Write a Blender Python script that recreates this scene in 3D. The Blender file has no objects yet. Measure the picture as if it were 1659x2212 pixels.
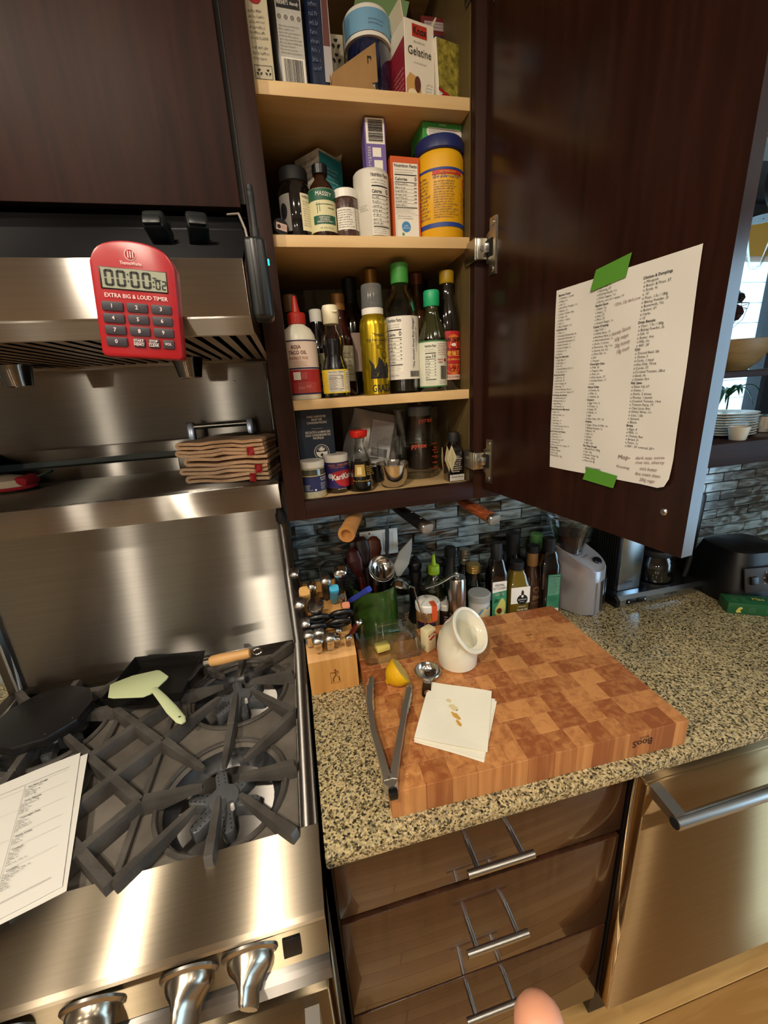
import bpy, bmesh, math, random
from mathutils import Vector, Matrix
PI = math.pi
def R(a): return math.radians(a)
rnd = random.Random(11)
SC = bpy.context.scene
C = SC.collection

# ---------------------------------------------------------------- camera
cam = bpy.data.cameras.new('camera'); cam_o = bpy.data.objects.new('camera', cam); C.objects.link(cam_o)
cam.sensor_fit = 'VERTICAL'; cam.sensor_height = 36.0; cam.lens = 873.83 * 36 / 2212; cam.clip_start = 0.02
_y, _p, _r = R(11.996), R(-17.171), R(-3.523)
_F = Vector((math.sin(_y)*math.cos(_p), math.cos(_y)*math.cos(_p), math.sin(_p)))
_rt = Vector((math.cos(_y), -math.sin(_y), 0)); _up = _rt.cross(_F)
_R = math.cos(_r)*_rt + math.sin(_r)*_up; _U = -math.sin(_r)*_rt + math.cos(_r)*_up
cam_o.matrix_world = Matrix(((_R.x, _U.x, -_F.x, 0.0297), (_R.y, _U.y, -_F.y, -1.1041), (_R.z, _U.z, -_F.z, 1.6022), (0, 0, 0, 1)))
SC.camera = cam_o

# ---------------------------------------------------------------- world, lights, exposure
SC.view_settings.view_transform = 'Standard'; SC.view_settings.look = 'None'
SC.view_settings.exposure = 0.0; SC.view_settings.gamma = 1.0; SC.view_settings.use_curve_mapping = False
W = bpy.data.worlds.new('sky'); SC.world = W; W.use_nodes = True
_bg = W.node_tree.nodes['Background']; _bg.inputs[0].default_value = (0.50, 0.77, 1.0, 1); _bg.inputs[1].default_value = 6.0
SC.cycles.max_bounces = 16; SC.cycles.diffuse_bounces = 4; SC.cycles.glossy_bounces = 5; SC.cycles.transparent_max_bounces = 48; SC.cycles.transmission_bounces = 16
SC.cycles.sample_clamp_indirect = 6.0; SC.cycles.caustics_reflective = False; SC.cycles.caustics_refractive = False
LAMPS = [(-0.32, -1.47, 17), (-0.86, -1.15, 16), (0.45, -1.50, 6), (-0.32, -2.6, 13), (1.35, -1.9, 3), (1.1, -2.7, 7), (-1.5, -2.6, 10)]
WARM = (1.0, 0.87, 0.69)
def area(name, loc, rot, power, col, sx, sy=None, shape='DISK'):
    l = bpy.data.lights.new(name, 'AREA'); l.shape = shape; l.size = sx
    if sy: l.size_y = sy
    l.energy = power; l.color = col
    o = bpy.data.objects.new(name, l); C.objects.link(o); o.location = loc; o.rotation_euler = rot
    return o
for _x, _yy, _w in LAMPS:
    _l = area('downlight', (_x, _yy, 2.485), (0, 0, 0), _w, WARM, 0.085)
PENDANTS = [(-0.83, -5.0), (-2.3, -5.0)]
for _x, _yy in PENDANTS:
    _l = bpy.data.lights.new('pendant_bulb', 'POINT'); _l.energy = 55; _l.color = WARM; _l.shadow_soft_size = .07
    _o = bpy.data.objects.new('pendant_bulb', _l); C.objects.link(_o); _o.location = (_x, _yy, 1.74)
_pt = area('window_portal', (3.17, -2.3, 1.2), (0, R(90), 0), 1, (1, 1, 1), 2.2, 2.0, 'RECTANGLE'); _pt.data.cycles.is_portal = True
_pt = area('window_portal', (1.6, 0.42, 1.8), (R(-90), 0, 0), 1, (1, 1, 1), 0.9, 0.9, 'RECTANGLE'); _pt.data.cycles.is_portal = True

# ---------------------------------------------------------------- colours and materials
def lin(h):
    v = [int(h[i:i+2], 16)/255 for i in (0, 2, 4)]
    return tuple(c/12.92 if c <= 0.04045 else ((c+0.055)/1.055)**2.4 for c in v)
MC = {}
def mat(name, col='808080', rough=.5, metal=0, trans=0, ior=1.45, coat=0, spec=.5, emit=None, var=None, bump=None, aniso=None, alpha=1, sub=0):
    """principled material; var=(scale, amount, stretch) colour noise; bump=(scale, strength, stretch)"""
    if name in MC: return MC[name]
    m = bpy.data.materials.new(name); m.use_nodes = True; nt = m.node_tree; N = nt.nodes; L = nt.links
    b = N['Principled BSDF']; c = lin(col) if isinstance(col, str) else col
    I = b.inputs
    I['Base Color'].default_value = (*c, 1); I['Roughness'].default_value = rough; I['Metallic'].default_value = metal
    I['Transmission Weight'].default_value = trans; I['IOR'].default_value = ior; I['Coat Weight'].default_value = coat
    I['Specular IOR Level'].default_value = spec; I['Alpha'].default_value = alpha
    if sub: I['Subsurface Weight'].default_value = sub; I['Subsurface Radius'].default_value = (.01, .008, .006)
    if emit: I['Emission Color'].default_value = (*lin(emit[0]), 1); I['Emission Strength'].default_value = emit[1]
    def noise(scale, stretch, detail=4):
        tc = N.new('ShaderNodeTexCoord'); mp = N.new('ShaderNodeMapping'); mp.inputs['Scale'].default_value = stretch
        n = N.new('ShaderNodeTexNoise'); n.inputs['Scale'].default_value = scale; n.inputs['Detail'].default_value = detail
        L.new(tc.outputs['Object'], mp.inputs[0]); L.new(mp.outputs[0], n.inputs['Vector']); return n
    if var:
        n = noise(var[0], var[2] if len(var) > 2 else (1, 1, 1)); r = N.new('ShaderNodeValToRGB'); a = var[1]
        r.color_ramp.elements[0].position = .3; r.color_ramp.elements[1].position = .7
        r.color_ramp.elements[0].color = (*[x*(1-a) for x in c], 1); r.color_ramp.elements[1].color = (*[min(1, x*(1+a)) for x in c], 1)
        L.new(n.outputs['Fac'], r.inputs[0]); L.new(r.outputs[0], I['Base Color'])
    if bump:
        n = noise(bump[0], bump[2] if len(bump) > 2 else (1, 1, 1)); bp = N.new('ShaderNodeBump')
        bp.inputs['Strength'].default_value = bump[1]; bp.inputs['Distance'].default_value = .002
        L.new(n.outputs['Fac'], bp.inputs['Height']); L.new(bp.outputs[0], I['Normal'])
    if aniso:
        I['Anisotropic'].default_value = aniso[0]; v = N.new('ShaderNodeCombineXYZ')
        for k in range(3): v.inputs[k].default_value = aniso[1][k]
        L.new(v.outputs[0], I['Tangent'])
    MC[name] = m; return m
def nodes_of(m): return m.node_tree.nodes, m.node_tree.links, m.node_tree.nodes['Principled BSDF']
def ramp(N, stops):
    r = N.new('ShaderNodeValToRGB'); e = r.color_ramp.elements
    while len(e) < len(stops): e.new(.5)
    for k, (p, c) in enumerate(stops): e[k].position = p; e[k].color = (*lin(c), 1)
    return r
def wood(name, c0, c1, stretch, scale=6, rough=.4, coat=0, rndw=0.0, spec=.5):
    """grain running along the axis with the smallest stretch; rndw mixes in a per-object tone"""
    if name in MC: return MC[name]
    m = mat(name, c0, rough, coat=coat, spec=spec); N, L, b = nodes_of(m)
    tc = N.new('ShaderNodeTexCoord'); mp = N.new('ShaderNodeMapping'); mp.inputs['Scale'].default_value = stretch
    oi = N.new('ShaderNodeObjectInfo'); ad = N.new('ShaderNodeVectorMath'); ad.operation = 'ADD'
    sc = N.new('ShaderNodeVectorMath'); sc.operation = 'SCALE'; sc.inputs['Scale'].default_value = 37.0 if rndw else 0.0
    cx = N.new('ShaderNodeCombineXYZ')
    for k in range(3): L.new(oi.outputs['Random'], cx.inputs[k])
    L.new(cx.outputs[0], sc.inputs[0]); L.new(tc.outputs['Object'], ad.inputs[0]); L.new(sc.outputs[0], ad.inputs[1]); L.new(ad.outputs[0], mp.inputs[0])
    n = N.new('ShaderNodeTexNoise'); n.inputs['Scale'].default_value = scale; n.inputs['Detail'].default_value = 6; n.inputs['Distortion'].default_value = .6
    L.new(mp.outputs[0], n.inputs['Vector'])
    mx = N.new('ShaderNodeMath'); mx.operation = 'MULTIPLY_ADD'; mx.inputs[1].default_value = 1.0
    rr = N.new('ShaderNodeMath'); rr.operation = 'MULTIPLY_ADD'; rr.inputs[1].default_value = rndw; rr.inputs[2].default_value = -rndw/2
    L.new(oi.outputs['Random'], rr.inputs[0]); L.new(n.outputs['Fac'], mx.inputs[0]); L.new(rr.outputs[0], mx.inputs[2])
    r = ramp(N, [(.25, c0), (.75, c1)]); L.new(mx.outputs[0], r.inputs[0]); L.new(r.outputs[0], b.inputs['Base Color'])
    return m

# ---------------------------------------------------------------- geometry helpers
def mk(bm, smooth=True, ang=35):
    me = bpy.data.meshes.new('mesh'); bmesh.ops.recalc_face_normals(bm, faces=bm.faces); bm.to_mesh(me); bm.free()
    if smooth:
        for p in me.polygons: p.use_smooth = True
        me.set_sharp_from_angle(angle=R(ang))
    return me
def raw(v, f, smooth=True, ang=35, rec=True):
    me = bpy.data.meshes.new('mesh'); me.from_pydata(v, [], f)
    if rec:
        bm = bmesh.new(); bm.from_mesh(me); bmesh.ops.recalc_face_normals(bm, faces=bm.faces); bm.to_mesh(me); bm.free()
    if smooth:
        for p in me.polygons: p.use_smooth = True
        me.set_sharp_from_angle(angle=R(ang))
    return me
def bx(x0, x1, y0, y1, z0, z1, bev=0, seg=2):
    bm = bmesh.new(); bmesh.ops.create_cube(bm, size=1)
    for v in bm.verts: v.co = Vector(((x0+x1)/2+v.co.x*(x1-x0), (y0+y1)/2+v.co.y*(y1-y0), (z0+z1)/2+v.co.z*(z1-z0)))
    if bev: bmesh.ops.bevel(bm, geom=list(bm.edges), offset=min(bev, .49*min(x1-x0, y1-y0, z1-z0)), segments=seg, profile=.5, affect='EDGES')
    return mk(bm)
def lathe(prof, n=28, sq=0, ax=1, ay=1, cap=True):
    """surface of revolution about z; sq>0 squares the section (superellipse), ax/ay squash it"""
    V, F = [], []
    def rr(t):
        if not sq: return 1
        p = 2+sq; return (abs(math.cos(t))**p+abs(math.sin(t))**p)**(-1/p)
    for r, z in prof:
        for k in range(n):
            t = 2*PI*(k+.5)/n; q = r*rr(t); V.append((q*math.cos(t)*ax, q*math.sin(t)*ay, z))
    for j in range(len(prof)-1):
        for k in range(n):
            a, b = j*n+k, j*n+(k+1) % n; F.append((a, b, b+n, a+n))
    if cap:
        if prof[0][0] > 1e-6: F.append(tuple(range(n-1, -1, -1)))
        if prof[-1][0] > 1e-6: F.append(tuple((len(prof)-1)*n+k for k in range(n)))
    return raw(V, F)
def tube(pts, r, n=8, closed=False, cap=True, flat=1):
    """sweep a circle along pts; r number or list; flat squashes the section across its binormal"""
    P = [Vector(p) for p in pts]; m = len(P); rs = r if isinstance(r, (list, tuple)) else [r]*m; V, F = [], []
    up = None
    for i, p in enumerate(P):
        a = P[(i-1) % m] if (closed or i > 0) else p; b = P[(i+1) % m] if (closed or i < m-1) else p
        t = (b-a).normalized()
        if up is None: up = Vector((0, 0, 1)) if abs(t.z) < .9 else Vector((0, 1, 0))
        s = t.cross(up)
        if s.length < 1e-6: s = t.orthogonal()
        s.normalize(); u = s.cross(t).normalized(); up = u
        for k in range(n):
            q = 2*PI*k/n; V.append(tuple(p+s*math.cos(q)*rs[i]+u*math.sin(q)*rs[i]*flat))
    for i in range(m if closed else m-1):
        for k in range(n):
            a, b = i*n+k, i*n+(k+1) % n; c, d = ((i+1) % m)*n+(k+1) % n, ((i+1) % m)*n+k; F.append((a, b, c, d))
    if cap and not closed: F.append(tuple(range(n))); F.append(tuple((m-1)*n+k for k in range(n)))
    return raw(V, F)
def prism(poly, z0, z1, bev=0):
    bm = bmesh.new(); vs = [bm.verts.new((x, y, z0)) for x, y in poly]; f = bm.faces.new(vs)
    g = bmesh.ops.extrude_face_region(bm, geom=[f])
    for e in g['geom']:
        if isinstance(e, bmesh.types.BMVert): e.co.z = z1
    if bev: bmesh.ops.bevel(bm, geom=list(bm.edges), offset=bev, segments=2, profile=.5, affect='EDGES')
    return mk(bm)
def extx(prof, x0, x1):
    """profile polygon in (y,z) extruded along x"""
    n = len(prof); V = [(x0, y, z) for y, z in prof]+[(x1, y, z) for y, z in prof]
    F = [(k, (k+1) % n, n+(k+1) % n, n+k) for k in range(n)]+[tuple(range(n)), tuple(range(n, 2*n))]
    return raw(V, F, ang=25)
def rrect(w, h, r, n=5):
    o = []
    for cx, cy, a0 in ((w/2-r, h/2-r, 0), (-w/2+r, h/2-r, 90), (-w/2+r, -h/2+r, 180), (w/2-r, -h/2+r, 270)):
        for k in range(n+1):
            a = R(a0+90*k/n); o.append((cx+r*math.cos(a), cy+r*math.sin(a)))
    return o
def tf(me, loc=(0, 0, 0), rot=(0, 0, 0), sc=(1, 1, 1)):
    from mathutils import Euler
    me.transform(Matrix.Translation(loc) @ Euler(rot).to_matrix().to_4x4() @ Matrix.Diagonal((*sc, 1))); return me
def join(*ms):
    bm = bmesh.new()
    for m in ms: bm.from_mesh(m)
    me = bpy.data.meshes.new('mesh'); bm.to_mesh(me); bm.free(); return me

# ---------------------------------------------------------------- objects
def obj(name, me, m, parent=None, loc=(0, 0, 0), rot=(0, 0, 0), world=False, label=None):
    o = bpy.data.objects.new(name, me); C.objects.link(o)
    if m and not me.materials: me.materials.append(m)
    o.location = loc; o.rotation_euler = rot
    if parent:
        o.parent = parent
        if world: o.location = Vector(loc)-parent.location
    if label: o['label'] = label
    return o
def tag(o, label, cat, group=None):
    o['label'] = label; o['category'] = cat
    if group: o['group'] = group
    return o
def thing(name, label, cat, loc=(0, 0, 0), rz=0, group=None, rot=None):
    o = bpy.data.objects.new(name, None); C.objects.link(o); o.empty_display_size = .02
    o.location = loc; o.rotation_euler = rot if rot else (0, 0, R(rz)); return tag(o, label, cat, group)
def struct(name, me, m, loc=(0, 0, 0)):
    o = obj(name, me, m, None, loc); o['kind'] = 'structure'; return o
def stext(name, loc=(0, 0, 0)):
    o = bpy.data.objects.new(name, None); C.objects.link(o); o.location = loc; o['kind'] = 'structure'; return o

# ---------------------------------------------------------------- flat print: lettering and label panels
def textmesh(txt, size, bold=0, align='CENTER', w=None, shear=0, space=1.0):
    cu = bpy.data.curves.new('t', 'FONT'); cu.body = txt; cu.size = size; cu.align_x = align; cu.align_y = 'CENTER'
    cu.resolution_u = 2; cu.offset = bold*size; cu.shear = shear; cu.space_line = space
    o = bpy.data.objects.new('t', cu); me = bpy.data.meshes.new_from_object(o)
    bpy.data.objects.remove(o); bpy.data.curves.remove(cu)
    if w and me.vertices:
        xs = [v.co.x for v in me.vertices]; k = w/max(1e-6, max(xs)-min(xs))
        for v in me.vertices: v.co.x *= k
    me.materials.clear(); return me
class Lab:
    """print on a surface: fn(u, v, d) -> point; u right, v up, d proud of the surface"""
    def __init__(s, parent, fn): s.p = parent; s.fn = fn; s.d = .0004
    def put(s, name, V, F, m, d=None):
        d = s.d if d is None else d
        if len(F) == 1 and len(V) > 4:   # fine polygons follow curved surfaces
            bm = bmesh.new(); bm.faces.new([bm.verts.new((u, v, 0)) for u, v in V]); bmesh.ops.triangulate(bm, faces=bm.faces[:])
            bmesh.ops.subdivide_edges(bm, edges=bm.edges[:], cuts=2, use_grid_fill=True); me = bpy.data.meshes.new('mesh'); bm.to_mesh(me); bm.free()
            for vt in me.vertices: vt.co = s.fn(vt.co.x, vt.co.y, d)
        else: me = raw([s.fn(u, v, d) for u, v in V], F, rec=False)
        me.materials.append(m); return obj(name, me, None, s.p)
    def rect(s, u0, u1, v0, v1, m, name='label', d=.0004, n=1):
        V, F = [], []; n = max(n, int(abs(u1-u0)/.003))
        for k in range(n+1):
            u = u0+(u1-u0)*k/n; V += [(u, v0), (u, v1)]
        for k in range(n): F.append((2*k, 2*k+2, 2*k+3, 2*k+1))
        return s.put(name, V, F, m, d)
    def disc(s, u, v, r, m, name='emblem', d=.0008, rv=None, n=20):
        V = [(u+r*math.cos(2*PI*k/n), v+(rv or r)*math.sin(2*PI*k/n)) for k in range(n)]
        return s.put(name, V, [tuple(range(n))], m, d)
    def poly(s, pts, m, name='emblem', d=.0008): return s.put(name, pts, [tuple(range(len(pts)))], m, d)
    def txt(s, t, u, v, size, m, bold=0, align='CENTER', w=None, rot=0, d=.0012, shear=0, name='lettering', space=1.0):
        me = textmesh(t, size, bold, align, w, shear, space); c, q = math.cos(R(rot)), math.sin(R(rot))
        for vt in me.vertices:
            x, y = vt.co.x, vt.co.y; vt.co = s.fn(u+x*c-y*q, v+x*q+y*c, d)
        me.materials.append(m); return obj(name, me, None, s.p)
    def quads(s, rs, m, name='small_print', d=.0010):
        V, F = [], []; cut = []
        for u0, u1, v0, v1 in rs:
            q = max(1, int(abs(u1-u0)/.003)); cut += [(u0+(u1-u0)*i/q, u0+(u1-u0)*(i+1)/q, v0, v1) for i in range(q)]
        for u0, u1, v0, v1 in cut:
            k = len(V); V += [(u0, v0), (u1, v0), (u1, v1), (u0, v1)]; F.append((k, k+1, k+2, k+3))
        return s.put(name, V, F, m, d)
    def lines(s, u0, u1, v0, v1, n, m, fill=.34, seed=1, d=.0010, name='small_print'):
        """illegible small print: rows of short dashes"""
        rg = random.Random(seed); rs = []; p = (v1-v0)/n
        for k in range(n):
            v = v1-(k+.5)*p-p*fill*.6; u = u0; end = u1-(u1-u0)*rg.random()*.3; lw = p*fill*.62
            while u < end:
                for _ in range(rg.randint(2, 8)):
                    if u+lw > end: break
                    h = p*fill*rg.choice((1, 1, 1.45)); q = rg.random()
                    if q < .45: rs.append((u, u+lw*.32, v, v+h)); rs.append((u+lw*.32, u+lw*.8, v+h*.62, v+h*.95))
                    elif q < .75: rs.append((u, u+lw*.85, v, v+p*fill*.3)); rs.append((u+lw*.3, u+lw*.62, v+p*fill*.3, v+h))
                    else: rs.append((u+lw*.2, u+lw*.5, v, v+h))
                    u += lw
                u += lw*.8
        return s.quads(rs, m, name, d)
    def barcode(s, u0, u1, v0, v1, m, seed=3, vert=False, d=.0010):
        rg = random.Random(seed); rs = []; a, b = (v0, v1) if vert else (u0, u1); t = a; st = (b-a)/60
        while t < b:
            w = st*rg.choice((.6, .6, 1.2, 1.8)); e = min(b, t+w)
            rs.append((u0, u1, t, e) if vert else (t, e, v0, v1)); t = e+st*rg.choice((.6, .6, 1.2))
        return s.quads(rs, m, 'barcode', d)
def flat_front(y, cx=0, z0=0): return lambda u, v, d: (cx+u, y-d, z0+v)
def cyl(r, a0=0, z0=0, ax=1, ay=1):
    """wrap on a cylinder of radius r, u measured as arc length from the direction a0 (degrees; 0 = towards -y)"""
    def f(u, v, d):
        t = u/r+R(a0); q = r+d; return (q*math.sin(t)*ax, -q*math.cos(t)*ay, z0+v)
    return f
INK = mat('ink_black', '17161a', .6); INKW = mat('ink_white', 'ece8de', .6); INKR = mat('ink_red', 'a8171c', .6); INKG = mat('ink_grey', '7d7a74', .6)
INKB = mat('ink_navy', '1d2350', .6); WHITE = mat('label_white', 'e6e2d6', .55); CREAM = mat('label_cream', 'e2d8b4', .55)
def nutrition(L, u0, u1, v0, v1, cal, seed=1, head='Nutrition Facts', bg=WHITE):
    """the standard black-on-white facts panel"""
    w, h = u1-u0, v1-v0; cu = (u0+u1)/2
    L.rect(u0, u1, v0, v1, bg, 'label', d=.0007, n=6)
    L.txt(head, cu, v1-h*.055, h*.085, INK, .015, w=w*.92)
    L.lines(u0+w*.05, u1-w*.05, v1-h*.2, v1-h*.11, 2, INKG, seed=seed)
    L.quads([(u0+w*.05, u1-w*.05, v1-h*.235, v1-h*.215), (u0+w*.05, u1-w*.05, v1-h*.375, v1-h*.362)], INK, 'rule')
    L.txt('Calories', u0+w*.05, v1-h*.31, h*.08, INK, .015, 'LEFT', w*.5); L.txt(cal, u1-w*.05, v1-h*.3, h*.11, INK, .015, 'RIGHT')
    L.quads([(u0+w*.05, u1-w*.05, v1-h*(.43+.07*k), v1-h*(.425+.07*k)) for k in range(7)], INKG, 'rule')
    L.lines(u0+w*.05, u0+w*.6, v1-h*.85, v1-h*.37, 7, INK, .38, seed+1); L.quads([(u1-w*.17, u1-w*.06, v1-h*(.41+.07*k), v1-h*(.395+.07*k)) for k in range(6)], INK)
    L.quads([(u0+w*.05, u1-w*.05, v1-h*.875, v1-h*.86)], INK, 'rule'); L.lines(u0+w*.05, u1-w*.05, v0+h*.015, v1-h*.885, 3, INKG, seed=seed+2)

def steel(name, col, r=.30, a=.83, tan=(1, 0, 0), bump=None):
    """brushed metal: sharp along the brushing direction, wide across it"""
    if name in MC: return MC[name]
    m = bpy.data.materials.new(name); m.use_nodes = True; N = m.node_tree.nodes; L = m.node_tree.links; N.remove(N['Principled BSDF'])
    g = N.new('ShaderNodeBsdfAnisotropic'); g.inputs['Color'].default_value = (*lin(col), 1); g.inputs['Roughness'].default_value = r; g.inputs['Anisotropy'].default_value = a
    v = N.new('ShaderNodeCombineXYZ')
    for k in range(3): v.inputs[k].default_value = tan[k]
    L.new(v.outputs[0], g.inputs['Tangent'])
    tc = N.new('ShaderNodeTexCoord'); mp = N.new('ShaderNodeMapping'); mp.inputs['Scale'].default_value = (.6, 30, 30) if tan[0] else (30, 30, .6)
    n = N.new('ShaderNodeTexNoise'); n.inputs['Scale'].default_value = 9; n.inputs['Detail'].default_value = 5; L.new(tc.outputs['Object'], mp.inputs[0]); L.new(mp.outputs[0], n.inputs['Vector'])
    c = lin(col); rr = N.new('ShaderNodeValToRGB'); rr.color_ramp.elements[0].color = (*[x*.86 for x in c], 1); rr.color_ramp.elements[1].color = (*[min(1, x*1.12) for x in c], 1); L.new(n.outputs['Fac'], rr.inputs[0]); L.new(rr.outputs[0], g.inputs['Color'])
    L.new(g.outputs[0], N['Material Output'].inputs['Surface']); MC[name] = m; return m
def thin_glass(name, tint, spec=.75, rough=.02):
    """thin clear glass: see-through, with a Fresnel sheen"""
    if name in MC: return MC[name]
    m = bpy.data.materials.new(name); m.use_nodes = True; N = m.node_tree.nodes; L = m.node_tree.links; N.remove(N['Principled BSDF'])
    t = N.new('ShaderNodeBsdfTransparent'); t.inputs[0].default_value = (*lin(tint), 1); g = N.new('ShaderNodeBsdfGlossy'); g.inputs['Roughness'].default_value = rough; g.inputs['Color'].default_value = (.95, .97, .96, 1)
    f = N.new('ShaderNodeLayerWeight'); f.inputs['Blend'].default_value = .24; mu = N.new('ShaderNodeMath'); mu.operation = 'MULTIPLY'; mu.inputs[1].default_value = spec; mx = N.new('ShaderNodeMixShader')
    L.new(f.outputs['Fresnel'], mu.inputs[0]); L.new(mu.outputs[0], mx.inputs[0]); L.new(t.outputs[0], mx.inputs[1]); L.new(g.outputs[0], mx.inputs[2]); L.new(mx.outputs[0], N['Material Output'].inputs['Surface']); MC[name] = m; return m
STEEL = steel('brushed_steel', 'a5a29d')
STEELD = steel('steel_dark', '7f7c79', .34)
CHROME = mat('polished_steel', 'cfcdc9', .15, 1); SATIN = mat('satin_steel', 'b0aeaa', .28, 1)
NICKEL = mat('nickel_plate', 'b5b0a2', .3, 1)
BLACK = mat('black_plastic', '0d0d0f', .35); SOFT = mat('soft_black', '101113', .6); VOID = mat('dark_void', '050505', .9)
GLASS = thin_glass('clear_glass', 'feffff', .55)
WHITEP = mat('white_plastic', 'e8e6de', .35); IVORY = mat('ivory_plastic', 'e9e2c4', .4)
DARKWOOD = wood('espresso_wood', '1f0f0b', '341a12', (9, 9, .7), 7, .5, spec=.22)
LACQ = wood('door_lacquer', '1d0e0a', '2f1811', (9, 9, .7), 7, .2, spec=.5)
DARKWOODX = wood('espresso_wood_flat', '1f0f0b', '341a12', (.7, 9, 9), 7, .5, spec=.22)
MAPLE = wood('maple_ply', 'cfab76', 'dfc08d', (1, 9, 9), 5, .5)

# ================================================================ THE ROOM
PLASTER = mat('plaster', 'aba69d', .8); CEIL = mat('ceiling_paint', 'c9c5bc', .85)
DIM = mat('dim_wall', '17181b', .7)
FLOORW = wood('floor_oak', 'a8783f', 'd0a263', (.8, 8, 8), 4, .38, rndw=.5)
struct('ceiling', bx(-3.7, 3.3, -6.4, .5, 2.5, 2.56), CEIL)
struct('wall_left', bx(-3.7, -3.6, -6.4, .1, 0, 2.5), PLASTER)
struct('wall_front', bx(-3.7, 3.3, -6.4, -6.3, 0, 2.5), PLASTER)
struct('wall_right', join(bx(3.2, 3.3, -1.3, .1, 0, 2.5), bx(3.2, 3.3, -6.3, -3.3, 0, 2.5), bx(3.2, 3.3, -3.3, -1.3, 2.3, 2.5), bx(3.2, 3.3, -3.3, -1.3, 0, .1)), PLASTER)
w1 = struct('window_2', join(bx(3.19, 3.24, -3.32, -3.26, .1, 2.3), bx(3.19, 3.24, -1.34, -1.28, .1, 2.3), bx(3.19, 3.24, -3.3, -1.3, .08, .16), bx(3.19, 3.24, -3.3, -1.3, 2.24, 2.32), bx(3.19, 3.24, -2.33, -2.27, .1, 2.3)), mat('window_frame', 'cfcac0', .5))
struct('floor', bx(-3.7, 3.3, -6.4, .1, -.05, -.012), mat('subfloor', '8a6436', .6))
floor = bpy.data.objects['floor']
pm = bx(-.6, .6, -.041, .041, -.012, 0, .0012, 1); pm.materials.append(FLOORW)
for j in range(44):
    for k in range(6):
        obj('plank', pm, None, floor, (-2.4+1.203*k+(j*.43 % 1.2)-.6, -.6-.0835*j, 0))
# back wall: solid behind the cabinets, a deep window bay on the right
wb = struct('wall_back', join(bx(-3.7, 1.25, .012, .1, 0, 2.5), bx(1.25, 2.8, .012, .1, 0, 1.27), bx(2.8, 3.3, .012, .1, 0, 2.5), bx(1.25, 2.8, .012, .1, 2.2, 2.5)), mat('grout', '8f9694', .9))
struct('trim_1', bx(1.22, 2.85, -.025, .40, 1.272, 1.352, .003), DARKWOODX)
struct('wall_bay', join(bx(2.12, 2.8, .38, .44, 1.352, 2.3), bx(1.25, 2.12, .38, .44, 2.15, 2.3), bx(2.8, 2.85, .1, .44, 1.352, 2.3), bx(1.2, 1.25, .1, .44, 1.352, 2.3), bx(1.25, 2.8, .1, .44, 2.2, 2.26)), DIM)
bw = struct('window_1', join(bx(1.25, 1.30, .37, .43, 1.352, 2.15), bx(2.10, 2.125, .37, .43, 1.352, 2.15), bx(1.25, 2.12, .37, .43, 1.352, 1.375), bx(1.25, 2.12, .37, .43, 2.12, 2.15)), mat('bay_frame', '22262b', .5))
obj('pane', bx(1.30, 2.10, .398, .402, 1.375, 2.12), GLASS, bw)
# the neighbour's pale siding seen through it
sd = struct('wall_outside', bx(-.5, 7, 2.3, 2.4, -1, 5), mat('siding_back', '6d7f88', .8))
sm = bx(-3.7, 3.7, -.012, .012, -.085, .085, .002, 1); sm.materials.append(mat('siding', 'e9f0f1', .7))
for k in range(30): obj('siding_board', sm, None, sd, (3.2, 2.28, -.9+.175*k), (R(-4), 0, 0))

# glass mosaic tiles of the backsplash, one by one
def tilemat():
    m = mat('smoky_glass_tile', '5c6a6c', .16, coat=.6); N, L, b = nodes_of(m)
    tc = N.new('ShaderNodeTexCoord'); oi = N.new('ShaderNodeObjectInfo'); ad = N.new('ShaderNodeVectorMath'); ad.operation = 'MULTIPLY_ADD'
    cx = N.new('ShaderNodeCombineXYZ'); L.new(oi.outputs['Random'], cx.inputs[0]); L.new(oi.outputs['Random'], cx.inputs[2])
    ad.inputs[1].default_value = (7, 7, 30); L.new(tc.outputs['Object'], ad.inputs[0])
    sc = N.new('ShaderNodeVectorMath'); sc.operation = 'SCALE'; sc.inputs['Scale'].default_value = 71; L.new(cx.outputs[0], sc.inputs[0]); L.new(sc.outputs[0], ad.inputs[2])
    n = N.new('ShaderNodeTexNoise'); n.inputs['Scale'].default_value = 1.3; n.inputs['Detail'].default_value = 7; n.inputs['Distortion'].default_value = 1.6; L.new(ad.outputs[0], n.inputs['Vector'])
    mm = N.new('ShaderNodeMath'); mm.operation = 'MULTIPLY_ADD'; mm.inputs[1].default_value = .26; L.new(oi.outputs['Random'], mm.inputs[0]); L.new(n.outputs['Fac'], mm.inputs[2])
    r = ramp(N, [(.44, '181512'), (.54, '3b3c38'), (.62, '565e5d'), (.74, '78878b'), (.84, '8ea0a6')]); L.new(mm.outputs[0], r.inputs[0]); L.new(r.outputs[0], b.inputs['Base Color'])
    return m
tm = bx(-.0705, .0705, 0, .012, -.0155, .0155, .0012, 1); tm.materials.append(tilemat())
for j in range(-9, 6):
    z = 1.192+.034*j; xo = .0625 if j % 2 else .135
    if z < .92 or z > 1.40: continue
    for k in range(-1, 19):
        x = xo-.072+.144*k
        if x < 0 or (x > 1.2 and z > 1.26) or x > 2.3: continue
        obj('tile', tm, None, wb, (x, 0, z))
tm2 = bx(0, .052, 0, .012, -.0155, .0155, .0012, 1); tm2.materials.append(tm.materials[0])
for j in range(-8, 6):
    if j % 2: obj('tile', tm2, None, wb, (.006, 0, 1.192+.034*j))

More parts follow.
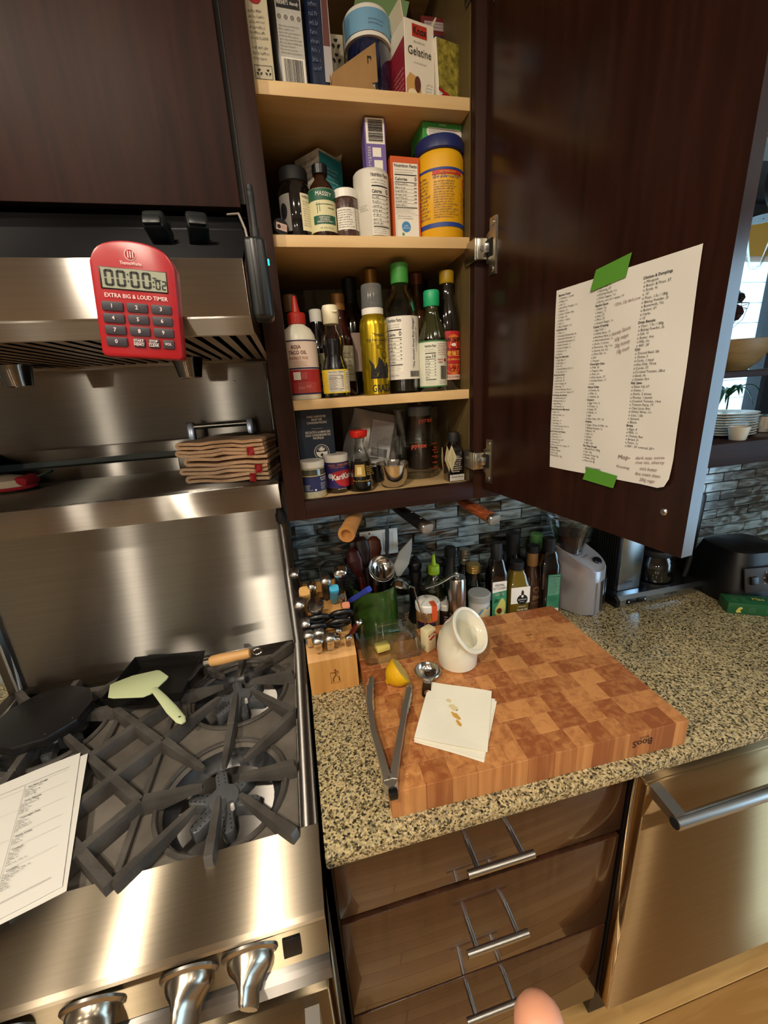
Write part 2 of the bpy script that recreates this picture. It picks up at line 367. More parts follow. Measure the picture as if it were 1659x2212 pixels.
# ================================================================ COUNTER AND BASE CABINETS
def granite():
    m = mat('speckled_quartz', '9a8a66', .16, coat=.3); N, L, b = nodes_of(m)
    tc = N.new('ShaderNodeTexCoord')
    v = N.new('ShaderNodeTexVoronoi'); v.inputs['Scale'].default_value = 290; L.new(tc.outputs['Object'], v.inputs['Vector'])
    n = N.new('ShaderNodeTexNoise'); n.inputs['Scale'].default_value = 150; n.inputs['Detail'].default_value = 5; L.new(tc.outputs['Object'], n.inputs['Vector'])
    sp = N.new('ShaderNodeSeparateColor'); L.new(v.outputs['Color'], sp.inputs[0])
    r1 = ramp(N, [(.0, '2e2a22'), (.14, '4b4536'), (.26, '877a58'), (.55, 'b09f76'), (.8, 'c9b78c'), (.97, '8f8a74')]); r1.color_ramp.interpolation = 'LINEAR'; L.new(sp.outputs[0], r1.inputs[0])
    r2 = ramp(N, [(.36, '3a362e'), (.46, 'ffffff')]); L.new(n.outputs['Fac'], r2.inputs[0])
    mx = N.new('ShaderNodeMix'); mx.data_type = 'RGBA'; mx.blend_type = 'MULTIPLY'; mx.inputs['Factor'].default_value = .85
    L.new(r1.outputs[0], mx.inputs['A']); L.new(r2.outputs[0], mx.inputs['B']); L.new(mx.outputs['Result'], b.inputs['Base Color']); return m
GRAN = granite()
tag(obj('worktop', bx(0, 3.15, -.648, 0, .887, .914, .003), GRAN), 'speckled beige stone worktop running under the cutting board', 'worktop')
tag(obj('worktop', bx(-2.55, -.742, -.648, 0, .887, .914, .003), GRAN), 'sliver of stone worktop left of the gas range', 'worktop')
BRONZE = wood('glossy_brown_laminate', '2d190e', '45291a', (9, 9, .7), 7, .27, coat=.5)
bc = thing('base_cabinet', 'brown three-drawer base cabinet under the cutting board', 'cabinet', (.3, -.3, 0))
obj('body', bx(.004, .5865, -.598, -.02, .09, .886), mat('cabinet_dark', '120a07', .5), bc, world=True)
obj('toe_kick', bx(.004, .5865, -.55, -.5, 0, .09), SOFT, bc, world=True)
def pull(par, x0, x1, y0, y1, z, r=.0065, px=.02):
    obj('handle_bar', tf(lathe([(0, 0), (r, 0), (r, x1-x0), (0, x1-x0)], 16), (x0, y1, z), (0, R(90), 0)), SATIN, par)
    for x in (x0+px, x1-px): obj('handle_post', tf(lathe([(r*.75, 0), (r*.75, y0-y1)], 12), (x, y1, z), (R(-90), 0, 0)), SATIN, par)
for za, zb, zh in ((.709, .878, .811), (.42, .6925, .598), (.134, .412, .385)):
    d = obj('drawer', bx(.009, .5865, -.618, -.599, za, zb, .002), BRONZE, bc, world=True)
    d.location = (0, 0, 0); d.data.transform(Matrix.Translation(-bc.location)); d.location = (0, 0, 0)
    p = bc.location; pull(d, .228-p.x, .352-p.x, -.618-p.y, -.668-p.y, zh)
dw = thing('dishwasher', 'stainless dishwasher with tubular handle under the worktop', 'dishwasher', (.9, -.35, 0))
DWST = steel('dishwasher_steel', 'b89c74', .36)
obj('tub', bx(.596, 1.16, -.60, -.04, .02, .88), BLACK, dw, world=True)
obj('door', bx(.588, 1.165, -.655, -.625, .167, .872, .004), DWST, dw, world=True)
obj('door_core', bx(.589, 1.164, -.624, -.60, .16, .875), BLACK, dw, world=True)
obj('control_strip', bx(.589, 1.164, -.652, -.61, .8725, .8765, .001), DWST, dw, world=True)
obj('handle_bar', tf(lathe([(.010, 0), (.0115, .001), (.0115, .55), (.010, .551)], 20), (.592, -.712, .853), (0, R(90), 0)), SATIN, dw, world=True)
obj('handle_end', tf(lathe([(0, 0), (.0095, 0), (.0095, .001), (0, .001)], 20), (.5905, -.712, .853), (0, R(90), 0)), VOID, dw, world=True)
for x in (.594, 1.12): obj('handle_bracket', extx([(-.655, .872), (-.655, .85), (-.708, .846), (-.712, .864)], x, x+.022), SATIN, dw, world=True)
obj('toe_kick', bx(.594, 1.16, -.56, -.5, 0, .15), SOFT, dw, world=True)
sc_ = thing('base_cabinet', 'brown base cabinet at the right beyond the dishwasher', 'cabinet', (1.9, -.3, 0))
obj('body', bx(1.17, 3.1, -.6, -.02, .09, .886), DARKWOODX, sc_, world=True)
for k in range(3): obj('door', bx(1.175+.64*k, 1.805+.64*k, -.618, -.6, .1, .876, .002), BRONZE, sc_, world=True)

# ================================================================ UPPER CABINETS
uc = thing('wall_cabinet', 'open dark wood wall cabinet with maple shelves full of bottles', 'cabinet', (.22, -.17, 1.365))
Z0, ZT = 1.3646, 2.36
LINING = wood('cabinet_lining', '54462a', '685733', (9, 9, 1), 5, .5)
obj('stile', bx(.0038, .0382, -.338, -.319, Z0, ZT, .001), DARKWOOD, uc, world=True)
obj('stile', bx(.387, .449, -.338, -.319, Z0, ZT, .001), DARKWOOD, uc, world=True)
obj('rail', bx(.0382, .387, -.338, -.319, Z0, 1.4005, .001), DARKWOODX, uc, world=True)
obj('rail', bx(.0382, .387, -.338, -.319, 2.30, ZT, .001), DARKWOODX, uc, world=True)
obj('side_panel', bx(.004, .0382, -.319, -.002, Z0+.01, ZT), DARKWOOD, uc, world=True)
obj('side_panel', bx(.3875, .449, -.319, -.002, Z0+.01, ZT), DARKWOOD, uc, world=True)
for x in (.0384, .3862): obj('lining', bx(x-.0006, x+.0009, -.3185, -.012, 1.398, 2.30), LINING, uc, world=True)
obj('back_panel', bx(.0382, .387, -.012, -.002, Z0+.02, ZT), LINING, uc, world=True)
obj('floor_board', bx(.0382, .387, -.319, -.012, 1.383, 1.397), MAPLE, uc, world=True)
obj('top_board', bx(.0382, .387, -.319, -.002, 2.30, ZT), MAPLE, uc, world=True)
for z in (2.0524, 1.8513, 1.5877): obj('shelf', bx(.0386, .386, -.318, -.013, z-.018, z, .0008), MAPLE, uc, world=True)
# the door, standing open about 98 degrees on the right stile
DX, DY = .1414, -.98995; NX, NY = .98995, .1414
HX, HY = .405, -.3415
def dpt(u, n, z): return (HX+DX*u+NX*n, HY+DY*u+NY*n, z)
dv = [dpt(u, n, z) for z in (1.3865, 2.33) for n in (0, .019) for u in (.002, .411)]
door = obj('door', raw(dv, [(0, 1, 3, 2), (4, 5, 7, 6), (0, 1, 5, 4), (2, 3, 7, 6), (0, 2, 6, 4), (1, 3, 7, 5)]), LACQ, uc, world=True)
door.data.transform(Matrix.Translation(-uc.location)); door.location = (0, 0, 0)
DMAT = Matrix(((DX, 0, -NX, HX), (DY, 0, -NY, HY), (0, 1, 0, 0), (0, 0, 0, 1)))   # (u, v, out of the inner face)
def on_door(me): me.transform(DMAT); return me
for zc in (1.823, 1.447, 2.19):
    pl = prism([(.006, -.022), (.016, -.026), (.016, -.044), (.0335, -.044), (.0335, .044), (.016, .044), (.016, .026), (.006, .022)], 0, .0022)
    on_door(tf(pl, (0, zc, 0))); pl.transform(Matrix.Translation(-uc.location)); obj('hinge_plate', pl, NICKEL, door)
    cp = on_door(tf(bx(.010, .026, -.014, .014, .0015, .0034, .002), (0, zc, 0))); cp.transform(Matrix.Translation(-uc.location)); obj('hinge_cup', cp, VOID, door)
    for dz in (-.035, .035):
        s = on_door(tf(lathe([(0, .0042), (.0045, .0042), (.0052, .0022), (.0052, .0015)], 14), (.025, zc+dz, 0))); s.transform(Matrix.Translation(-uc.location)); obj('screw', s, SATIN, door)
    obj('hinge_body', bx(.3835, .4035, -.3535, -.338, zc-.017, zc+.017, .002), NICKEL, uc, world=True)
    obj('hinge_wrap', bx(.3805, .3865, -.3515, -.306, zc-.018, zc+.018, .002), SATIN, uc, world=True)
    obj('hinge_arm', bx(.396, .4175, -.3595, -.352, zc-.008, zc+.008, .0015), CHROME, uc, world=True)
    obj('screw', tf(lathe([(0, .003), (.0045, .003), (.0052, 0)], 14), (.394, -.3535, zc), (R(90), 0, 0)), SATIN, uc, world=True)
s = on_door(tf(lathe([(0, .003), (.003, .003), (.0045, .0015), (.0045, 0)], 16), (.383, 1.437, 0))); s.transform(Matrix.Translation(-uc.location)); obj('screw', s, SATIN, door)
hc = thing('hood_cabinet', 'closed dark wood cabinet above the range hood', 'cabinet', (-.37, -.17, 1.88))
obj('body', bx(-.76, .0035, -.337, -.002, 1.885, 2.36), mat('cabinet_dark', '120a07', .5), hc, world=True)
obj('door', bx(-.378, -.0035, -.358, -.339, 1.873, 2.34, .0015), DARKWOOD, hc, world=True)
obj('door', bx(-.756, -.381, -.358, -.339, 1.873, 2.34, .0015), DARKWOOD, hc, world=True)
kb = tag(obj('knife_bar', bx(.07, .43, -.30, -.268, 1.3665, 1.3735, .002), BLACK), 'black magnetic knife bar under the open wall cabinet', 'knife holder')

# ================================================================ RANGE HOOD
hd = thing('range_hood', 'stainless range hood with slanted front and slatted baffles', 'range hood', (-.37, -.3, 1.68))
X0, X1 = -.738, .001
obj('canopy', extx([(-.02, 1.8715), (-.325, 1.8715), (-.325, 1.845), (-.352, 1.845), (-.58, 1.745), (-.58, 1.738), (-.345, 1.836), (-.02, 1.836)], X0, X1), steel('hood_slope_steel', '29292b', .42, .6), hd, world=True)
obj('fascia', bx(X0, X1, -.582, -.572, 1.688, 1.745, .001), STEEL, hd, world=True)
obj('lip', extx([(-.581, 1.6885), (-.581, 1.686), (-.556, 1.672), (-.546, 1.672), (-.546, 1.68), (-.56, 1.6885)], X0, X1), STEEL, hd, world=True)
for x in (X0, X1-.008): obj('end_panel', extx([(-.02, 1.87), (-.325, 1.87), (-.325, 1.844), (-.352, 1.844), (-.58, 1.744), (-.58, 1.688), (-.548, 1.676), (-.02, 1.676)], x, x+.008), STEEL, hd, world=True)
obj('rear_lip', bx(X0, X1, -.09, -.045, 1.674, 1.684, .001), STEEL, hd, world=True)
obj('plenum', bx(X0+.01, X1-.01, -.545, -.06, 1.705, 1.73), VOID, hd, world=True)
sl = extx([(-.545, 1.679), (-.09, 1.679), (-.09, 1.6905), (-.545, 1.6905)], -.0062, .0062); sl.transform(Matrix.Translation((0, .3, -1.68))); sl.materials.append(STEELD)
for k in range(33): obj('baffle_slat', sl, None, hd, (-.348+.0218*k, 0, 0))
for x in (-.15, -.443):
    c = obj('lamp_cup', lathe([(.027, 0), (.0275, -.002), (.0205, -.036), (.0185, -.037), (.017, -.030), (.022, -.004)], 24), STEEL, hd, (x+.37, .10, -.002))
wp = thing('wall_panel', 'stainless wall sheet between range shelf and hood', 'panel', (-.37, -.02, 1.5))
obj('sheet', bx(-.735, -.018, -.022, -.010, 1.49, 1.69), STEEL, wp, world=True)
obj('edge_strip', bx(-.018, -.004, -.024, -.010, 1.49, 1.69, .001), STEELD, wp, world=True)
obj('flange', bx(-.735, -.004, -.047, -.012, 1.485, 1.511, .002), STEEL, wp, world=True)
for x in (-.655, -.09): obj('rivet', tf(lathe([(0, .002), (.003, .0015), (.0035, 0)], 10), (x, -.022, 1.635), (R(90), 0, 0)), SATIN, wp, world=True)

# ================================================================ GAS RANGE
rg = thing('gas_range', 'stainless gas range with black cast-iron grates and high shelf', 'range', (-.371, -.35, 0))
IRON = mat('cast_iron', '4b4743', .48, spec=.6, bump=(260, .35), var=(18, .35)); IRONB = mat('cast_iron_burner', '66696d', .38, metal=.35, bump=(300, .3))
ENAM = mat('black_enamel', '655f58', .42, var=(9, .45), bump=(140, .15))
obj('body', bx(-.735, -.007, -.62, -.02, .04, .878), STEELD, rg, world=True)
def holed(cx, cy, s0, s1, r, z, n=40):
    """square plate with a round hole"""
    V, F = [], []
    for k in range(n):
        t = 2*PI*k/n; c, q = math.cos(t), math.sin(t); m = 1/max(abs(c)/s0, abs(q)/s1)
        V += [(cx+c*m, cy+q*m, z), (cx+c*r, cy+q*r, z), (cx+c*(r-.004), cy+q*(r-.004), z-.006)]
    for k in range(n):
        a, b = 3*k, 3*((k+1) % n); F += [(a, b, b+1, a+1), (a+1, b+1, b+2, a+2)]
    for a0 in (45, 135, 225, 315):
        pass
    return raw(V, F, rec=True)
BC = [(-.170, -.489, 1), (-.170, -.226, 0), (-.570, -.489, 1), (-.570, -.226, 0)]
for cx, cy, fr in BC:
    obj('cooktop_plate', holed(cx, cy, .133, .1315, .106, .914), ENAM, rg, world=True)
    obj('burner_bowl', tf(lathe([(.104, .910), (.100, .896), (.085, .878), (.05, .866), (0, .864)], 36, cap=False), (cx, cy, 0)), mat('bowl_enamel', '37383b', .32), rg, world=True)
    st = []
    for k in range(6):
        a = R(104+60*k); c, q = math.cos(a), math.sin(a)
        for da, rr in ((-30, .027), (-17, .037), (-11, .058), (-6, .066), (6, .066), (11, .058), (17, .037)):
            t = a+R(da); st.append((cx+rr*math.cos(t), cy-.006+rr*math.sin(t)))
    b = obj('burner', prism(st, .878, .904, .003), IRONB, rg, world=True)
    obj('burner_cap', tf(lathe([(.028, .904), (.026, .909), (.014, .9115), (0, .912)], 24), (cx, cy-.006, 0)), IRONB, rg, world=True)
    hs = []
    for k in range(6):
        a = R(104+60*k)
        for j in range(5):
            for sd in (-.0055, .0055):
                r_ = .026+.0085*j; x, y = cx+r_*math.cos(a)-sd*math.sin(a), cy-.006+r_*math.sin(a)+sd*math.cos(a)
                hs.append(tf(lathe([(.0012, .9042), (.0012, .9046)], 6), (x, y, 0)))
    o = obj('burner_ports', join(*hs), VOID, rg, world=True); o['kind'] = 'stuff'
    obj('igniter', tf(lathe([(0, .9165), (.003, .916), (.004, .913), (.004, .905)], 12), (cx+.018, cy-.030, 0)), mat('ceramic', 'dcd6cc', .4), rg, world=True)
    g = obj('grate', tf(tube([(.112*math.cos(2*PI*k/48), .112*math.sin(2*PI*k/48), 0) for k in range(48)], .0048, 6, True), (cx, cy, .9175)), IRON, rg, world=True)
    g.data.transform(Matrix.Translation(-rg.location)); g.location = (0, 0, 0)
    def finger(L0, L1):
        # bar from radius L0 (outer, thick) to L1 (tip), along +x, top at z .945
        V = []
        for x, w, zb, zt in ((L0, .0075, .915, .9375), (L0-.004, .0085, .915, .945), (L0-.035, .0085, .918, .945), (L0-.037, .0075, .918, .944), (L1+.02, .0065, .930, .944), (L1, .004, .934, .9425)):
            V += [(x, -w, zb), (x, w, zb), (x, w*.8, zt), (x, -w*.8, zt)]
        F = [(0, 1, 2, 3), (20, 21, 22, 23)]
        for j in range(5):
            for k in range(4): F.append((4*j+k, 4*j+(k+1) % 4, 4*j+4+(k+1) % 4, 4*j+4+k))
        return raw(V, F, ang=30)
    for k in range(8):
        if k % 2: me = finger(.184, .052)
        else: me = finger(.133, .032 if k in (0, 4) else .030)
        obj('finger', tf(me, (cx+.371, cy+.35, 0), (0, 0, R(45*k))), IRON, g)
obj('cooktop_plate', bx(-.437, -.303, -.6205, -.0945, .905, .9145, .001), ENAM, rg, world=True)
cg = obj('center_grate', join(bx(-.4365, -.4245, -.6205, -.0945, .913, .924, .002), bx(-.3155, -.3035, -.6205, -.0945, .913, .924, .002)), IRON, rg, world=True)
cg.data.transform(Matrix.Translation(-rg.location)); cg.location = (0, 0, 0)
for a, b in (((-.305, -.362), (-.435, -.490)), ((-.305, -.490), (-.435, -.618)), ((-.305, -.232), (-.435, -.362)), ((-.435, -.362), (-.305, -.490)), ((-.435, -.490), (-.305, -.618)), ((-.435, -.232), (-.305, -.362)), ((-.305, -.104), (-.435, -.232)), ((-.435, -.104), (-.305, -.232))):
    L_ = math.dist(a, b)
    zt_ = .945 if (b[1]-a[1])*(b[0]-a[0]) > 0 else .9442
    m = extx([(-.0085, .914), (.0085, .914), (.007, zt_), (-.007, zt_)], -L_/2, L_/2)
    obj('bar', tf(m, ((a[0]+b[0])/2+.371, (a[1]+b[1])/2+.35, 0), (0, 0, math.atan2(b[1]-a[1], b[0]-a[0]))), IRON, cg)
for x0, x1 in ((-.735, -.706), (-.036, -.007)): obj('side_trim', bx(x0, x1, -.6165, -.055, .88, .925, .0015), STEELD, rg, world=True)
obj('seam', bx(-.0372, -.0348, -.614, -.1, .905, .9225), mat('bright_edge', 'cfc8b8', .3, 1), rg, world=True)
obj('bullnose', extx([(-.60, .926), (-.71, .926), (-.717, .9245), (-.7215, .919), (-.7215, .912), (-.716, .906), (-.60, .906)], -.735, -.0065), steel('bullnose_steel', 'b7ac99'), rg, world=True)
KST = steel('control_steel', '93866f', .33)
obj('control_panel', extx([(-.60, .9055), (-.711, .9055), (-.727, .852), (-.60, .852)], -.735, -.0065), KST, rg, world=True)
obj('drip_rail', extx([(-.60, .849), (-.733, .849), (-.738, .842), (-.738, .818), (-.60, .818)], -.735, -.0065), STEELD, rg, world=True)
obj('oven_door', bx(-.73, -.012, -.742, -.62, .17, .805, .004), KST, rg, world=True)
obj('oven_handle', tf(lathe([(.014, 0), (.014, .66)], 18), (-.70, -.80, .755), (0, R(90), 0)), SATIN, rg, world=True)
for x in (-.70, -.05): obj('handle_bracket', extx([(-.742, .78), (-.742, .735), (-.80, .742), (-.81, .755), (-.80, .77)], x, x+.02), SATIN, rg, world=True)
obj('switch', tf(bx(-.012, .012, -.003, .002, -.013, .013, .001), (-.055, -.7205, .878), (R(-16), 0, 0)), BLACK, rg, world=True)
def knob(x, z, a):
    """round-based knob pinched into a grip blade"""
    V, F = [], []; n = 32; rings = [(.0295, .0295, 0), (.029, .029, .008), (.0255, .028, .014), (.016, .0275, .022), (.0095, .027, .031), (.0085, .0262, .044), (.0065, .024, .047)]
    for rx, ry, h in rings: V += [(rx*math.cos(2*PI*k/n), ry*math.sin(2*PI*k/n), h) for k in range(n)]
    for j in range(len(rings)-1):
        for k in range(n): F.append((j*n+k, j*n+(k+1) % n, (j+1)*n+(k+1) % n, (j+1)*n+k))
    F += [tuple(range(n)), tuple((len(rings)-1)*n+k for k in range(n))]
    me = raw(V, F, ang=50); me.transform(Matrix.Rotation(R(a), 4, 'Z'))
    k = obj('knob', me, KNOBM, rg, (x+.371, -.7195+.35, z), (R(106), 0, 0)); obj('knob_skirt', lathe([(.037, 0), (.037, .003), (.033, .006), (0, .006)], 36), SATIN, k, (0, 0, -.004))
KNOBM = mat('knob_steel', 'a39a8c', .25, 1)
knob(-.186, .880, 20); knob(-.110, .882, 12); knob(-.300, .879, 80); knob(-.40, .879, 10); knob(-.50, .879, 0); knob(-.62, .879, 0)
obj('backguard', bx(-.712, -.036, -.061, -.03, .90, 1.40), STEEL, rg, world=True)
obj('rear_vent', bx(-.712, -.036, -.094, -.061, .90, .926, .001), STEELD, rg, world=True)
for x0, x1 in ((-.735, -.711), (-.037, -.007)): obj('side_column', bx(x0, x1, -.078, -.02, .88, 1.44, .0015), STEELD, rg, world=True)
obj('shelf_top', bx(-.735, -.006, -.329, -.046, 1.432, 1.439, .001), STEEL, rg, world=True)
obj('shelf_lip', bx(-.735, -.006, -.331, -.321, 1.392, 1.4395, .0012), STEEL, rg, world=True)
obj('shelf_upstand', bx(-.735, -.006, -.049, -.044, 1.436, 1.470, .001), STEEL, rg, world=True)
obj('shelf_underside', bx(-.733, -.008, -.32, -.061, 1.394, 1.398), STEELD, rg, world=True)
sm_ = bx(-.014, .014, -.0012, .0012, 0, .0004); sm_.materials.append(VOID)
for k in range(18): obj('slot', sm_, None, rg, (-.35+.0415*k, .03, 1.4391))
obj('bumper', tf(lathe([(0, -.012), (.008, -.010), (.011, -.002), (.011, .008), (.005, .03), (.005, .045)], 18), (-.012, -.285, 1.357)), SOFT, rg, world=True)

# ================================================================ CONTENTS OF THE WALL CABINET
S1, S2, S3, S4 = 2.0526, 1.8515, 1.5879, 1.3972
def shell(prof, t=.0018):
    inner = [(max(.0008, r-t), z) for r, z in prof]; inner[0] = (inner[0][0], prof[0][1]+t*1.6)
    return [(0, prof[0][1])]+prof+inner[::-1]+[(0, inner[0][1])]
def carton(name, label, x, y, z, w, d, h, m, rz=0, cat='box', group=None, bev=.0008, rot=None):
    """box whose front face is centred on the origin's x at -d/2"""
    t = thing(name, label, cat, (x, y, z), rz, group, rot)
    obj('carton', bx(-w/2, w/2, -d/2, d/2, 0, h, bev, 1), m, t); return t, Lab(t, flat_front(-d/2))
def sidef(w, d):  # print on the left side face
    return lambda u, v, q: (-w/2-q, u, v)
CREAMC = mat('cream_card', 'd6cdb2', .6); KRAFT = mat('kraft_card', '9a7648', .75, var=(25, .12)); GOLDF = mat('gold_foil', '9a7330', .35, .6)
# ---- top shelf
t, L = carton('mix_box', 'narrow cream carton with red spoon emblem on the top shelf', .0555, -.235, S1, .032, .13, .185, CREAMC)
L.lines(-.012, .013, .13, .168, 5, INKG, seed=4); L.disc(-.001, .104, .0085, INKR, rv=.0068); L.poly([(-.009, .104), (-.0125, .1055), (-.0125, .1025)], INKR)
L.lines(-.013, .013, .055, .092, 6, INKG, seed=6); L.lines(-.012, .012, .031, .05, 3, INKG, seed=8)
L.quads([(-.013, .013, .026, .0265), (-.013, .013, .008, .010), (-.013, -.0125, .008, .026), (.0125, .013, .008, .026)], INK, 'rule')
for u in (-.0065, .0065):
    for k in range(3):
        a = R(90+120*k); L.poly([(u+.0045*math.cos(a+o), .018+.0045*math.sin(a+o)) for o in (-.5, .5)]+[(u+.0022*math.cos(a+o), .018+.0022*math.sin(a+o)) for o in (.6, -.6)], INK, 'recycling_mark')
t = thing('cocoa_tub', 'black cocoa tub with silver label and barcode on the top shelf', 'tub', (.098, -.262, S1), 4)
obj('body', lathe([(.026, 0), (.028, .004), (.028, .125), (.024, .135), (.024, .15)], 32, 3, 1, 1), mat('cocoa_black', '15100f', .3), t)
L = Lab(t, flat_front(-.0282)); SILV = mat('silver_label', 'b9b8b2', .4, .15)
L.rect(-.017, .0215, .008, .118, SILV); L.rect(-.0155, .020, .103, .115, INK, 'header', .0007); L.txt("HERSHEY'S", -.006, .109, .0075, INKW, w=.017); L.txt('Naturally', .011, .109, .006, INKW, w=.013, shear=.3)
for k in range(4): L.disc(-.0125+.0098*k, .0925, .0042, INKW, 'seal'); L.disc(-.0125+.0098*k, .0925, .0036, INKG, 'seal', .001)
L.lines(-.0145, .0195, .048, .084, 9, INKG, seed=3); L.rect(-.0155, .020, .010, .045, INKW, 'barcode_ground', .0007); L.barcode(-.012, .017, .0145, .043, INK)
L.lines(-.012, .016, .0105, .0138, 1, INK, .5, 9)
t = thing('sugar_bag', 'dark blue bag in clear wrap between cocoa tub and cardboard box', 'bag', (.146, -.262, S1), 2)
obj('bag', lathe([(.017, 0), (.021, .006), (.0205, .06), (.019, .12), (.012, .165), (.004, .175)], 24, 2, 1, 1.25), mat('navy_wrap', '1b2740', .22, coat=.6), t)
L = Lab(t, flat_front(-.0265)); L.poly([(.004, .02), (.0175, .02), (.0165, .135), (.006, .14)], mat('white_sugar', 'a9a6a8', .5), 'window', .0006); L.poly([(.005, .065), (.0155, .065), (.0155, .128), (.007, .135)], mat('red_smear', '5e3330', .5), 'print', .001)
L.lines(-.014, .002, .03, .14, 10, mat('ink_slate', '5b6a86', .6), seed=5)
t, L = carton('cream_carton', 'cream carton with recycling mark behind the cardboard box', .188, -.17, S1, .027, .05, .142, CREAMC)
for v in (.128, .108):
    for k in range(3):
        a = R(90+120*k); L.poly([(.0+.008*math.cos(a+o), v+.008*math.sin(a+o)) for o in (-.5, .5)]+[(.004*math.cos(a+o), v+.004*math.sin(a+o)) for o in (.6, -.6)], INK, 'recycling_mark')
t = thing('cardboard_box', 'torn open brown cardboard box with black curl mark', 'box', (.198, -.2915, S1))
obj('front_flap', tf(prism([(-.040, 0), (.030, 0), (.034, .016), (.028, .022), (.038, .024), (.037, .074), (.010, .058), (-.036, .030)], -.001, .001), (0, 0, 0), (R(90), 0, 0)), KRAFT, t)
obj('side_flap', bx(-.040, -.0385, 0, .03, 0, .028), KRAFT, t); obj('base', bx(-.038, .03, .001, .028, 0, .002), KRAFT, t)
L = Lab(t, flat_front(-.0011)); L.quads([(.022, .0235, .046, .054), (.022, .028, .0535, .0555), (.027, .0285, .051, .055)], INK, 'mark')
t = thing('sprinkle_jar', 'clear jar of dark blue sprinkles with pale blue banded lid', 'jar', (.236, -.232, S1))
obj('jar', lathe([(.037, 0), (.039, .004), (.039, .09), (.036, .096), (0, .096)], 36), mat('blue_sprinkles', '141d3a', .12, coat=1, var=(160, .8)), t)
obj('lid', lathe([(.040, .0965), (.0405, .132), (.037, .138), (0, .138)], 36), WHITEP, t); L = Lab(t, cyl(.0407, 0)); L.rect(-.055, .055, .102, .130, mat('sky_band', '6fa3c6', .5), 'lid_band', n=24)
L.lines(-.006, .026, .108, .118, 2, mat('ink_slate', '5b6a86', .6), seed=12)
t, L = carton('gelatine_box', 'open white gelatine carton with dessert picture on the top shelf', .3045, -.265, S1, .056, .05, .108, mat('gelatine_white', 'e4dccb', .55), 13)
obj('flap', tf(bx(-.001, .001, -.02, .02, 0, .026), (-.026, 0, .107), (0, R(-12), 0)), CREAMC, t); obj('flap', tf(bx(-.001, .001, -.02, .02, 0, .02), (.026, 0, .107), (0, R(30), 0)), CREAMC, t)
L.rect(-.014, .014, .087, .103, mat('knox_red', 'b3341f', .5), 'logo_block'); L.txt('Knox', 0, .0945, .0135, INK, .02, w=.025)
L.txt('Gelatine', -.001, .068, .0155, INK, 0, w=.044); L.lines(-.012, .012, .078, .083, 1, INKG, seed=3); L.lines(-.012, .014, .052, .056, 1, INKG, seed=4)
L.poly([(-.0275, .002), (.006, .002), (.0, .02), (-.008, .036), (-.02, .04), (-.0275, .03)], mat('custard', 'c79a5c', .5), 'picture', .0006); L.disc(-.006, .026, .006, mat('coffee_bean', '5b2f1a', .5), 'picture', .0009, .011); L.disc(-.016, .012, .009, mat('cream_blob', 'ead9b4', .5), 'picture', .0009, .007)
L.disc(.018, .022, .0085, mat('ring_tan', 'b09a6a', .6), 'seal', .0006); L.disc(.018, .022, .0078, WHITE, 'seal', .0009); L.lines(.0115, .0245, .014, .03, 4, INKG, seed=7, d=.0012)
L = Lab(t, sidef(.056, .05)); L.poly([(-.024, .0), (.024, 0), (.024, .08), (-.024, .085)], mat('gelatine_red', '8e2233', .5), 'side_print'); L.lines(-.02, .02, .01, .05, 6, mat('ink_pink', 'c99a90', .6), seed=9)
t, L = carton('bread_mix_box', 'leaning carton with yellow corn picture at right of the top shelf', .362, -.262, S1, .05, .034, .095, mat('mix_white', 'dcd6c8', .5), rot=(0, R(-4), R(20)))
L.poly([(-.024, .03), (.025, .014), (.025, .094), (-.024, .094)], mat('corn_yellow', '8d8233', .5, var=(140, .6)), 'picture'); L.poly([(-.025, .026), (.025, .010), (.025, .014), (-.025, .03)], INKR, 'stripe', .0008)
L.disc(-.014, .018, .0055, INKR, rv=.0042); L.lines(-.004, .024, .0025, .010, 2, INK, seed=4)
RBX = mat('dark_red_card', '6d1f1e', .5)
t, L = carton('blue_carton', 'blue carton under two red boxes at the back of the top shelf', .378, -.16, S1, .068, .07, .113, mat('blue_card', '2a3f7a', .5))
for k, (z, lb) in enumerate(((S1+.1135, 'lower red carton lying on the blue one, top shelf'), (S1+.1455, 'upper red carton of the pile at top right of the cabinet'))):
    t, L = carton('red_carton', lb, .377, -.165, z, .068, .075, .031, RBX, rz=-2+3*k, group='red cartons on the top shelf'); L.rect(-.028, .030, .012, .024, mat('pale_pink', 'b7a3a4', .5), 'label_panel'); L.lines(-.025, .027, .014, .023, 2, INKG, seed=k+2); L.rect(-.033, .033, .001, .005, INKB, 'stripe')
t, L = carton('plum_carton', 'dark plum carton standing behind the sprinkle jar', .262, -.10, S1, .09, .06, .135, mat('plum_card', '2d1a24', .5))
t = thing('granola_box', 'green and brown box tilted on the plum carton, top shelf', 'box', (.285, -.15, S1+.16), rot=(R(10), R(20), R(-20)))
obj('carton', bx(-.05, .045, -.05, .05, 0, .045, .001), mat('brown_card', '3c2518', .5), t); L = Lab(t, flat_front(-.05)); L.rect(-.05, .045, .02, .045, mat('leaf_green', '5c8240', .5), 'band'); L.rect(-.008, .028, .004, .017, mat('grey_panel', '847a78', .5), 'panel'); L.lines(-.005, .026, .005, .016, 3, INK, seed=2, d=.0012)

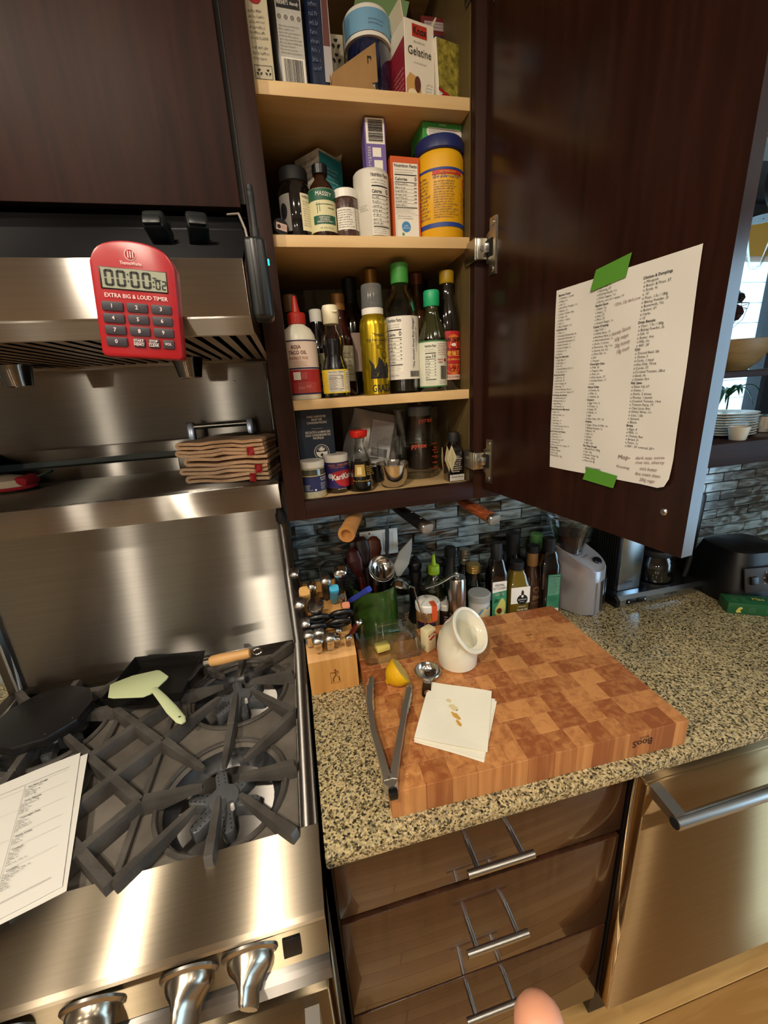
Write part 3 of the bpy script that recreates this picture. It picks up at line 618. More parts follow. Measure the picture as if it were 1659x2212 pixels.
# ---- second shelf
BGL = mat('brown_black_glass', '0f0a09', .08, coat=1); AMB = mat('amber_glass', '2c1608', .08, coat=1)
t = thing('spice_tin', 'tiny black tin with pink label standing on edge', 'tin', (.052, -.300, S2+.0135), rot=(R(84), R(10), R(18)))
obj('tin', lathe([(0, -.008), (.0125, -.008), (.0135, -.006), (.0135, .006), (.0125, .008), (0, .008)], 28), BLACK, t); L = Lab(t, lambda u, v, d: (u, v, .0082+d)); L.rect(-.0085, .0095, -.006, .005, mat('pink_paper', 'd8b8ae', .6)); L.disc(-.004, -.001, .0032, INK, 'heart', .0008); L.lines(.0, .0085, -.004, .003, 3, INKG, seed=3)
t = thing('vanilla_paste_jar', 'black apothecary jar with cream and grey labels', 'jar', (.085, -.272, S2))
obj('jar', lathe([(.026, 0), (.028, .003), (.028, .074), (.024, .083), (.0225, .086), (0, .086)], 36), BGL, t)
obj('lid', lathe([(.0215, .086), (.0235, .088), (.0235, .104), (.022, .107), (0, .107)], 40), SOFT, t)
L = Lab(t, cyl(.0282)); L.rect(.006, .034, .012, .066, CREAM, n=8); L.txt('NIELSEN', .02, .061, .005, INK, w=.022); L.lines(.009, .031, .018, .056, 11, INKG, seed=3); L.rect(-.04, -.012, .012, .066, mat('grey_label', '8f8b86', .5), n=8); L.disc(-.026, .042, .008, INK, 'print', rv=.012)
t = thing('bourbon_extract_bottle', 'brown extract bottle with green and cream label', 'bottle', (.1285, -.288, S2))
obj('bottle', lathe([(.0215, 0), (.0228, .003), (.0228, .066), (.019, .078), (.0105, .088), (.0095, .096)], 36), AMB, t)
obj('cap', lathe([(.0125, .0955), (.0128, .108), (.0115, .1095), (0, .1095)], 28), BLACK, t)
L = Lab(t, cyl(.0229)); GRN = mat('massey_green', '17563e', .5); L.rect(-.034, .034, .008, .07, mat('massey_cream', 'd7d2a6', .55), n=16); L.rect(-.034, .03, .053, .0695, GRN, 'label_band', .0007, 14)
L.txt('MASSEY', .0, .061, .0085, INKW, w=.026, rot=-5); L.rect(-.02, .02, .0185, .031, GRN, 'label_band', .0007, 12); L.txt('FAIRTRADE+\nBOURBON\nVANILLA EXTRACT', 0, .0248, .0036, INKW, w=.028, space=.85); L.txt('4 FL OZ (118 mL)', .002, .0125, .0028, INK, w=.022)
L.quads([(-.012, -.0112, .034, .05), (-.008, -.0072, .036, .049), (-.014, .016, .0465, .0472), (.006, .018, .041, .0418)], GRN, 'print')
t = thing('peppercorn_jar', 'small jar of peppercorns with white lid', 'jar', (.1685, -.287, S2))
obj('jar', lathe([(.020, 0), (.0215, .003), (.0215, .056), (.020, .060), (0, .060)], 32), mat('peppercorns', '4a332c', .3, coat=1, var=(190, .9)), t)
obj('lid', lathe([(.0215, .0605), (.0215, .072), (.020, .0735), (0, .0735)], 36), WHITEP, t); L = Lab(t, cyl(.0217)); L.rect(-.02, .032, .012, .044, WHITE, n=12); L.lines(-.018, .012, .014, .042, 8, INK, seed=5); L.rect(.013, .014, .012, .044, INK, 'rule', .0007); L.lines(.016, .03, .014, .042, 7, INKG, seed=6)
t = thing('tea_carton', 'open white carton with teal end turned to the front', 'box', (.150, -.172, S2), -50)
obj('carton', bx(-.045, .02, -.03, .03, 0, .173, .001), mat('white_carton', 'c9c1af', .6, var=(60, .12)), t); TEAL = mat('teal_card', '2f8f96', .5)
obj('end_panel', bx(.0202, .0212, -.0305, .0305, 0, .168), TEAL, t); Lf = Lab(t, lambda u, v, d: (.0212+d, u, v)); Lf.lines(-.024, .022, .09, .15, 9, mat('ink_pale', 'bcd8d8', .6), seed=3); Lf.lines(-.024, .022, .055, .08, 4, mat('ink_pale', 'bcd8d8', .6), seed=5)
Lf = Lab(t, flat_front(-.03)); Lf.lines(-.042, .018, .02, .165, 16, INKG, seed=8)
obj('flap', tf(bx(-.045, .02, -.001, .001, 0, .026), (0, .03, .172), (R(-25), 0, 0)), mat('white_carton', 'c9c1af'), t)
t, L = carton('grey_carton', 'dark grey carton behind the teal-ended box', .19, -.09, S2, .05, .05, .13, mat('dark_grey_card', '3b3a40', .5))
t = thing('white_canister', 'white plastic canister with nutrition facts label', 'canister', (.2165, -.284, S2))
obj('canister', lathe([(.030, 0), (.031, .002), (.031, .09), (.0305, .098), (.028, .101), (0, .101)], 40), mat('canister_white', 'cfcbbf', .4), t)
L = Lab(t, cyl(.0313)); nutrition(L, -.008, .026, .002, .094, '0', 21); L.lines(-.030, -.012, .038, .048, 3, INKG, seed=4)
t, L = carton('pectin_box', 'purple box with barcode standing on the white canister', .2275, -.274, S2+.1015, .036, .03, .0785, mat('violet_card', '6f5aa0', .5))
L.rect(-.016, .016, .042, .0775, INKW); L.barcode(-.012, .013, .045, .075, INK, vert=True); L.lines(-.014, -.008, .006, .038, 9, INKW, .5, 3); L.rect(-.006, .009, .024, .037, INKW, 'panel'); L.rect(-.004, .011, .0065, .0195, INKW, 'panel')
t = thing('red_pouch', 'crimson foil pouch slumped behind the purple box', 'pouch', (.225, -.16, S2), rot=(0, R(12), 0))
obj('pouch', lathe([(.03, 0), (.04, .02), (.038, .09), (.026, .14), (.02, .155)], 20, 1, 1, .45), mat('crimson_foil', '7d1626', .3), t)
t, L = carton('starch_box', 'orange starch box with white nutrition panel', .277, -.273, S2, .053, .034, .128, mat('argo_orange', 'c9541a', .5), 3)
nutrition(L, -.0225, .0225, .042, .118, '0', 31); L.rect(-.0225, .0225, .004, .0425, WHITE); L.disc(-.002, .023, .0085, mat('badge_blue', '3a86c0', .5), 'badge'); L.disc(-.008, .0115, .0025, mat('badge_green', '4f9a4a', .5), 'badge'); L.lines(-.018, .018, .034, .041, 2, INKG, seed=6); L.txt('quality\nguaranteed', -.002, .023, .0035, INKW, w=.013)
t = thing('starch_canister', 'yellow starch canister with blue lid', 'canister', (.3475, -.272, S2)); YEL = mat('argo_yellow', 'e0a81a', .4)
obj('canister', lathe([(.041, 0), (.043, .003), (.043, .125), (.041, .131), (.039, .134), (0, .134)], 44), YEL, t); obj('lid', lathe([(.0415, .134), (.0435, .136), (.0435, .150), (.041, .1545), (0, .1545)], 48), mat('lid_navy', '20285e', .4), t)
L = Lab(t, cyl(.0432)); NAVY = mat('argo_navy', '27418c', .5); L.rect(-.06, .066, .102, .1055, NAVY, 'label_band', n=24); L.rect(-.028, .028, .0955, .1015, mat('argo_red', 'c2342f', .5), 'label_band', .0007, 12); L.txt('EASY WHISK GRAVY', 0, .0985, .0042, YEL, .01, w=.03)
L.lines(-.027, .027, .0895, .0945, 1, NAVY, .6, 3); L.lines(-.026, .022, .03, .087, 15, INKB, .42, 5); L.lines(-.06, -.032, .03, .095, 12, INKB, .42, 6); L.rect(-.06, .066, .017, .024, NAVY, 'label_band', n=24)
L.poly([(.034, .092), (.045, .096), (.056, .095), (.056, .078), (.046, .074), (.036, .08)], mat('argo_red', 'c2342f', .5)); L.txt('Gluten\nFree', .045, .085, .006, INKW, w=.014); L.poly([(.040, .066), (.066, .07), (.066, .05), (.040, .053)], NAVY); L.txt('Argo', .054, .06, .012, INKW, .02, w=.018); L.poly([(.042, .046), (.062, .047), (.062, .036), (.042, .038)], mat('argo_red', 'c2342f', .5))
hx = [(u+.0028*math.cos(R(60*k)), v+.0028*math.sin(R(60*k))) for u, v in ((.03, .07), (.036, .066), (.03, .061), (.036, .057), (.03, .052), (.036, .048), (.03, .043)) for k in range(6)]
for k in range(7): L.poly(hx[6*k:6*k+6], mat('comb_gold', 'c98a14', .5), 'print', .0008)
t, L = carton('green_carton', 'green and white carton lying on the lid of the yellow canister', .350, -.255, S2+.1547, .078, .06, .0265, mat('green_card', '3f9a45', .5), 3)
L.poly([(x+.001, y+.0125) for x, y in rrect(.066, .0125, .005)], INKW, 'panel', .0006); L.lines(-.028, .029, .0075, .0178, 4, INKG, .4, 3, d=.0012); L.rect(.014, .036, .0022, .0058, INKR, 'stripe'); L.txt('WONDERFUL', -.002, .0226, .0036, INKW, w=.014)

# ---- third shelf
t = thing('taco_oil_bottle', 'white squeeze bottle with red nozzle and red-cream label', 'bottle', (.0635, -.277, S3))
obj('bottle', lathe([(.030, 0), (.032, .003), (.032, .1), (.030, .113), (.024, .124), (.0155, .130), (.014, .1335)], 40), mat('squeeze_white', 'e6e2d0', .35), t); REDP = mat('nozzle_red', 'b02a1f', .4)
obj('cap', lathe([(.0165, .1325), (.0165, .1495), (.015, .1515), (.008, .153), (.0065, .162), (.0045, .175), (.003, .18), (0, .18)], 30), REDP, t)
L = Lab(t, cyl(.0322)); RLAB = mat('roja_red', 'a3262a', .5); L.rect(-.045, .045, .009, .104, mat('roja_cream', 'e3cfc0', .5), n=20); L.rect(-.045, .045, .011, .053, RLAB, 'label_band', .0007, 20)
[L.rect(-.045, .045, a, b, INKB, 'stripe', .0009) for a, b in ((.1015, .1033), (.054, .0565), (.009, .0115))]
L.txt('ROJA', -.008, .0915, .0085, mat('ink_maroon', '5e1f24', .6), .012, w=.017); L.txt('TACO OIL', -.006, .082, .0085, mat('ink_maroon', '5e1f24'), .012, w=.032); L.txt('PERFECT FOR', -.005, .0725, .0065, mat('ink_clay', 'b0705c', .6), .01, w=.034); L.lines(-.02, .014, .058, .068, 4, mat('ink_clay', 'b0705c'), seed=3)
L.rect(-.018, -.0045, .0355, .049, INKW, 'panel', .0009); L.lines(-.002, .009, .0365, .048, 4, mat('ink_pinkish', 'd88a80', .6), .5, 4); L.txt('Shake Well', .0, .022, .009, mat('ink_pinkish', 'd88a80'), 0, w=.024, shear=.4, rot=6)
L.quads([(-.02+.005*k, -.015+.005*k, .013+.0024*j, .0134+.0024*j) for k in range(9) for j in range(8)], mat('ink_pinkish', 'd88a80'), 'hatch', .0009)
def neckbottle(name, label, x, y, z, r, h, sh, rn, m, cap, capm, rc=None, n=28, sq=0):
    """plain bottle: body radius r up to sh, neck radius rn, cap height"""
    t = thing(name, label, 'bottle', (x, y, z)); hb = h-cap
    obj('bottle', lathe([(r*.9, 0), (r, .004), (r, sh), (r*.85, sh+.014), (rn*1.15, sh+.04), (rn, sh+.05), (rn, hb)], n, sq), m, t)
    obj('cap', lathe([(rc or rn*1.15, hb-.001), (rc or rn*1.18, h-.002), ((rc or rn)*.9, h), (0, h)], n), capm, t); return t
VINE = mat('dark_vanilla', '0c0609', .1, coat=1)
t = thing('white_cap_vanilla', 'clear vanilla bottle with ivory flip cap and yellow label', 'bottle', (.1255, -.283, S3))
pf = [(.0235, 0), (.0255, .003), (.0255, .05), (.0245, .056), (.019, .072), (.0185, .082), (.0215, .098), (.021, .108), (.0125, .122), (.0115, .137)]
obj('bottle', lathe(shell(pf), 36, cap=False), GLASS, t); obj('liquid', lathe([(0, .0035), (.0232, .0038), (.0232, .05), (.0222, .055), (.0172, .071), (.017, .081), (.0195, .097), (.019, .104), (0, .105)], 30), mat('vanilla_liquid', '120c12', .25), t)
obj('cap', lathe([(.0135, .1305), (.0145, .132), (.0148, .158), (.013, .162), (0, .1625)], 32), IVORY, t); obj('thumb_tab', tf(bx(-.005, .005, -.002, .002, -.0015, .0015, .001), (.006, -.0143, .1505)), IVORY, t)
L = Lab(t, cyl(.0257)); YL = mat('lemon_label', 'e4cc3c', .5); L.rect(-.037, .037, .008, .0505, YL, n=18); nutrition(L, -.018, .0135, .0105, .048, '120', 41); L.rect(.0165, .031, .0105, .048, WHITE, 'label', .0007, 5); L.lines(.0175, .03, .012, .046, 9, INK, seed=7)
t = neckbottle('white_cap_dark_bottle', 'dark bottle with white cap behind the taco oil', .104, -.215, S3, .024, .168, .098, .0105, VINE, .022, WHITEP); L = Lab(t, cyl(.0242)); L.rect(-.012, .02, .012, .085, mat('olive_label', 'a7a17c', .6), n=8); L.lines(-.011, .004, .014, .08, 6, INK, .6, 5)
t = neckbottle('gold_cap_amber_bottle', 'amber bottle with bronze cap behind the ivory-capped vanilla', .154, -.188, S3, .026, .2, .11, .0125, mat('maroon_glass', '3a120c', .1, coat=1), .030, mat('bronze_cap', '8a5f2a', .4, .3), .0145); L = Lab(t, cyl(.0262)); L.rect(-.02, .03, .03, .1, CREAM, n=10); L.lines(-.016, .028, .04, .09, 6, INKG, seed=2)
t = neckbottle('brown_cap_bottle', 'bottle with dull brown cap behind the red nozzle', .058, -.21, S3, .022, .195, .11, .0115, VINE, .03, mat('dull_brown_cap', '6b4a2a', .5), .0145)
t = neckbottle('black_wine_bottle', 'tall black wine bottle at the back of the third shelf', .191, -.125, S3, .034, .243, .15, .0135, BGL, .07, SOFT, .015); L = Lab(t, cyl(.0342)); L.rect(-.03, .022, .05, .13, mat('blush_label', 'b59b8c', .6), n=10)
t = neckbottle('gold_foil_wine_bottle', 'tall wine bottle with gold foil neck at the back', .224, -.198, S3, .027, .241, .14, .013, AMB, .075, GOLDF, .0142)
t = neckbottle('copper_cap_bottle', 'amber bottle with copper screw cap behind the rice vinegar', .333, -.16, S3, .027, .243, .15, .012, mat('tea_glass', '3c2412', .1, coat=1), .022, mat('copper_cap', '7a4526', .35, .4), .0142)
t = neckbottle('black_cap_bottle', 'black-capped dark bottle in the back right corner', .366, -.09, S3, .026, .243, .15, .013, VINE, .04, SOFT, .015)
t = thing('oil_spray_can', 'golden oil spray can with clear cap', 'spray can', (.2055, -.283, S3)); GOLD = mat('graza_gold', 'b59a1e', .24, .75)
obj('can', lathe([(.025, 0), (.0268, .002), (.0268, .125), (.024, .137), (.0195, .143), (.0195, .1445)], 40), GOLD, t); obj('collar', lathe([(.0205, .144), (.0205, .154), (.0195, .155), (0, .155)], 32), WHITEP, t)
obj('nozzle', join(lathe([(.011, .155), (.010, .166), (.006, .169), (.005, .181), (0, .182)], 20), tf(bx(-.002, .011, -.003, .003, -.003, .003, .001), (.004, 0, .177), (0, R(-25), 0))), WHITEP, t); obj('clear_cap', lathe([(.0202, .155), (.0192, .193), (.018, .195), (0, .195), (0, .194), (.0176, .194), (.0187, .192), (.0196, .155)], 32, cap=False), mat('frosted_cap', 'dfe3e4', .12, trans=.85, ior=1.2), t)
L = Lab(t, cyl(.027)); L.txt('"Frizzle"', .004, .107, .009, INK, 0, w=.023); L.txt('High Heat Cooking Oil', .002, .0985, .0085, INK, 0, w=.042); L.lines(-.012, .02, .088, .095, 2, INK, .3, 3); L.txt('GRAZA', .006, .0115, .019, INK, .012, w=.040)
L.poly([(-.016, .03), (-.014, .052), (-.0185, .066), (-.009, .056), (-.007, .047), (-.001, .056), (.001, .068), (.008, .062), (.013, .05), (.019, .06), (.022, .044), (.019, .03)], INK, 'flame'); L.poly([(-.005, .034), (.010, .064), (.0115, .063), (-.0025, .034)], GOLD, 'fork', .0012); L.disc(.0135, .072, .0062, INK, 'pan_mark'); L.disc(.0135, .072, .0052, GOLD, 'pan_mark', .0012); L.disc(.007, .0865, .009, INK, 'oval', .0006, .0042); L.disc(.007, .0865, .0084, GOLD, 'oval', .0009, .0037)
t = thing('rice_vinegar_bottle', 'large clear vinegar bottle with green cap and white label', 'bottle', (.2655, -.266, S3))
pf = [(.031, 0), (.0335, .004), (.0335, .15), (.030, .168), (.018, .188), (.0145, .198), (.0145, .21)]
obj('bottle', lathe(shell(pf, .002), 40, cap=False), GLASS, t); obj('liquid', lathe([(0, .004), (.0305, .0045), (.031, .11), (0, .111)], 36), mat('vinegar_dark', '14130c', .2), t)
obj('cap', lathe([(.0165, .2), (.017, .203), (.017, .232), (.0155, .234), (0, .234)], 36), mat('vinegar_green', '3f8f3c', .4), t)
L = Lab(t, cyl(.0338)); L.rect(-.042, .036, .026, .14, mat('vinegar_label', 'ddd9cf', .55), n=18); L.rect(.0345, .036, .026, .14, YL, 'label_edge', .0007); nutrition(L, -.038, -.008, .04, .138, '0', 51); L.txt('"The World\'s Finest Rice Vinegar"', .014, .092, .0066, INK, .008, rot=90); L.txt('www.RICEVINEGAR.com', .0215, .098, .0042, INK, rot=90); L.barcode(.005, .03, .03, .041, INK, 6); L.lines(-.036, -.012, .03, .037, 1, INKG, seed=5)
t = thing('green_cap_soy', 'small soy bottle with bright green cap and facts label', 'bottle', (.3225, -.284, S3))
pf = [(.0255, 0), (.0275, .003), (.0275, .098), (.024, .114), (.0155, .136), (.0125, .146), (.0125, .162)]
SOYG = mat('soy_green_glass', '2a3410', .06, trans=.35, coat=1); obj('bottle', lathe(pf, 36), mat('soy_black', '0e0a06', .08, coat=1), t); obj('shoulder', lathe([(.0277, .098), (.0242, .1142), (.0157, .1362), (.0127, .146), (.0127, .16)], 36, cap=False), mat('olive_shoulder', '2b2c10', .08, coat=1), t)
obj('cap', lathe([(.0145, .156), (.0155, .158), (.0155, .181), (.014, .184), (0, .184)], 36), mat('cap_emerald', '1fa36a', .4), t)
L = Lab(t, cyl(.0279)); L.rect(-.045, .045, .008, .094, mat('soy_label', 'd7d9c8', .55), n=20); L.quads([(-.045+.0045*k, -.0405+.0045*k, a, b) for k in range(20) for a, b in ((.0915, .094), (.008, .0105))], mat('soy_label_green', '3d7a46', .5), 'label_band', .0007); nutrition(L, -.025, -.002, .012, .088, '10', 61, bg=mat('soy_label', 'd7d9c8')); L.lines(.001, .026, .066, .089, 6, INKR, .35, 4); L.txt('Scan for\nrecipes', .006, .0565, .005, INKR, .01, w=.012); L.poly([(.015, .0555), (.019, .0555), (.019, .0525), (.0225, .057), (.019, .0615), (.019, .0585), (.015, .0585)], INKR, 'arrow'); L.barcode(.006, .022, .022, .047, INK, 8); L.lines(.004, .024, .013, .02, 2, INKG, seed=4)
t = thing('dark_soy_bottle', 'tall dark soy bottle with yellow cap and red oval label', 'bottle', (.3625, -.262, S3))
obj('bottle', lathe([(.0235, 0), (.0255, .003), (.0255, .128), (.0215, .15), (.0135, .178), (.0115, .19), (.0115, .205)], 36), mat('soy_black', '0e0a06'), t); obj('cap', lathe([(.0135, .2), (.0145, .202), (.0145, .22), (.0132, .2225), (0, .2225)], 34), mat('cap_mustard', '9c7d10', .4), t)
L = Lab(t, cyl(.0257)); L.rect(-.031, .031, .02, .112, mat('pearl_red', 'b5282c', .45), n=16); L.rect(-.031, .031, .02, .03, mat('pearl_pink', 'dcb9ab', .5), 'label_band', .0007, 12); L.disc(.004, .068, .0235, mat('pearl_orange', 'd9772c', .45), 'oval', .0007, .038); L.rect(-.031, .031, .0505, .0795, mat('pearl_red', 'b5282c'), 'label_band', .001, 12)
L.txt('珠江橋牌', .004, .0955, .009, INK, .01, w=.03); L.disc(.004, .0865, .0055, WHITE, 'emblem', .001, .003); L.txt('PEARL RIVER BRIDGE', .003, .0782, .0046, INK, .01, w=.036, d=.0014); L.txt('老抽王', .004, .0695, .011, mat('ink_gold', 'e8c24a', .5), .012, w=.028, d=.0014); L.txt('SUPERIOR DARK SOY SAUCE', .002, .0588, .005, mat('ink_gold', 'e8c24a'), .01, w=.042, d=.0014); L.txt('Soy Superior Sauce', .003, .049, .0045, mat('ink_gold', 'e8c24a'), w=.03, d=.0014); L.txt('天然釀造', .004, .042, .004, INK, w=.014); L.txt('Naturally brewed', .004, .0365, .0034, INK, w=.02); L.txt('16.9 FL.OZ (500mL)', .002, .0252, .0045, INK, w=.034)

# ---- bottom of the cabinet
NAVC = mat('salt_navy', '142338', .5)
t, L = carton('sea_salt_box', 'navy sea salt carton with round maple leaf emblem', .0765, -.235, S4, .073, .06, .172, NAVC, 2)
L.txt('HAND-HARVESTED\nFROM THE\nCANADIAN PACIFIC', .004, .150, .0062, INKW, w=.040, space=.95); L.quads([(-.008, .014, .1325, .1328)], INKW, 'rule'); L.txt('RÉCOLTÉ À LA MAIN DES\nEAUX CANADIENNES DU\nPACIFIQUE', .004, .1195, .0062, INKW, .006, w=.050, space=.95)
L.disc(.008, .085, .0155, INKW, 'emblem', .0006, n=32); L.disc(.008, .085, .0145, NAVC, 'emblem', .0009, n=32); L.disc(.008, .085, .0118, INKW, 'emblem', .0012, n=32)
L.poly([(.008+.011*math.cos(R(a)), .0855+.011*math.sin(R(a))) for a in range(0, 181, 15)], NAVC, 'emblem', .0015)
leaf = [(0, .0085), (.0015, .0055), (.0035, .0065), (.003, .0035), (.0065, .0045), (.0055, .002), (.007, .001), (.003, -.0012), (.0005, -.001), (0, -.003)]
L.poly([(.008+a, .0885+b) for a, b in leaf]+[(.008-a, .0885+b) for a, b in leaf[::-1]], INKW, 'maple_leaf', .0018); L.poly([(.008, .083), (.012, .079), (.008, .075), (.004, .079)], NAVC, 'emblem', .0015); L.lines(-.030, .004, .047, .058, 3, INKW, .4, 3)
t = thing('salt_jar', 'jar of pale salt with navy label and white lid', 'jar', (.060, -.2885, S4))
obj('jar', lathe([(.024, 0), (.026, .003), (.026, .058), (.0235, .0615), (0, .0615)], 36), mat('salt_grain', 'c3bd9f', .3, coat=.8, var=(220, .12)), t); obj('headspace', lathe([(.0262, .045), (.0262, .0585)], 36, cap=False), mat('jar_grey', '4c4d3f', .15, coat=1), t); obj('lid', lathe([(.0258, .0615), (.0262, .063), (.0262, .0725), (.0245, .074), (0, .0745)], 40), WHITEP, t)
L = Lab(t, cyl(.0264)); L.rect(-.05, .05, .015, .0455, INKB, n=24); L.rect(-.05, .05, .0455, .047, mat('label_gold', 'c9b46a', .5), 'label_edge', n=24); L.txt('JACOBSEN\nSALT CO', .022, .039, .0042, INKW, w=.016); L.lines(.014, .03, .017, .032, 5, INKW, .35, 3); L.lines(-.03, .0, .017, .029, 4, INKW, .35, 5); L.disc(.003, .0185, .0018, INKW, 'mark')
t = thing('chili_crisp_jar', 'chili crisp jar with purple, yellow and red label', 'jar', (.112, -.267, S4))
obj('jar', lathe([(.023, 0), (.025, .003), (.025, .06), (.0225, .064), (0, .064)], 36), mat('chili_oil', '1d0d08', .12, coat=1), t); obj('lid', lathe([(.025, .0645), (.0255, .066), (.0255, .078), (.024, .0795), (0, .08)], 40), WHITEP, t)
L = Lab(t, cyl(.0253)); L.rect(-.045, .045, .012, .064, mat('kari_purple', '2f2463', .5), n=22); L.poly([(-.03, .0125), (.016, .0125), (-.006, .03), (-.03, .036)], mat('kari_yellow', 'd9b93c', .5), 'label_panel', .0007); L.poly([(-.014, .043), (.0, .047), (.02, .048), (.03, .046), (.03, .014), (.012, .013), (.0, .018), (-.008, .028)], mat('kari_red', 'b32227', .5), 'label_panel', .0009)
L.txt('KariKari', .008, .035, .016, INKW, .03, w=.044, rot=4, shear=.15, d=.0016); L.txt('GARLIC', -.012, .059, .0045, mat('ink_orange', 'e08a3c', .6), .01, w=.014); L.txt('CHILI CRISP', .012, .0595, .006, mat('ink_orange', 'e08a3c'), .015, w=.026); L.lines(-.016, .018, .0535, .056, 1, mat('ink_orange', 'e08a3c'), .6, 4); L.disc(-.0165, .037, .0055, mat('kari_pale', 'b9bcc8', .5), 'seal', .001); L.lines(-.022, -.006, .016, .022, 2, INK, .4, 5); L.txt('NET WT 7 OZ', .006, .0095, .003, INKW, w=.018)
t = thing('soy_cruet', 'teardrop glass soy dispenser with red pouring cap', 'cruet', (.162, -.277, S4))
pf = [(.0255, 0), (.0285, .003), (.0285, .012), (.026, .04), (.021, .064), (.0125, .088), (.0105, .098), (.012, .108)]
obj('flask', lathe(shell(pf, .002), 36, cap=False), GLASS, t); obj('soy_sauce', lathe([(0, .004), (.026, .0045), (.026, .012), (.0235, .039), (.019, .062), (0, .0625)], 32), mat('soy_sauce_in_flask', '120b05', .1), t)
obj('cap', join(lathe([(.011, .108), (.0165, .111), (.0185, .121), (.018, .1235), (0, .124)], 30), tf(bx(-.004, .004, -.009, 0, -.003, .003, .001), (0, -.013, .1195), (R(20), 0, 0))), mat('cruet_red', 'c3241c', .35), t)
L = Lab(t, lambda u, v, d: ((.0262-(v-.04)*.2+d)*math.sin(u/.026), -(.0262-(v-.04)*.2+d)*math.cos(u/.026), v)); L.rect(-.018, .004, .033, .057, mat('kikko_gold', 'a88a3c', .4), n=6); L.rect(-.013, -.003, .037, .052, mat('kikko_cream', 'd6c28a', .5), 'label_panel', .0007); L.lines(.007, .03, .034, .054, 5, mat('kikko_gold', 'a88a3c'), .5, 3); L.lines(-.02, .02, .022, .027, 1, mat('kikko_gold', 'a88a3c'), .5, 4)
t = thing('measuring_cup', 'small steel measuring cup in front of the glass jugs', 'measuring cup', (.229, -.281, S4+.0005))
pf = [(.016, 0), (.024, .006), (.031, .022), (.0345, .050)]; obj('cup', lathe([(0, 0)]+pf+[(.0338, .0505)]+[(r-.0012, z+.0012) for r, z in pf[::-1]]+[(0, .0012)], 36, cap=False), CHROME, t); obj('rim', tube([(.0345*math.cos(2*PI*k/40), .0345*math.sin(2*PI*k/40), .0503) for k in range(40)], .0011, 6, True), CHROME, t)
obj('handle', tf(bx(-.06, 0, -.007, .007, -.001, .001, .0008), (-.033, .0, .0495), (0, 0, R(-62))), CHROME, t)
REDI = mat('pyrex_red', 'b5462e', .5)
def jug(name, label, x, y, z, r, h, rz):
    t = thing(name, label, 'measuring jug', (x, y, z), rz)
    pf = [(r*.82, 0), (r*.86, .003), (r*.9, h*.3), (r, h*.97), (r*1.03, h)]; V = lathe(shell(pf, .003), 44, cap=False)
    for v in V.vertices:   # pouring lip
        a = math.atan2(v.co.y, v.co.x)
        if v.co.z > h*.8:
            w = max(0, 1-abs(a)/.45)*(v.co.z-h*.8)/(h*.2); v.co.x += .014*w; v.co.z += .003*w
    obj('jug', V, GLASS, t)
    obj('handle', tube([(-r*.98, 0, h*.86), (-r-.016, 0, h*.9), (-r-.028, 0, h*.82), (-r-.029, 0, h*.55), (-r-.022, 0, h*.3), (-r-.018, 0, h*.26)], [.006, .0075, .008, .008, .007, .005], 10, flat=1.3), GLASS, t); return t
t = jug('large_glass_jug', 'larger glass measuring jug with red markings, under the other', .309, -.20, S4+.0005, .056, .098, 0)
L = Lab(t, cyl(.0562)); L.txt('pyrex', -.012, .077, .015, REDI, .02, w=.034, shear=.1); L.quads([(.018, .034, .022+.014*k, .0232+.014*k) for k in range(5)], REDI, 'markings'); L.lines(.024, .04, .02, .075, 5, REDI, .35, 4)
t = jug('small_glass_jug', 'smaller glass measuring jug nested in the larger one', .313, -.198, S4+.0685, .047, .085, 175)
L = Lab(t, cyl(.0478, 175)); L.txt('pyrex', .012, .062, .014, REDI, .02, w=.032, shear=.1)
t = thing('tagged_black_bottle', 'square black bottle with cream tag beside the hinge', 'bottle', (.366, -.283, S4)); obj('bottle', lathe([(.0165, 0), (.0185, .003), (.0185, .062), (.015, .072), (.009, .078), (.0085, .086)], 32, 6), BGL, t)
obj('cap', lathe([(.0125, .085), (.0125, .1), (.011, .104), (0, .104)], 24), SOFT, t); L = Lab(t, flat_front(-.0187)); L.lines(-.012, .014, .02, .052, 7, INKW, .4, 3); L.rect(-.0165, .0165, .002, .0155, mat('grey_white', 'c9c5bf', .5)); L.txt('Corti Bros', 0, .0105, .0055, INK, .01, w=.026, shear=.2); L.lines(-.004, .014, .0035, .0065, 1, INK, .4, 4)
for k, (x, a) in enumerate(((-.034, 62), (-.022, 35), (-.014, 10))): obj('paper_tag', tf(prism([(0, .028), (.012, .002), (0, -.028), (-.012, .002)], -.0004, .0004), (x, -.024, .052), (R(90), R(-16+8*k), R(a))), mat('tag_cream', 'c8c09a', .6), t)
L = Lab(t, lambda u, v, d: (-.014+u*.98, -.025-d-u*-.17, .052+v)); L.quads([(-.0002+.0, .0004, -.02, .018), (-.006, -.0056, -.006, .006), (.004, .0044, -.008, .008)], mat('ink_olive', '6d6a48', .6), 'palm_mark')
t = thing('silver_pouch', 'crumpled silver foil pouch with barcode label', 'pouch', (.195, -.165, S4+.02), rot=(R(-8), R(14), R(-6))); FOIL = mat('silver_foil', 'c2c0bc', .32, .5, bump=(30, .6))
V, F = [], []
for j in range(11):
    for k in range(11):
        u, v = k/10, j/10; e = (1-abs(2*u-1)**3)*(1-abs(2*v-1)**3)
        V.append(((u-.5)*(.115+.012*math.sin(5*v)), -.024*e+.003*math.sin(9*u+4*v), v*.135))
for j in range(10):
    for k in range(10): a = j*11+k; F.append((a, a+1, a+12, a+11))
me = raw(V+[(x, .012-y*.3, z) for x, y, z in V], F+[tuple(q+121 for q in f) for f in F], ang=60); obj('pouch', me, FOIL, t)
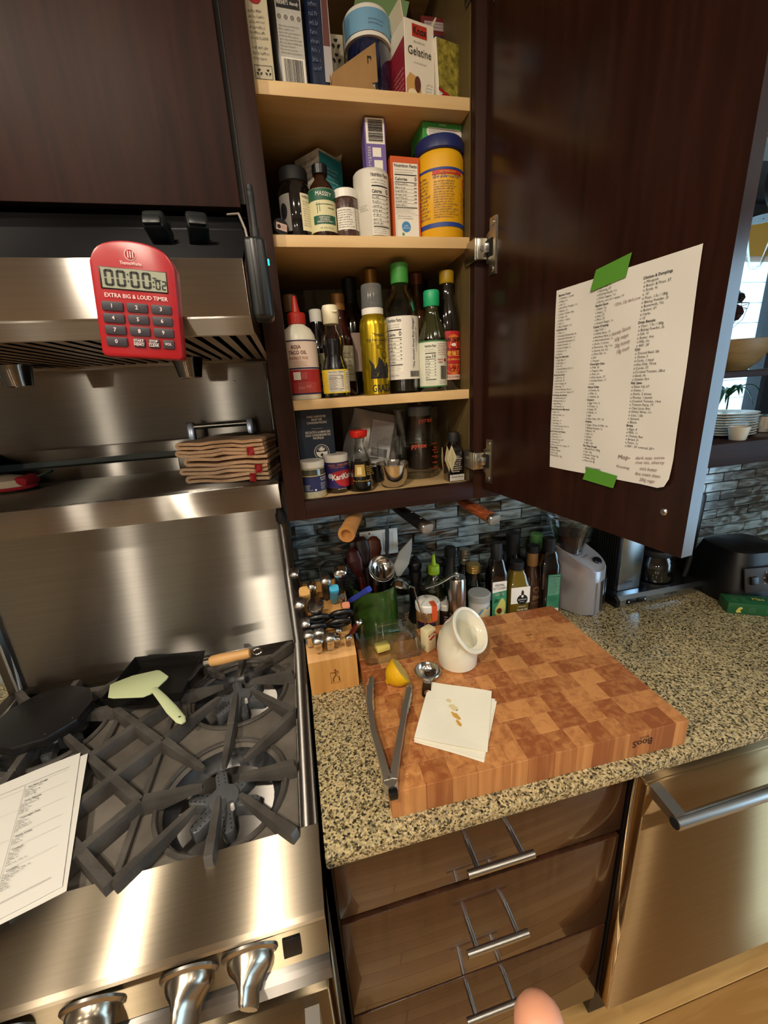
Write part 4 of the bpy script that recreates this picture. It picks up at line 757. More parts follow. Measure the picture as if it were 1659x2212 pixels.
L = Lab(t, lambda u, v, d: (u, -.0285-d, v)); L.rect(-.008, .042, .03, .115, mat('pouch_label', 'a8a4a2', .5)); L.lines(-.004, .038, .062, .11, 10, INKG, .4, 3); L.barcode(-.002, .036, .033, .052, INK, 4)
t = neckbottle('grey_lid_jar', 'jar with grey lid in the back corner behind the jugs', .345, -.115, S4, .033, .155, .11, .026, mat('dim_jar', '3a2a20', .2, coat=1), .022, mat('grey_lid', '77797b', .5), .030)
t = neckbottle('black_lid_tub', 'low black tub with pale lid behind the measuring cup', .212, -.205, S4, .028, .048, .0, .028, BLACK, .01, mat('pale_lid', 'b5b5b0', .5), .0285)
bpy.data.objects.remove([c for c in t.children if c.name.startswith('bottle')][0]); obj('tub', lathe([(.025, 0), (.027, .002), (.027, .038), (0, .038)], 30), BLACK, t)

# ================================================================ ON THE WORKTOP
ZC, ZB = .9143, .9703
def sweep(rings, n=32, capa=True, capb=True):
    """loft circles: rings of (centre, normal, radius)"""
    V, F = [], []
    for c, nr, r in rings:
        nr = Vector(nr).normalized(); a = nr.cross(Vector((0, 1, 0))).normalized(); b = nr.cross(a)
        for k in range(n): t = 2*PI*k/n; V.append(tuple(Vector(c)+a*math.cos(t)*r+b*math.sin(t)*r))
    for j in range(len(rings)-1):
        for k in range(n): F.append((j*n+k, j*n+(k+1) % n, (j+1)*n+(k+1) % n, (j+1)*n+k))
    if capa: F.append(tuple(range(n)))
    if capb: F.append(tuple((len(rings)-1)*n+k for k in range(n)))
    return raw(V, F)
# ---- end-grain cutting board, block by block
cb = thing('cutting_board', 'thick end-grain butcher block cutting board', 'cutting board', (.1155, -.6178, ZC), -1.25)
BW, BD, BH = .576, .436, .056
obj('core', bx(.002, BW-.002, .002, BD-.002, .0005, BH-.0035), mat('board_glue', '5a3219', .7), cb)
BLK = wood('end_grain_maple', '90522c', 'c78a52', (26, 26, 1.2), 2.6, .42, rndw=.5)
rb = random.Random(5); nr = 10; rd = BD/nr
for j in range(nr):
    xs = [0]
    while xs[-1] < BW-.02: xs.append(min(BW, xs[-1]+rb.choice((.034, .042, .046, .052, .06))))
    if BW-xs[-1] > 0: xs[-1] = BW
    for a, b in zip(xs, xs[1:]):
        if b-a < .004: continue
        dz = rb.uniform(0, .0003); obj('block', bx(a+.0001, b-.0001, j*rd+.0001, (j+1)*rd-.0001, .0, BH-dz, .0005, 1), BLK, cb)
L = Lab(cb, lambda u, v, d: (u, -d, v)); BURN = mat('burnt_brand', '2a140b', .8)
L.txt('BooS', .478, .031, .021, BURN, .008, w=.042, rot=180, d=.0006); L.txt('BLOCK', .480, .0425, .007, BURN, 0, w=.02, rot=180, d=.0006)
L = Lab(cb, lambda u, v, d: (u, v, BH+d)); 
L.quads([(.43, .446, .325, .327)], mat('score_mark', '2a150c', .8), 'score', .0006)
# ---- crumbs nobody could count
cr = []
for k in range(70):
    x, y = (rb.uniform(.02, .13), rb.uniform(.02, .25)) if k < 45 else (rb.uniform(.02, .5), rb.uniform(.02, .4)); r_ = rb.uniform(.0004, .0011)
    cr.append(tf(lathe([(0, 0), (r_, r_*.5), (0, r_)], 5), (.1155+x, -.6178+y, ZB)))
o = tag(obj('crumbs', join(*cr), mat('crumb', 'd9c39a', .8)), 'pale crumbs scattered on the cutting board', 'crumbs'); o['kind'] = 'stuff'
# ---- salt pig
CERA = mat('white_glaze', 'e3ddc9', .12, coat=.6, bump=(25, .04))
t = thing('salt_pig', 'white glazed salt pig with slanted mouth on the cutting board', 'salt pig', (.347, -.343, ZB))
ctr = [((0, 0, 0), (0, 0, 1), .042), ((0, 0, .004), (0, 0, 1), .0455), ((0, 0, .03), (0, 0, 1), .0475), ((.001, 0, .05), (.06, -.02, 1), .048), ((.005, -.002, .068), (.25, -.1, .95), .0475), ((.009, -.009, .080), (.36, -.38, .85), .046), ((.014, -.015, .087), (.46, -.56, .68), .0465), ((.019, -.020, .0925), (.5, -.6, .62), .0525), ((.022, -.0235, .0960), (.5, -.6, .62), .054), ((.0235, -.0253, .098), (.5, -.6, .62), .0525)]
inn = [(c, n_, r-.0075) for c, n_, r in ctr[2:8]]
obj('pot', sweep(ctr+[((.0228, -.0245, .097), (.5, -.6, .62), .0465)]+inn[::-1], 44), CERA, t)
# ---- lemon half
t = thing('lemon_half', 'squeezed half lemon lying on the cutting board', 'lemon', (.198, -.37, ZB+.026), rot=(R(8), R(55), R(10)))
LEM = mat('lemon_peel', 'dba812', .35, bump=(240, .5), sub=.1)
obj('peel', lathe([(0, -.037), (.005, -.0365), (.008, -.032), (.018, -.026), (.0275, -.014), (.031, 0), (.031, .006), (.0285, .0068)], 36), LEM, t)
obj('flesh', lathe([(.0288, .0069), (.0265, .0073), (.0255, .004), (.012, .001), (0, .000)], 30), mat('lemon_flesh', 'cdbb63', .25, coat=.6, bump=(70, .7)), t)
# ---- scoop
t = thing('measuring_spoon', 'round steel measuring scoop with short holed handle', 'measuring spoon', (.262, -.376, ZB+.0008), rot=(0, 0, R(-22)))
pf = [(.009, 0), (.02, .004), (.0265, .012), (.029, .019)]; obj('bowl', lathe([(0, 0)]+pf+[(.0283, .0194)]+[(r-.0012, z+.0012) for r, z in pf[::-1]]+[(0, .0012)], 36, cap=False), CHROME, t)
hb = prism([(-.0095, -.027), (.0095, -.027), (.0095, -.062), (.0065, -.067), (-.0065, -.067), (-.0095, -.062)], 0, .0012); tf(hb, (0, 0, .0185), (R(14), 0, 0)); obj('handle', hb, CHROME, t)
obj('handle_hole', tf(lathe([(0, 0), (.0048, 0), (.0048, .0006), (0, .0006)], 20), (0, -.056, .0064), (R(14), 0, 0), (1, 1.25, 1)), mat('board_seen', '6b3a1d', .6), t); obj('rim', tube([(.029*math.cos(2*PI*k/40), .029*math.sin(2*PI*k/40), .0192) for k in range(40)], .0009, 6, True), CHROME, t)
# ---- folded paper towel
t = thing('paper_towel', 'folded white paper towel with brown grease stain', 'paper towel', (.278, -.497, ZB+.0003), -32)
TOW = mat('paper_towel', 'ebe7d6', .85, bump=(60, .35))
def sheet(w, h, z, cx, cy, rz, amp, seed, thick=.0011):
    V, F = [], []; n = 14
    for j in range(n+1):
        for k in range(n+1):
            u, v = k/n-.5, j/n-.5; e = max(abs(u), abs(v))*2
            V.append((u*w, v*h, z+amp*(math.sin(5*u+seed)*math.cos(4*v+seed*2)*.5+.5)*e*e))
    m = (n+1)**2; V += [(x, y, q-thick) for x, y, q in V]
    for j in range(n):
        for k in range(n): a = j*(n+1)+k; F += [(a, a+1, a+n+2, a+n+1), (m+a, m+a+n+1, m+a+n+2, m+a+1)]
    for k in range(n):
        F += [(k, m+k, m+k+1, k+1), (n*(n+1)+k, n*(n+1)+k+1, m+n*(n+1)+k+1, m+n*(n+1)+k), (k*(n+1), (k+1)*(n+1), m+(k+1)*(n+1), m+k*(n+1)), (k*(n+1)+n, m+k*(n+1)+n, m+(k+1)*(n+1)+n, (k+1)*(n+1)+n)]
    return tf(raw(V, F, ang=50), (cx, cy, 0), (0, 0, R(rz)))
obj('layer', sheet(.128, .150, .0016, .006, -.012, -4, .0015, 1), TOW, t); obj('layer', sheet(.128, .150, .0036, .004, -.009, -3, .002, 2), TOW, t); obj('layer', sheet(.132, .152, .0068, 0, 0, 2, .0025, 3.3), TOW, t)
L = Lab(t, lambda u, v, d: (u, v, .0082+d)); STN = mat('grease_stain', 'c99a3f', .8); STN2 = mat('grease_pale', 'd9c99a', .85)
def blob(u, v, ru, rv, rot, m, seed):
    rg_ = random.Random(seed); pts = []
    for k in range(18):
        a = 2*PI*k/18; q = rg_.uniform(.75, 1.15); x, y = ru*q*math.cos(a), rv*q*math.sin(a); c, s_ = math.cos(R(rot)), math.sin(R(rot)); pts.append((u+x*c-y*s_, v+x*s_+y*c))
    L.poly(pts, m, 'stain', .0006)
blob(-.006, .012, .006, .011, 60, STN2, 1); blob(.002, -.008, .0045, .012, 50, STN, 2); blob(.010, -.024, .0035, .009, 40, STN, 3); blob(-.018, .028, .005, .005, 0, STN2, 4)
# ---- tongs
t = thing('tongs', 'steel kitchen tongs lying open on the left of the board', 'tongs', (.117, -.620, ZB))
TST = mat('tongs_steel', 'cfccc4', .36, .95)
def strip(pts, w, th, ws=None):
    """upright U-channel strip along pts"""
    V, F = [], []; P_ = [Vector(p) for p in pts]
    for i, p in enumerate(P_):
        d_ = (P_[min(i+1, len(P_)-1)]-P_[max(i-1, 0)]).normalized(); s_ = Vector((-d_.y, d_.x, 0)).normalized(); ww = ws[i] if ws else w
        for a, b in ((-ww/2, 0), (-ww/2, th), (-ww/2+.0012, th), (-ww/2+.0012, .0012), (ww/2-.0012, .0012), (ww/2-.0012, th), (ww/2, th), (ww/2, 0)):
            V.append(tuple(p+s_*a+Vector((0, 0, .018-b))))
    for i in range(len(P_)-1):
        for k in range(8): F.append((8*i+k, 8*i+(k+1) % 8, 8*i+8+(k+1) % 8, 8*i+8+k))
    F += [tuple(range(8)), tuple(range(8*len(P_)-8, 8*len(P_)))]; return raw(V, F, ang=30)
obj('arm', strip([(-.003, .012, .002), (-.004, .06, .004), (-.006, .12, .005), (.000, .18, .005), (.010, .235, .003)], .012, .011, [.013, .0115, .010, .010, .012]), TST, t)
obj('arm', strip([(.006, .012, .002), (.024, .055, .004), (.046, .105, .005), (.068, .155, .005), (.090, .205, .002)], .012, .011, [.013, .0115, .010, .010, .012]), TST, t)
def claw(pts, w0):
    """scalloped, slightly cupped steel tip along pts"""
    P_ = [Vector(p) for p in pts]; V, F = [], []; m = 24
    for i in range(m+1):
        f = i/m*(len(P_)-1); j = min(int(f), len(P_)-2); p = P_[j].lerp(P_[j+1], f-j); d_ = (P_[j+1]-P_[j]).normalized(); s_ = Vector((-d_.y, d_.x, 0)).normalized()
        w_ = w0*(.55+.45*math.sin(PI*min(1, .15+i/m*.8)))+.0017*abs(math.sin(i*PI/4))
        for q in (-1, -.5, 0, .5, 1): V.append(tuple(p+s_*w_*q+Vector((0, 0, .004*(1-q*q)))))
    for i in range(m):
        for k in range(4): F.append((5*i+k, 5*i+k+1, 5*i+k+6, 5*i+k+5))
    n_ = len(V); return raw(V+[(x, y, z-.0012) for x, y, z in V], F+[tuple(n_+q for q in f) for f in F], ang=50)
obj('claw', claw([(-.001, .165, .019), (.003, .20, .018), (.012, .24, .016), (.020, .268, .012)], .0075), TST, t); obj('claw', claw([(.060, .138, .019), (.072, .165, .018), (.086, .198, .016), (.096, .222, .012)], .0075), TST, t)
obj('hinge', tf(lathe([(0, 0), (.0125, 0), (.0125, .019), (0, .019)], 20), (.001, .012, .0)), TST, t); obj('pull_cap', bx(-.0065, .0085, -.013, .0, .002, .017, .003), BLACK, t)
for x, y in ((0, .014), (.005, .022)): obj('rivet', tf(lathe([(0, .002), (.002, .0012), (.0024, 0)], 10), (x, y, .019)), CHROME, t)
# ---- butter dish
t = thing('butter_dish', 'clear glass butter dish with handled lid', 'butter dish', (.207, -.238, ZB+.0004), 1)
def rbox(w, d, h, r, t_, taper=0, openup=True):
    """open rounded glass tray or cover"""
    V, F = [], []; n = len(rrect(w, d, r))
    lay = [(0, 0), (0, h), (-t_, h), (-t_, t_)]
    for o_, z in lay:
        k_ = taper*(z/h); V += [(x*(w+2*o_+2*k_)/w, y*(d+2*o_+2*k_)/d, z) for x, y in rrect(w, d, r)]
    for j in range(3):
        for k in range(n): F.append((j*n+k, j*n+(k+1) % n, (j+1)*n+(k+1) % n, (j+1)*n+k))
    F += [tuple(range(n)), tuple(3*n+k for k in range(n))]; return raw(V, F)
obj('tray', rbox(.146, .118, .018, .014, .004, .006), GLASS, t)
lid = rbox(.130, .100, .040, .014, .0035, .004); tf(lid, (0, 0, .045), (R(180), 0, 0)); obj('lid', lid, GLASS, t)
obj('lid_handle', bx(-.028, .028, -.009, .009, .0455, .060, .004), GLASS, t); obj('butter', tf(bx(-.017, .017, -.013, .013, 0, .014, .002), (-.022, -.012, .0048), (0, 0, R(8))), mat('butter', 'e2cf6e', .4, sub=.2), t)
t = thing('butter_stick', 'paper-wrapped stick of butter beside the salt pig', 'butter', (.298, -.276, ZB), 26)
obj('wrapper', bx(-.015, .015, -.013, .013, 0, .060, .003), mat('butter_paper', 'e0d3a8', .5, bump=(40, .4)), t); L = Lab(t, flat_front(-.013)); L.txt('BUTTER', .0, .048, .009, INKR, .02, w=.024, rot=8); L.poly([(-.011, .036), (.006, .043), (.011, .04), (-.004, .032)], INKR, 'print'); L.lines(-.012, .011, .008, .03, 4, mat('ink_clay', 'b0705c'), .25, 3)
# ---- knife block
t = thing('knife_block', 'light wooden knife block with branded front', 'knife block', (.0, 0, 0)); BW_ = wood('block_beech', 'b07a3c', 'd3a05c', (9, 1, 1), 5, .42)
t.location = (.058, -.2, ZC)
obj('block', tf(extx([(-.289, .9145), (-.289, 1.003), (-.282, 1.010), (-.120, 1.122), (-.105, 1.118), (-.105, .9145)], .0015, .1155), (-.058, .2, -ZC)), BW_, t)
L = Lab(t, lambda u, v, d: (u, -.089-d, v)); BR = mat('brand_brown', '6a3f18', .7)
L.disc(.004, .058, .0025, BR); L.quads([(.0025, .0055, .042, .055), (-.008, .0025, .0505, .0525), (-.0085, -.0078, .022, .054), (-.0105, .0175, .0225, .0232)], BR, 'brand')
L.poly([(.0025, .044), (.005, .043), (-.001, .034), (-.0015, .026), (-.0045, .026), (-.0035, .036)], BR); L.poly([(.0035, .044), (.0058, .043), (.010, .036), (.0105, .026), (.0135, .026), (.0125, .037)], BR); L.poly([(.005, .053), (.0095, .0555), (.0115, .051), (.0085, .0455), (.0065, .046), (.0095, .0505), (.0085, .053), (.0058, .0505)], BR)
NS = Vector((0, -.568, .823)); SS = Vector((0, .823, .568))
def kpos(x, s_, h): return Vector((x, -.284, 1.0085))+SS*s_+NS*h
KB = mat('knife_black', '111113', .32); KRED = mat('knife_red', '5e1a1c', .2, coat=.5)
def along(me, x, s_, dirv=None):
    """stand a mesh built along +z in a slot of the slanted top"""
    q = Vector(dirv or NS).normalized().to_track_quat('Z', 'Y'); me.transform(q.to_matrix().to_4x4()); me.transform(Matrix.Translation(kpos(x, s_, 0))); return me
def knife(name, label, x, s_, L_, w, d_, hm, butt=None, dirv=None, group=None, blen=.0, seg=None):
    o_ = kpos(x, s_, 0); k = thing(name, label, 'knife', o_, group=group)
    h = lathe([(.55, 0), (.75, .1), (.9, .4), (.85, .7), (1, .9), (.9, 1.0)], 20, 2); tf(h, (0, 0, 0), (0, 0, 0), (w, d_, L_)); along(h, x, s_, dirv); tf(h, -o_); obj('handle', h, hm, k)
    if butt:
        b = lathe([(.96, .90), (1.06, .905), (1.08, .985), (.9, 1.03), (0, 1.035)], 20, 2); tf(b, (0, 0, 0), (0, 0, 0), (w, d_, L_)); along(b, x, s_, dirv); tf(b, -o_); obj('butt_cap', b, butt, k)
    bl = bx(-.0008, .0008, -d_*.8, d_*.8, -.03, .003); along(bl, x, s_, dirv); tf(bl, -o_); obj('blade', bl, SATIN, k); return k
G = 'knives in the knife block'
knife('steak_knife', 'steel-capped steak knife at the lower left corner of the knife block', .030, .016, .072, .011, .009, CHROME, SATIN, group=G)
knife('steak_knife', 'steel-capped steak knife at the bottom row, second from the left', .058, .018, .070, .011, .009, CHROME, SATIN, group=G)
knife('steak_knife', 'steel-capped steak knife at the left edge under the shears', .012, .034, .070, .011, .009, CHROME, SATIN, group=G)
knife('steak_knife', 'steel-capped steak knife tucked right under the left shears', .035, .036, .068, .011, .009, CHROME, SATIN, group=G)
knife('paring_knife', 'red-handled paring knife low in the middle of the block', .073, .020, .052, .007, .006, KRED, CHROME, group=G)
knife('paring_knife', 'red-handled paring knife at the lower right of the block', .100, .018, .052, .007, .006, KRED, CHROME, group=G)
knife('paring_knife', 'red-handled paring knife in the second row, middle', .079, .037, .056, .007, .006, KRED, CHROME, group=G)
knife('paring_knife', 'red-handled paring knife tilted out to the right over the dish', .104, .036, .085, .007, .006, KRED, CHROME, (.28, -.568, .823), G)
knife('utility_knife', 'black-handled knife at the left edge above the steak knives', .008, .060, .078, .010, .011, KB, SATIN, group=G)
knife('utility_knife', 'black-handled knife with grey steel end, upper left of the block', .007, .100, .098, .012, .013, KB, SATIN, (-.08, -.568, .823), group=G)
knife('utility_knife', 'black-handled knife with pale steel end at the back of the block', .066, .150, .098, .012, .012, KB, SATIN, group=G)
knife('chef_knife', 'black-handled knife standing at the far left back of the block', .004, .168, .10, .011, .012, KB, SATIN, (-.1, -.45, .88), group=G)
knife('cleaver', 'large black-handled knife with wide chrome end at the back right', .102, .158, .115, .015, .013, KB, CHROME, group=G)
knife('santoku_knife', 'knife with round pale wood handle at the left of the block', .014, .128, .095, .0135, .0135, mat('magnolia_wood', 'cf9f5c', .5), None, group=G)
knife('bread_knife', 'dark-handled knife with steel cap beside the pale wood one', .032, .142, .095, .010, .012, mat('rosewood', '22110c', .4), CHROME, group=G)
knife('serrated_knife', 'small knife with cyan plastic handle', .084, .135, .075, .012, .010, mat('cyan_plastic', '4cb0d6', .35), None, group=G)
knife('fruit_knife', 'small knife with coral pink handle at the right edge', .107, .098, .05, .010, .009, mat('coral_plastic', 'd88a68', .4), None, group=G)
knife('boning_knife', 'knife with slim steel handle leaning beside the blue one', .102, .118, .06, .007, .007, SATIN, None, group=G)
k = knife('blue_knife', 'knife with long blue plastic handle sticking out sideways', .112, .126, .108, .0085, .0075, mat('blue_plastic', '2f3f9e', .4), None, (.056, -.073, .071), group=G)
def shears(label, x, s_, flip):
    o_ = kpos(x, s_, 0); k = thing('kitchen_shears', label, 'scissors', o_, group='shears in the knife block')
    for sg, q in ((-1, 0), (1, .012)):
        pts = [(math.cos(2*PI*j/28)*.024+sg*.004, .0075*sg, .052+q+.0135*math.sin(2*PI*j/28)) for j in range(28)]
        r_ = tube(pts, .0058, 10, True); along(r_, x, s_); tf(r_, -o_); obj('finger_loop', r_, KB, k)
    sh = bx(-.004, .004, -.008, .008, -.02, .042, .002); along(sh, x, s_); tf(sh, -o_); obj('shank', sh, KB, k)
    bl = bx(-.0015, .0015, -.006, .006, -.03, .0); along(bl, x, s_); tf(bl, -o_); obj('blade', bl, SATIN, k)
shears('black-looped kitchen shears in the left half of the block', .033, .060, 1); shears('black-looped kitchen shears in the right half of the block', .088, .062, 1)
o_ = kpos(.036, .088, 0); k = thing('honing_rod', 'honing rod with rounded black handle and steel band above the shears', 'honing steel', o_, group=G)
h = lathe([(.007, 0), (.011, .03), (.013, .06), (.017, .078), (.018, .088)], 24); along(h, .036, .088); tf(h, -o_); obj('handle', h, KB, k)
h = lathe([(.0182, .086), (.0188, .09), (.0185, .100), (.0165, .104), (0, .105)], 24); along(h, .036, .088); tf(h, -o_); obj('steel_band', h, CHROME, k)
# ---- utensil crock
t = thing('utensil_crock', 'glossy green ceramic utensil crock', 'crock', (.199, -.108, ZC)); CRO = mat('green_glaze', '2f4f1c', .12, coat=.8, var=(14, .3))
pf = [(.060, 0), (.063, .004), (.064, .09), (.063, .15), (.066, .172), (.0665, .176)]; obj('crock', lathe(shell(pf, .005), 44, cap=False), CRO, t); obj('inner_shade', lathe([(.0575, .008), (.0585, .09), (.0575, .15), (.0603, .170)], 40, cap=False), mat('crock_shade_dark', '0d120a', .35), t)  # near-black inner lining stands in for the shade among the utensils
CX, CY, CZ = .199, -.108, ZC
def utensil(name, label, p0, p1, m, head=None, r=.0045, cat='utensil'):
    """stick from inside the crock (p0) to p1; head(meshes) given in world coordinates"""
    p0 = tuple((p0[i]+.3*(p1[i]-p0[i]) if i < 2 else p0[i]) for i in range(3))
    t = thing(name, label, cat, p0, group='utensils in the green crock')
    obj('handle', tf(tube([p0, [(a+b)/2 for a, b in zip(p0, p1)], p1], r, 10), [-c for c in p0]), m, t)
    for nm, me, mm in head or []: obj(nm, tf(me, [-c for c in p0]), mm, t)
    return t
def frame(p, d_, up=(0, -1, 0)):
    """matrix taking +y to direction d and +z towards the viewer side"""
    y = Vector(d_).normalized(); x = y.cross(Vector(up)).normalized(); z = x.cross(y); return Matrix(((x.x, y.x, z.x, p[0]), (x.y, y.y, z.y, p[1]), (x.z, y.z, z.z, p[2]), (0, 0, 0, 1)))
def place(me, p, d_, up=(0, -1, 0)): me.transform(frame(p, d_, up)); return me
b0 = (CX, CY, ZC+.02)
spoon = lambda w, l: tf(lathe([(0, 0), (.35, .02), (.75, .25), (1, .55), (.85, .85), (.4, .98), (0, 1)], 18), (0, 0, 0), (R(-90), 0, 0), (w, w*.28, l))
WD = [('wooden_spoon', 'dark red wooden spoon leaning at the back of the crock', '4a1512', (CX-.032, -.072, 1.095), (.023, .085)), ('wooden_spoon', 'very dark wooden spoon at the centre back of the crock', '26110c', (CX-.010, -.060, 1.115), (.021, .09)), ('wooden_spoon', 'walnut wooden spoon between the dark spoons', '35170e', (CX-.022, -.048, 1.11), (.021, .09)), ('wooden_fork', 'reddish wooden fork standing right of the dark spoons', '5d2b17', (CX+.016, -.056, 1.115), (.023, .085))]
for nm, lb, cl, p, (w, l) in WD:
    d_ = Vector(p)-Vector(b0); hd_ = place(spoon(w, l), p, d_)
    utensil(nm, lb, b0, p, mat('wood_'+cl, cl, .35), [('spoon_bowl', hd_, mat('wood_'+cl, cl))], .006)
p = (CX+.052, -.062, 1.13); d_ = (.012, .02, .1); utensil('fish_spatula', 'tall narrow steel spatula seen edge-on in the crock', b0, p, SATIN, [('blade', place(prism([(-.004, 0), (-.013, .03), (-.012, .085), (.002, .118), (.010, .08), (.011, .03), (.004, 0)], -.0009, .0009), p, d_, (.75, -.65, 0)), SATIN)])
p = (CX+.072, -.105, 1.095); d_ = (.035, -.005, .1); utensil('silicone_spatula', 'pale grey leaf-shaped silicone spatula in the crock', b0, p, SATIN, [('blade', place(prism([(-.006, 0), (-.026, .03), (-.022, .075), (.004, .118), (.016, .085), (.022, .04), (.008, .002)], -.002, .002, .0008), p, d_, (.3, -1, 0)), mat('silicone_grey', 'a7a296', .45))])
def ladle(p, d_, r, holes):
    me = lathe([(0, 0), (r*.5, .10*r), (r*.85, .42*r), (r, .85*r), (r*.97, .86*r), (r*.82, .44*r), (r*.48, .14*r), (0, .04*r)], 30, cap=False); return place(me, p, d_, (0, -1, .2))
p = (CX+.025, -.150, 1.105); me = ladle((0, 0, 0), (0, 1, 0), .03, 0); me = lathe([(0, -.013), (.019, -.011), (.031, -.002), (.036, .009), (.0352, .0092), (.030, -.0008), (.018, -.0095), (0, -.0115)], 30, cap=False); me.transform(Matrix.Translation((CX+.016, -.146, 1.142)) @ Matrix.Rotation(R(48), 4, 'X') @ Matrix.Rotation(R(10), 4, 'Y'))
t = utensil('slotted_spoon', 'polished slotted serving spoon facing forward in the crock', b0, (CX+.018, -.128, 1.118), CHROME, [('spoon_bowl', me, CHROME)])
for k_ in range(3): obj('slot', tf(tf(bx(-.0016, .0016, -.012, .012, -.0004, .0012, .0003), (-.009+.009*k_, 0, -.006)), (CX+.016-t.location.x, -.148-t.location.y, 1.144-t.location.z), (R(48), 0, 0)), VOID, t)
me = lathe([(0, -.014), (.014, -.012), (.024, -.003), (.027, .008), (.0262, .008), (.023, -.002), (.013, -.0105), (0, -.0125)], 30, cap=False); me.transform(Matrix.Translation((CX+.062, -.165, 1.10)) @ Matrix.Rotation(R(150), 4, 'X') @ Matrix.Rotation(R(-20), 4, 'Y'))
t = thing('ladle', 'polished steel ladle hooked over the crock with its handle down the front', 'utensil', (CX+.062, -.165, 1.10), group='utensils in the green crock'); obj('bowl', tf(me, (-CX-.062, .165, -1.10)), CHROME, t); obj('handle', tube([(.02, -.004, -.004), (.036, -.008, -.012), (.042, -.012, -.05), (.058, -.022, -.11), (.060, -.024, -.155)], [.004, .0045, .004, .0042, .0055], 10, flat=.6), CHROME, t)
WIRE = mat('dark_wire', '2c2a28', .35, .8)
t = thing('wire_whisk', 'black wire skimmer leaning left out of the crock', 'utensil', b0, group='utensils in the green crock'); hp = Vector((CX-.05, -.11, 1.095)); tp = Vector((CX-.135, -.085, 1.15)); ax_ = (tp-hp)
obj('handle', tube([(0, 0, 0), tuple(hp-Vector(b0))], .0025, 8), WIRE, t)
for k_ in range(9):
    a = PI*k_/9; n1 = ax_.cross(Vector((0, -1, .3))).normalized(); n2 = ax_.normalized().cross(n1); s_ = n1*math.cos(a)+n2*math.sin(a)*.7
    lp = [hp+ax_*(.5-.5*math.cos(PI*j/12))*1.0+s_*(.034*math.sin(PI*j/12)**.8) for j in range(13)]+[hp+ax_*(.5+.5*math.cos(PI*j/12))-s_*(.034*math.sin(PI*j/12)**.8) for j in range(1, 13)]
    obj('wire_loop', tube([tuple(q-Vector(b0)) for q in lp], .0006, 4), WIRE, t)
p = (CX-.05, -.085, 1.085); d_ = (-.10, .01, .03); utensil('black_turner', 'black nylon turner lying left out of the crock', b0, p, SOFT, [('blade', place(bx(-.02, .02, 0, .075, -.0015, .0015, .001), p, d_, (0, -.6, 1)), SOFT)])
p = (CX+.012, -.125, 1.10); utensil('steel_fork', 'steel serving fork among the wooden utensils', b0, p, SATIN, [('tines', place(join(*[bx(-.009+.006*k_-.001, -.009+.006*k_+.001, 0, .035, -.0006, .0006) for k_ in range(4)], bx(-.01, .01, -.012, .002, -.0006, .0006)), p, (.0, .01, .1)), SATIN)])
# ---- wall outlet, adapter and cord
t = thing('wall_outlet', 'white double wall outlet plate behind the crock', 'outlet', (.243, -.002, 1.162)); obj('plate', bx(-.057, .057, -.004, .0015, -.04, .04, .002), WHITEP, t)
for x in (-.028, .028): obj('socket', bx(x-.016, x+.016, -.0055, -.003, -.03, .03, .001), mat('socket_white', 'd4d3cd', .4), t); obj('screw', tf(lathe([(0, .001), (.0025, .0008), (.003, 0)], 10), (x, -.004, .033), (R(90), 0, 0)), SATIN, t)
t = thing('power_adapter', 'black power adapter plugged into the wall outlet', 'adapter', (.335, -.03, 1.14)); obj('plug', tf(lathe([(.009, 0), (.009, .02), (.006, .03), (.004, .045)], 14), (-.03, 0, .012), (0, R(95), 0)), SOFT, t); obj('cord', tube([(.005, 0, .010), (.035, .0, -.004), (.07, -.005, -.035), (.095, .0, -.045), (.105, .005, -.06), (.09, .012, -.09), (.08, .014, -.22)], .0032, 8), SOFT, t)
t = thing('charger_brick', 'black oval charger lying among the back bottles', 'charger', (.415, -.028, ZC)); obj('brick', lathe([(.022, 0), (.026, .01), (.026, .14), (.02, .155), (0, .158)], 24, 1, 1, .6), BLACK, t)
# ---- bottles along the wall
t = thing('pepper_grinder', 'turned black wooden pepper grinder behind the olive bottle', 'grinder', (.335, -.055, ZC)); obj('body', lathe([(.026, 0), (.027, .006), (.018, .05), (.021, .1), (.015, .13), (.019, .15), (.017, .165)], 28), KB, t); obj('head', lathe([(.015, .165), (.02, .175), (.021, .19), (.014, .2), (.008, .203), (.008, .208), (0, .209)], 28), KB, t)
t = thing('olive_squeeze_bottle', 'dark green olive oil squeeze bottle with lime nozzle', 'bottle', (.382, -.088, ZC)); obj('bottle', lathe([(.034, 0), (.036, .004), (.036, .125), (.031, .145), (.018, .158), (.014, .166)], 36), mat('olive_bottle', '171c0e', .14, coat=1), t)
obj('cap', lathe([(.0168, .164), (.0168, .186), (.015, .189), (.0075, .191), (.006, .2), (.004, .222), (0, .223)], 28), mat('lime_plastic', '9cc52a', .4), t); L = Lab(t, cyl(.0362)); L.rect(-.03, .05, .02, .035, mat('olive_gold', '8a7a26', .5), n=14)
t = neckbottle('clear_black_cap_bottle', 'clear bottle with black cap next to the lime nozzle', .450, -.045, ZC, .027, .219, .1, .0145, mat('smoke_glass', '2b2f31', .06, coat=1), .028, SOFT, .0168)
t = neckbottle('silver_cap_bottle', 'dark bottle with ribbed silver cap against the tiles', .497, -.042, ZC, .027, .205, .1, .0145, VINE, .045, mat('ribbed_silver', '8f8a78', .3, .8), .0165)
for k_ in range(3): obj('cap_rib', tube([(.0172*math.cos(2*PI*j/24), .0172*math.sin(2*PI*j/24), .175+.009*k_) for j in range(24)], .0012, 5, True), SATIN, t)
t = neckbottle('gold_cap_clear_bottle', 'clear glass bottle with gold screw cap', .502, -.096, ZC, .029, .178, .085, .0165, mat('dark_clear_glass', '14150f', .05, coat=1), .024, mat('gold_cap', 'a58a4a', .3, .7), .0195)
